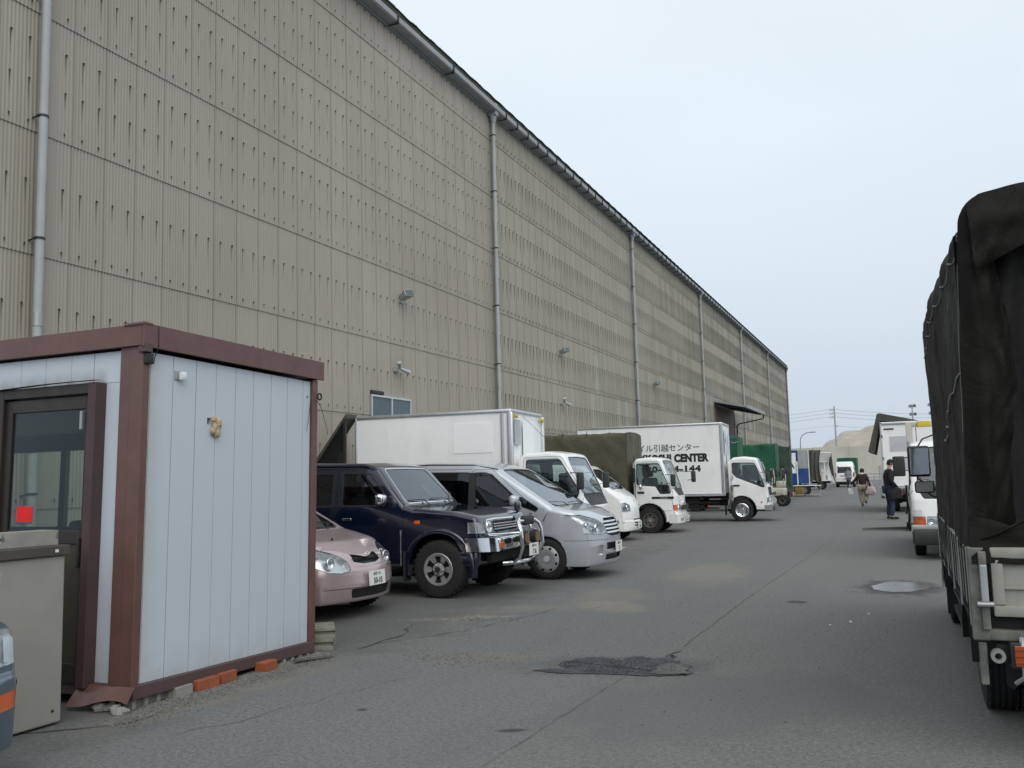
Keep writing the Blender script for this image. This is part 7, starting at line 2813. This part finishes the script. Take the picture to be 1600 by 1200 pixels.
# ================================================================ PEOPLE
def skin_mesh(name, V, E_, Rr, root=0, sub=2, mat=None, smooth=1):
    me = bpy.data.meshes.new(name)
    me.from_pydata([tuple(v) for v in V], E_, [])
    o = bpy.data.objects.new(name, me)
    C.objects.link(o)
    md = o.modifiers.new('skin', 'SKIN')
    md.use_smooth_shade = True
    sv_ = me.skin_vertices[0].data
    for i, r in enumerate(Rr):
        sv_[i].radius = r if isinstance(r, tuple) else (r, r)
        sv_[i].use_root = (i == root)
    sm = o.modifiers.new('sub', 'SUBSURF')
    sm.levels = sub
    sm.render_levels = sub
    dg = bpy.context.evaluated_depsgraph_get()
    dg.update()
    res = bpy.data.meshes.new_from_object(o.evaluated_get(dg))
    bpy.data.objects.remove(o)
    bpy.data.meshes.remove(me)
    res.name = name
    res.materials.clear()
    if mat: res.materials.append(mat)
    for p in res.polygons: p.use_smooth = True
    return res


def person(label, J, loc, rz, mats, hat=None, group=None, build=1.0, extra=None, female=False, coat=.06, loose=.022):
    """J: joint positions in the figure's frame, facing +y. keys: pelvis chest neck head shL elL wrL ... hipL knL anL toL"""
    t = thing('person', label, 'person', loc, rz, group)
    J = {k: Vector(v) for k, v in J.items()}
    order = ['pelvis', 'belly', 'chest', 'neck', 'chin', 'head', 'crown']
    V, E_, Rr, idx = [], [], [], {}

    def add(k, p, r, par=None):
        idx[k] = len(V)
        V.append(Vector(p)); Rr.append(r)
        if par is not None: E_.append((idx[par], idx[k]))
    b = build
    up = (J['head'] - J['neck']).normalized()
    add('pelvis', J['pelvis'], (.135 * b, .10 * b))
    add('belly', J['pelvis'].lerp(J['chest'], .5), (.118 * b, .095 * b), 'pelvis')
    add('chest', J['chest'], (.145 * b, .105 * b), 'belly')
    add('neck', J['neck'], (.055, .055), 'chest')
    add('jaw', J['neck'].lerp(J['head'], .45), (.060, .062), 'neck')
    add('head', J['head'], (.082, .092), 'jaw')
    add('crown', J['head'] + up * .085, (.060, .070), 'head')
    for s in 'LR':
        add('sh' + s, J['sh' + s], .058 * b, 'chest')
        add('ua' + s, J['sh' + s].lerp(J['el' + s], .5), .048 * b, 'sh' + s)
        add('el' + s, J['el' + s], .040 * b, 'ua' + s)
        add('fa' + s, J['el' + s].lerp(J['wr' + s], .4), .038 * b, 'el' + s)
        add('wr' + s, J['wr' + s], .026, 'fa' + s)
        d = (J['wr' + s] - J['el' + s]).normalized()
        sd = Vector((1, 0, 0)) if abs(d.x) < .7 else Vector((0, 1, 0))
        ax = d.cross(sd).normalized()
        cur = ax.cross(d).normalized() * (-1 if s == 'L' else 1)
        pm = J['wr' + s] + d * .055
        add('pm' + s, pm, (.030, .018), 'wr' + s)
        for f in range(4):
            off = ax * (f - 1.5) * .019
            L = (.066, .076, .072, .058)[f]
            k1, k2 = 'f%d%s' % (f, s), 'g%d%s' % (f, s)
            add(k1, pm + off + d * L * .6, .0095, 'pm' + s)
            add(k2, pm + off + d * L * .95 + cur * .022, .008, k1)
        add('t1' + s, J['wr' + s] + d * .03 - ax * .034 + cur * .01, .011, 'wr' + s)
        add('t2' + s, J['wr' + s] + d * .07 - ax * .045 + cur * .02, .009, 't1' + s)
        add('hp' + s, J['hip' + s], .088 * b, 'pelvis')
        add('th' + s, J['hip' + s].lerp(J['kn' + s], .5), .074 * b, 'hp' + s)
        add('kn' + s, J['kn' + s], .056 * b, 'th' + s)
        add('cf' + s, J['kn' + s].lerp(J['an' + s], .35), .055 * b, 'kn' + s)
        add('an' + s, J['an' + s], .038, 'cf' + s)
        add('ft' + s, J['an' + s].lerp(J['to' + s], .6) + Vector((0, 0, -.02)), (.040, .030), 'an' + s)
        add('to' + s, J['to' + s], (.036, .022), 'ft' + s)
    body = link('body', skin_mesh('body', V, E_, Rr, 0, 1, M['skin']), t)

    def sub(name, keys, edges, rad, mat, subd=2, shift=None):
        vv = [V[idx[k]] + (shift or Vector()) for k in keys]
        ee = [(keys.index(a), keys.index(c)) for a, c in edges]
        me = skin_mesh(name, vv, ee, rad, 0, subd, M[mat])
        for v in me.vertices:
            v.co += Vector((noise.noise(v.co * 9), noise.noise(v.co * 9 + Vector((3, 3, 3))), 0)) * .008
        return link(name, me, t)
    # jacket
    q = lambda r, k=.02: (r[0] + k, r[1] + k) if isinstance(r, tuple) else r + k
    tk = ['pelvis', 'belly', 'chest', 'neck'] + ['%s%s' % (p, s) for s in 'LR' for p in ('sh', 'ua', 'el', 'fa', 'wr')]
    te = [('pelvis', 'belly'), ('belly', 'chest'), ('chest', 'neck')] + [e_ for s in 'LR' for e_ in (('chest', 'sh' + s), ('sh' + s, 'ua' + s), ('ua' + s, 'el' + s), ('el' + s, 'fa' + s), ('fa' + s, 'wr' + s))]
    tr = []
    for k in tk:
        r = Rr[idx[k]]
        g_ = {'pelvis': .035, 'belly': .045, 'chest': .035, 'neck': .012}.get(k, .022)
        if k[:2] == 'wr': g_ = .014
        tr.append(q(r, g_))
    idx['hem'] = len(V); V.append(V[idx['pelvis']] - Vector((0, 0, coat))); Rr.append((.14, .11))
    tk.append('hem'); te.append(('pelvis', 'hem')); tr.append((.185 * b, .145 * b))
    jacket = sub('jacket', tk, te, tr, mats['top'])
    # trousers
    pk = ['pelvis'] + ['%s%s' % (p, s) for s in 'LR' for p in ('hp', 'th', 'kn', 'cf', 'an')]
    pe = [e_ for s in 'LR' for e_ in (('pelvis', 'hp' + s), ('hp' + s, 'th' + s), ('th' + s, 'kn' + s), ('kn' + s, 'cf' + s), ('cf' + s, 'an' + s))]
    pr = [q(Rr[idx[k]], loose if k[:2] != 'an' else .030) for k in pk]
    sub('trousers', pk, pe, pr, mats['legs'])
    for s in 'LR':
        a, to = V[idx['an' + s]], V[idx['to' + s]]
        d = (to - a); d.z = 0; d.normalize()
        mb = MB().sphere((0, 0, 0), 1, 16, (.052, .135, .045))
        for v in mb.bm.verts:
            if v.co.z < -.012: v.co.z = -.030
            if v.co.y < -.05 and v.co.z > 0: v.co.z += .02
        Mt = Matrix.Translation((a + d * .07).to_tuple()[:2] + (a.z - .045,)) @ d.to_track_quat('Y', 'Z').to_matrix().to_4x4()
        mb.xf(Mt)
        mb.build('shoe', M[mats.get('shoes', 'black')], t, 60)
    # hair / cap over the skull, leaving the face free
    hd = J['head']
    Mh = Matrix.Translation(hd) @ up.to_track_quat('Z', 'Y').to_matrix().to_4x4()
    mb = MB().sphere((0, 0, .03), 1, 20, (.095, .108, .118))
    for v in mb.bm.verts:
        if v.co.y > .045 and v.co.z < .07:
            v.co.y = .045 + (v.co.y - .045) * .12
        if v.co.z < -.045: v.co.z = -.045 + (v.co.z + .045) * (1.0 if female else .35)
        v.co += Vector((noise.noise(v.co * 25), noise.noise(v.co * 25 + Vector((2, 0, 0))), 0)) * .006
    Y_ = Matrix.Rotation(0, 4, 'Z')
    # keep the face towards +y of the figure
    fwd = Vector((0, 1, 0)) - up * up.y
    fwd.normalize()
    rt = fwd.cross(up).normalized()
    Mh = Matrix.Translation(hd) @ Matrix((rt, fwd, up)).transposed().to_4x4()
    mb.xf(Mh)
    mb.build('hat' if hat else 'hair', M[mats.get('hair', 'hair')], t, 60)
    f = MB().sphere((0, .095, .0), .016, 8, (.8, 1.1, 1.3))
    f.xf(Mh); f.build('nose', M['skin'], body, 60)
    f = MB().box((-.022, .088, -.048), (.022, .096, -.040), .003)
    f.xf(Mh); f.build('mouth', plain('lips', (.30, .12, .10), .6), body, 60)
    for s in (-1, 1):
        f = MB().sphere((s * .031, .084, .022), .011, 8, (1.2, .7, .8)); f.xf(Mh)
        f.build('eye', M['black'], body, 60)
        f = MB().sphere((s * .088, .0, .0), .022, 8, (.35, .8, 1.3)); f.xf(Mh)
        f.build('ear', M['skin'], body, 60)
    if extra: extra(t, J, jacket)
    return t


def bag(name, label, cat, mat, loc, rz, size, handle=.18, soft=.02, seed=1, group=None):
    mb = MB()
    b = bmesh.new()
    bmesh.ops.create_cube(b, size=1)
    bmesh.ops.subdivide_edges(b, edges=b.edges[:], cuts=5, use_grid_fill=True)
    for v in b.verts:
        v.co = Vector((v.co.x * size[0], v.co.y * size[1], v.co.z * size[2]))
        k = 1 - .45 * max(0, v.co.z / size[2]) ** 1.2
        v.co.y *= k
        bul = 1 + .15 * math.cos(v.co.z / size[2] * math.pi)
        v.co.x *= bul; v.co.y *= bul
        v.co += Vector((noise.noise(v.co * 9 + Vector((seed, 0, 0))), noise.noise(v.co * 9 + Vector((0, seed, 0))), noise.noise(v.co * 9 + Vector((0, 0, seed))))) * soft
    bmesh.ops.bevel(b, geom=[e_ for e_ in b.edges if len(e_.link_faces) == 2 and e_.calc_face_angle() > 1], offset=.02, segments=2, affect='EDGES')
    mb._merge(b)
    t = thing(name, label, cat, loc, rz, group)
    mb.build('pouch', M[mat], t, 70)
    h = size[2] / 2
    for s in (-1, 1):
        MB().tube([(-size[0] * .28, s * .02, h - .03), (-size[0] * .2, s * .015, h + handle * .7), (0, 0, h + handle), (size[0] * .2, s * .015, h + handle * .7), (size[0] * .28, s * .02, h - .03)], .010, 6).build('strap', M[mat], t, 60)
    return t


# man in black standing beside the white cab truck, seen from behind and the side
man = person('man in black jacket and jeans standing by the white cab truck holding a black bag', dict(
    pelvis=(0, 0, 1.00), chest=(-.01, .03, 1.36), neck=(0, .05, 1.60), head=(.0, .09, 1.74),
    shL=(-.20, .03, 1.50), elL=(-.26, .02, 1.22), wrL=(-.20, .18, 1.02), shR=(.20, .04, 1.50), elR=(.27, .0, 1.22), wrR=(.18, .22, 1.0),
    hipL=(-.10, 0, .95), knL=(-.12, .03, .52), anL=(-.13, -.02, .10), toL=(-.15, .14, .04),
    hipR=(.10, 0, .95), knR=(.12, .06, .52), anR=(.13, .02, .10), toR=(.16, .18, .04)),
    (-.36, 30.7, 0), R(-75), dict(top='blackcloth', legs='jeans', shoes='blackcloth', hair='blackcloth'), hat=True, build=1.08, coat=.22)
bag('shoulder_bag', 'black bag hanging from the hand of the man in black', 'bag', 'blackcloth', (-.16, 30.5, .80), R(10), (.30, .14, .34), .10, .02, 3)

# woman walking away with bags
woman = person('woman in dark brown jacket and khaki trousers walking down the lane with two bags', dict(
    pelvis=(0, 0, .88), chest=(-.01, .08, 1.18), neck=(-.02, .14, 1.38), head=(-.02, .19, 1.50),
    shL=(-.17, .09, 1.32), elL=(-.34, .10, 1.10), wrL=(-.50, .18, .94), shR=(.16, .08, 1.31), elR=(.24, .0, 1.06), wrR=(.27, .10, .84),
    hipL=(-.09, 0, .84), knL=(-.10, .02, .47), anL=(-.04, -.10, .10), toL=(-.04, .06, .04),
    hipR=(.09, 0, .84), knR=(.12, .17, .50), anR=(.10, -.12, .22), toR=(.11, .0, .12)),
    (-1.52, 41.9, 0), R(-6), dict(top='brownjacket', legs='beige', shoes='trim', hair='hair'), female=True, build=1.0, loose=.045,
    extra=lambda t, J, jk: MB().lathe([(.075 + .03 * math.cos(a), .035 * math.sin(a)) for a in [2 * math.pi * k / 8 for k in range(8)]], 18, Matrix.Translation(J['neck'] + Vector((0, -.02, -.02))) @ Matrix.Rotation(-.4, 4, 'X'), True).build('white_scarf', M['bag_white'], t, 60))
bag('tote_bag', 'pink and white tote bag at the hip of the walking woman', 'bag', 'bag_pink', (-1.22, 41.85, .66), R(-15), (.34, .18, .36), .22, .03, 5)
bag('plastic_bag', 'white plastic bag swinging from the left hand of the walking woman', 'bag', 'bag_white', (-2.04, 42.05, .62), R(20), (.18, .12, .28), .18, .03, 8)
person('man in grey clothes walking beside the high roof van far down the lane', dict(
    pelvis=(0, 0, .93), chest=(0, .02, 1.26), neck=(0, .04, 1.48), head=(0, .06, 1.61),
    shL=(-.19, .02, 1.40), elL=(-.24, -.02, 1.13), wrL=(-.24, .06, .90), shR=(.19, .02, 1.40), elR=(.25, .0, 1.13), wrR=(.20, .16, .95),
    hipL=(-.09, 0, .88), knL=(-.11, .10, .49), anL=(-.12, .08, .10), toL=(-.12, .24, .04),
    hipR=(.09, 0, .88), knR=(.10, -.04, .49), anR=(.10, -.18, .12), toR=(.10, -.04, .06)),
    (-3.85, 77.5, 0), R(165), dict(top='greycloth', legs='darkgrey', shoes='black', hair='hair'))

# ================================================================ FAR END
M['oldconcrete'] = NT('weathered_concrete')
_m = M['oldconcrete']
_p = _m.pos()
_c = _m.mix(_m.map(_m.noise(_p, .35, 5), .3, .7), (.44, .42, .38), (.56, .54, .49))
_c = _m.mix(_m.map(_m.noise(_m.scale(_p, (1, 1, .15)), .9, 6, .7), .5, .8, 0, .35), _c, (.36, .34, .29))
_m.col(_c)
_m.rough(.9)
_m.bump(_m.noise(_p, 4, 4), .3, .03)
M['oldconcrete'] = _m.m
cw = thing('concrete_wall', 'long pale concrete wall closing the far end of the yard', 'wall', (0, 147, 0))
x = -64.0
k = 0
while x < 60:
    w_ = 7.4
    MB().box((x + .02, 0, 0), (x + w_ - .02, .35, 5.15 + .05 * ((k * 37) % 3)), .02).build('wall_panel', M['oldconcrete'], cw)
    x += w_
    k += 1
MB().box((-64, -.25, 0), (60, -.01, .35), .02).build('footing', M['oldconcrete'], cw)
for i, (x, h, r, y) in enumerate(((-6.95, 5.5, .045, 146.2), (-4.9, 3.0, .16, 120.0))):
    o = MB().cyl((0, 0, 0), (0, 0, h), r, 10).cyl((0, 0, h), (0, 0, h + .05), r * 1.2, 10).box((-r * 2, -r * 2, 0), (r * 2, r * 2, .04)).build('steel_post', M['fascia'] if i else M['steel'], None)
    o.location = (x, y, 0)
    tag(o, ['thin tall post standing against the concrete wall', 'stout rust brown post standing before the concrete wall'][i], 'post')
gd = thing('guard_rail', 'short pale guard rail between the green truck and the concrete wall', 'rail', (-2.9, 118, 0))
for x in (-.9, 0, .9): MB().cyl((x, 0, 0), (x, 0, 1.1), .05, 8).build('post', M['steel'], gd)
for z in (.55, .95): MB().box((-1.2, -.05, z), (1.2, -.02, z + .16), .01).build('rail', M['steel'], gd)


# spoil heap: terraced mound behind the wall
def heap_h(x, y):
    def sm(t): t = max(0, min(1, t)); return t * t * (3 - 2 * t)
    base = 8.1 * min(1, max(0, (x + 20.3) / 11.5)) * sm((y - 152) / 12.)
    t2 = 1.35 * sm((x + 5.8) / 2.2) * sm((y - 158) / 8) 
    far = sm((260 - y) / 60) * sm((70 - x) / 40)
    h = (base + t2)
    h = min(h, 8.1 + t2)
    n = noise.fractal(Vector((x * .12, y * .12, 3)), 1, 2, 4) * .28 + noise.noise(Vector((x * .6, y * .6, 1))) * .12
    terr = .25 * math.sin(h * 3.2)
    return max(0, (h + n * min(1, h / 3) + terr * min(1, h / 3)) * far)


M['spoil'] = NT('pale_earth')
_m = M['spoil']
_p = _m.pos()
_c = _m.mix(_m.map(_m.noise(_m.scale(_p, (1, 1, 4)), .35, 6, .6), .3, .7), (.33, .295, .255), (.46, .42, .37))
_c = _m.mix(_m.map(_m.noise(_m.scale(_p, (.5, .5, 5)), 1.1, 5, .6), .58, .72, 0, .45), _c, (.27, .25, .21))
_m.col(_c)
_m.rough(.95)
_m.bump(_m.noise(_p, 2.2, 6, .7), .5, .15)
M['spoil'] = _m.m
o = MB().grid(lambda u, v: (-28 + 98 * u, 149 + 110 * v, heap_h(-28 + 98 * u, 149 + 110 * v) - .05), 160, 110).build('spoil_mound', M['spoil'], None, 60)
structure(o)

# pole with cross arms, wires
pole = thing('utility_pole', 'concrete utility pole with three short cross arms behind the concrete wall', 'pole', (-9.15, 154, 0))
MB().cyl((0, 0, 0), (0, 0, 11.9), .17, 12, .11).build('shaft', M['steel'], pole, 40)
for z in (11.2, 10.6, 10.0):
    a_ = MB().box((-.75, -.05, z), (.12, .05, z + .09), .01).build('cross_arm', M['steel'], pole)
    for x in (-.7, -.35): MB().cyl((x, 0, z + .09), (x, 0, z + .26), .05, 8, .03).build('insulator', M['trim'], a_)
MB().box((.15, -.15, 8.6), (.5, .15, 8.75), .02).build('bracket', M['steel'], pole)


def wire(p0, p1, sag, label, r=.028):
    p0, p1 = Vector(p0), Vector(p1)
    pts = []
    for i in range(25):
        s = i / 24
        p = p0.lerp(p1, s)
        p.z -= sag * 4 * s * (1 - s)
        pts.append(p)
    o = MB().tube(pts, r, 5).build('power_line', M['steel'], None, 60)
    tag(o, label, 'cable', 'overhead cables at the utility pole')
    return o


for i, z in enumerate((11.45, 10.85, 10.25)):
    nm = ('topmost', 'second', 'third')[i]
    wire((-9.6, 154, z), (-50, 151, z - 1.0 + .1 * i), .9, nm + ' overhead cable running left from the utility pole towards the warehouse')
    wire((-9.6, 154, z), (36, 158, z - .2), 1.6, nm + ' overhead cable running right from the utility pole above the earth mound')
wire((-9.0, 154, 8.7), (36, 158, 8.6), 1.4, 'lowest thin cable running right from the utility pole', .02)
wire((-9.3, 154, 8.8), (-50, 151, 8.3), .8, 'lowest thin cable running left from the utility pole', .02)

lamp = thing('street_lamp', 'street lamp with curved arm at the far corner of the warehouse', 'street lamp', (-9.55, 100, 0))
MB().cyl((0, 0, 0), (0, 0, 4.4), .075, 12, .055).tube([(0, 0, 4.38), (.03, 0, 4.95), (.22, 0, 5.35), (.6, 0, 5.58), (1.1, 0, 5.66)], .045, 8).build('pole', M['steel'], lamp, 50)
MB().box((1.05, -.12, 5.60), (1.62, .12, 5.72), .05).build('lamp_head', M['steel'], lamp)
for i, (x, y, h) in enumerate(((1.87, 120, 9.2), (3.9, 116, 9.0))):
    t = thing('floodlight_mast', ['mast with clustered floodlights above the white wing truck', 'mast with floodlights partly hidden by the canvas hood'][i], 'floodlight', (x, y, 0))
    MB().cyl((0, 0, 0), (0, 0, h), .10, 10, .07).build('pole', M['steel'], t, 40)
    MB().box((-.5, -.05, h - .15), (.5, .05, h - .08)).box((-.4, -.05, h - 1.15), (.4, .05, h - 1.08)).build('cross_arm', M['steel'], t)
    for (dx, dz, a) in ((-.32, 0, .5), (.36, .02, -.4), (-.28, -1.0, .4), (.42, -1.0, -.5)):
        mb = MB().cyl((0, -.05, 0), (0, -.30, -.10), .12, 12, .22)
        mb.xf(Matrix.Translation((dx, 0, h + dz + .05)) @ Matrix.Rotation(a, 4, 'Z'))
        mb.build('floodlight_head', M['steel'], t, 40)


lt = thing('lean_to', 'dark sloping lean-to panel against the warehouse behind the rear of the plain box truck', 'lean-to', (-10.59, 15.1, 0))
MB().prism([(-.56, 0, 1.52), (.50, 0, 2.86), (.50, 0, 2.94), (-.60, 0, 1.58)], (0, .40, 0)).build('roof_panel', M['wing'], lt)
MB().prism([(-.56, .05, 0), (.46, .05, 0), (.46, .05, 2.78), (-.56, .05, 1.50)], (0, .03, 0)).build('side_panel', M['tarp_inner'], lt)
for x in (-.52, .44): MB().box((x, .0, 0), (x + .05, .05, 1.55 if x < 0 else 2.80)).build('post', M['trim'], lt)

# small cream loader standing between the green truck and the dark green one
ld = thing('loader', 'small cluttered cream loader with mirrors in front of the green tarpaulin trucks', 'loader', (-5.12, 43.2, 0), R(0))
bd = MB().box((-.9, -.45, .45), (.25, .45, .85), .08).box((-.15, -.40, .85), (.22, .40, 1.15), .06).build('body', M['cream'], ld)
for x in (-.32, .18):
    for y in (-.38, .38): MB().tube([(x, y, .85), (x + .03, y, 1.30), (x - .02, y, 1.72)], .028, 6).build('frame_post', M['cream'], ld, 60)
for (x, y, z) in ((.30, -.46, 1.62), (.05, -.46, 1.48), (.30, .46, 1.62)):
    MB().box((x - .04, y - .07, z - .13), (x + .04, y + .07, z + .13), .03).build('mirror', M['trim'], ld, 60)
    MB().tube([(x, y, z - .1), (x - .08, y * .8, 1.2)], .010, 5).build('mirror_stalk', M['trim'], ld)
MB().box((-.6, -.25, .95), (-.2, .25, 1.05), .04).build('seat', M['trim'], ld)
_w = wheel_set('steel', .26, .2, .15)
for x in (-.65, .12):
    for k in (-1, 1): put_wheel(_w, ld, x, k * .42, .26, k)
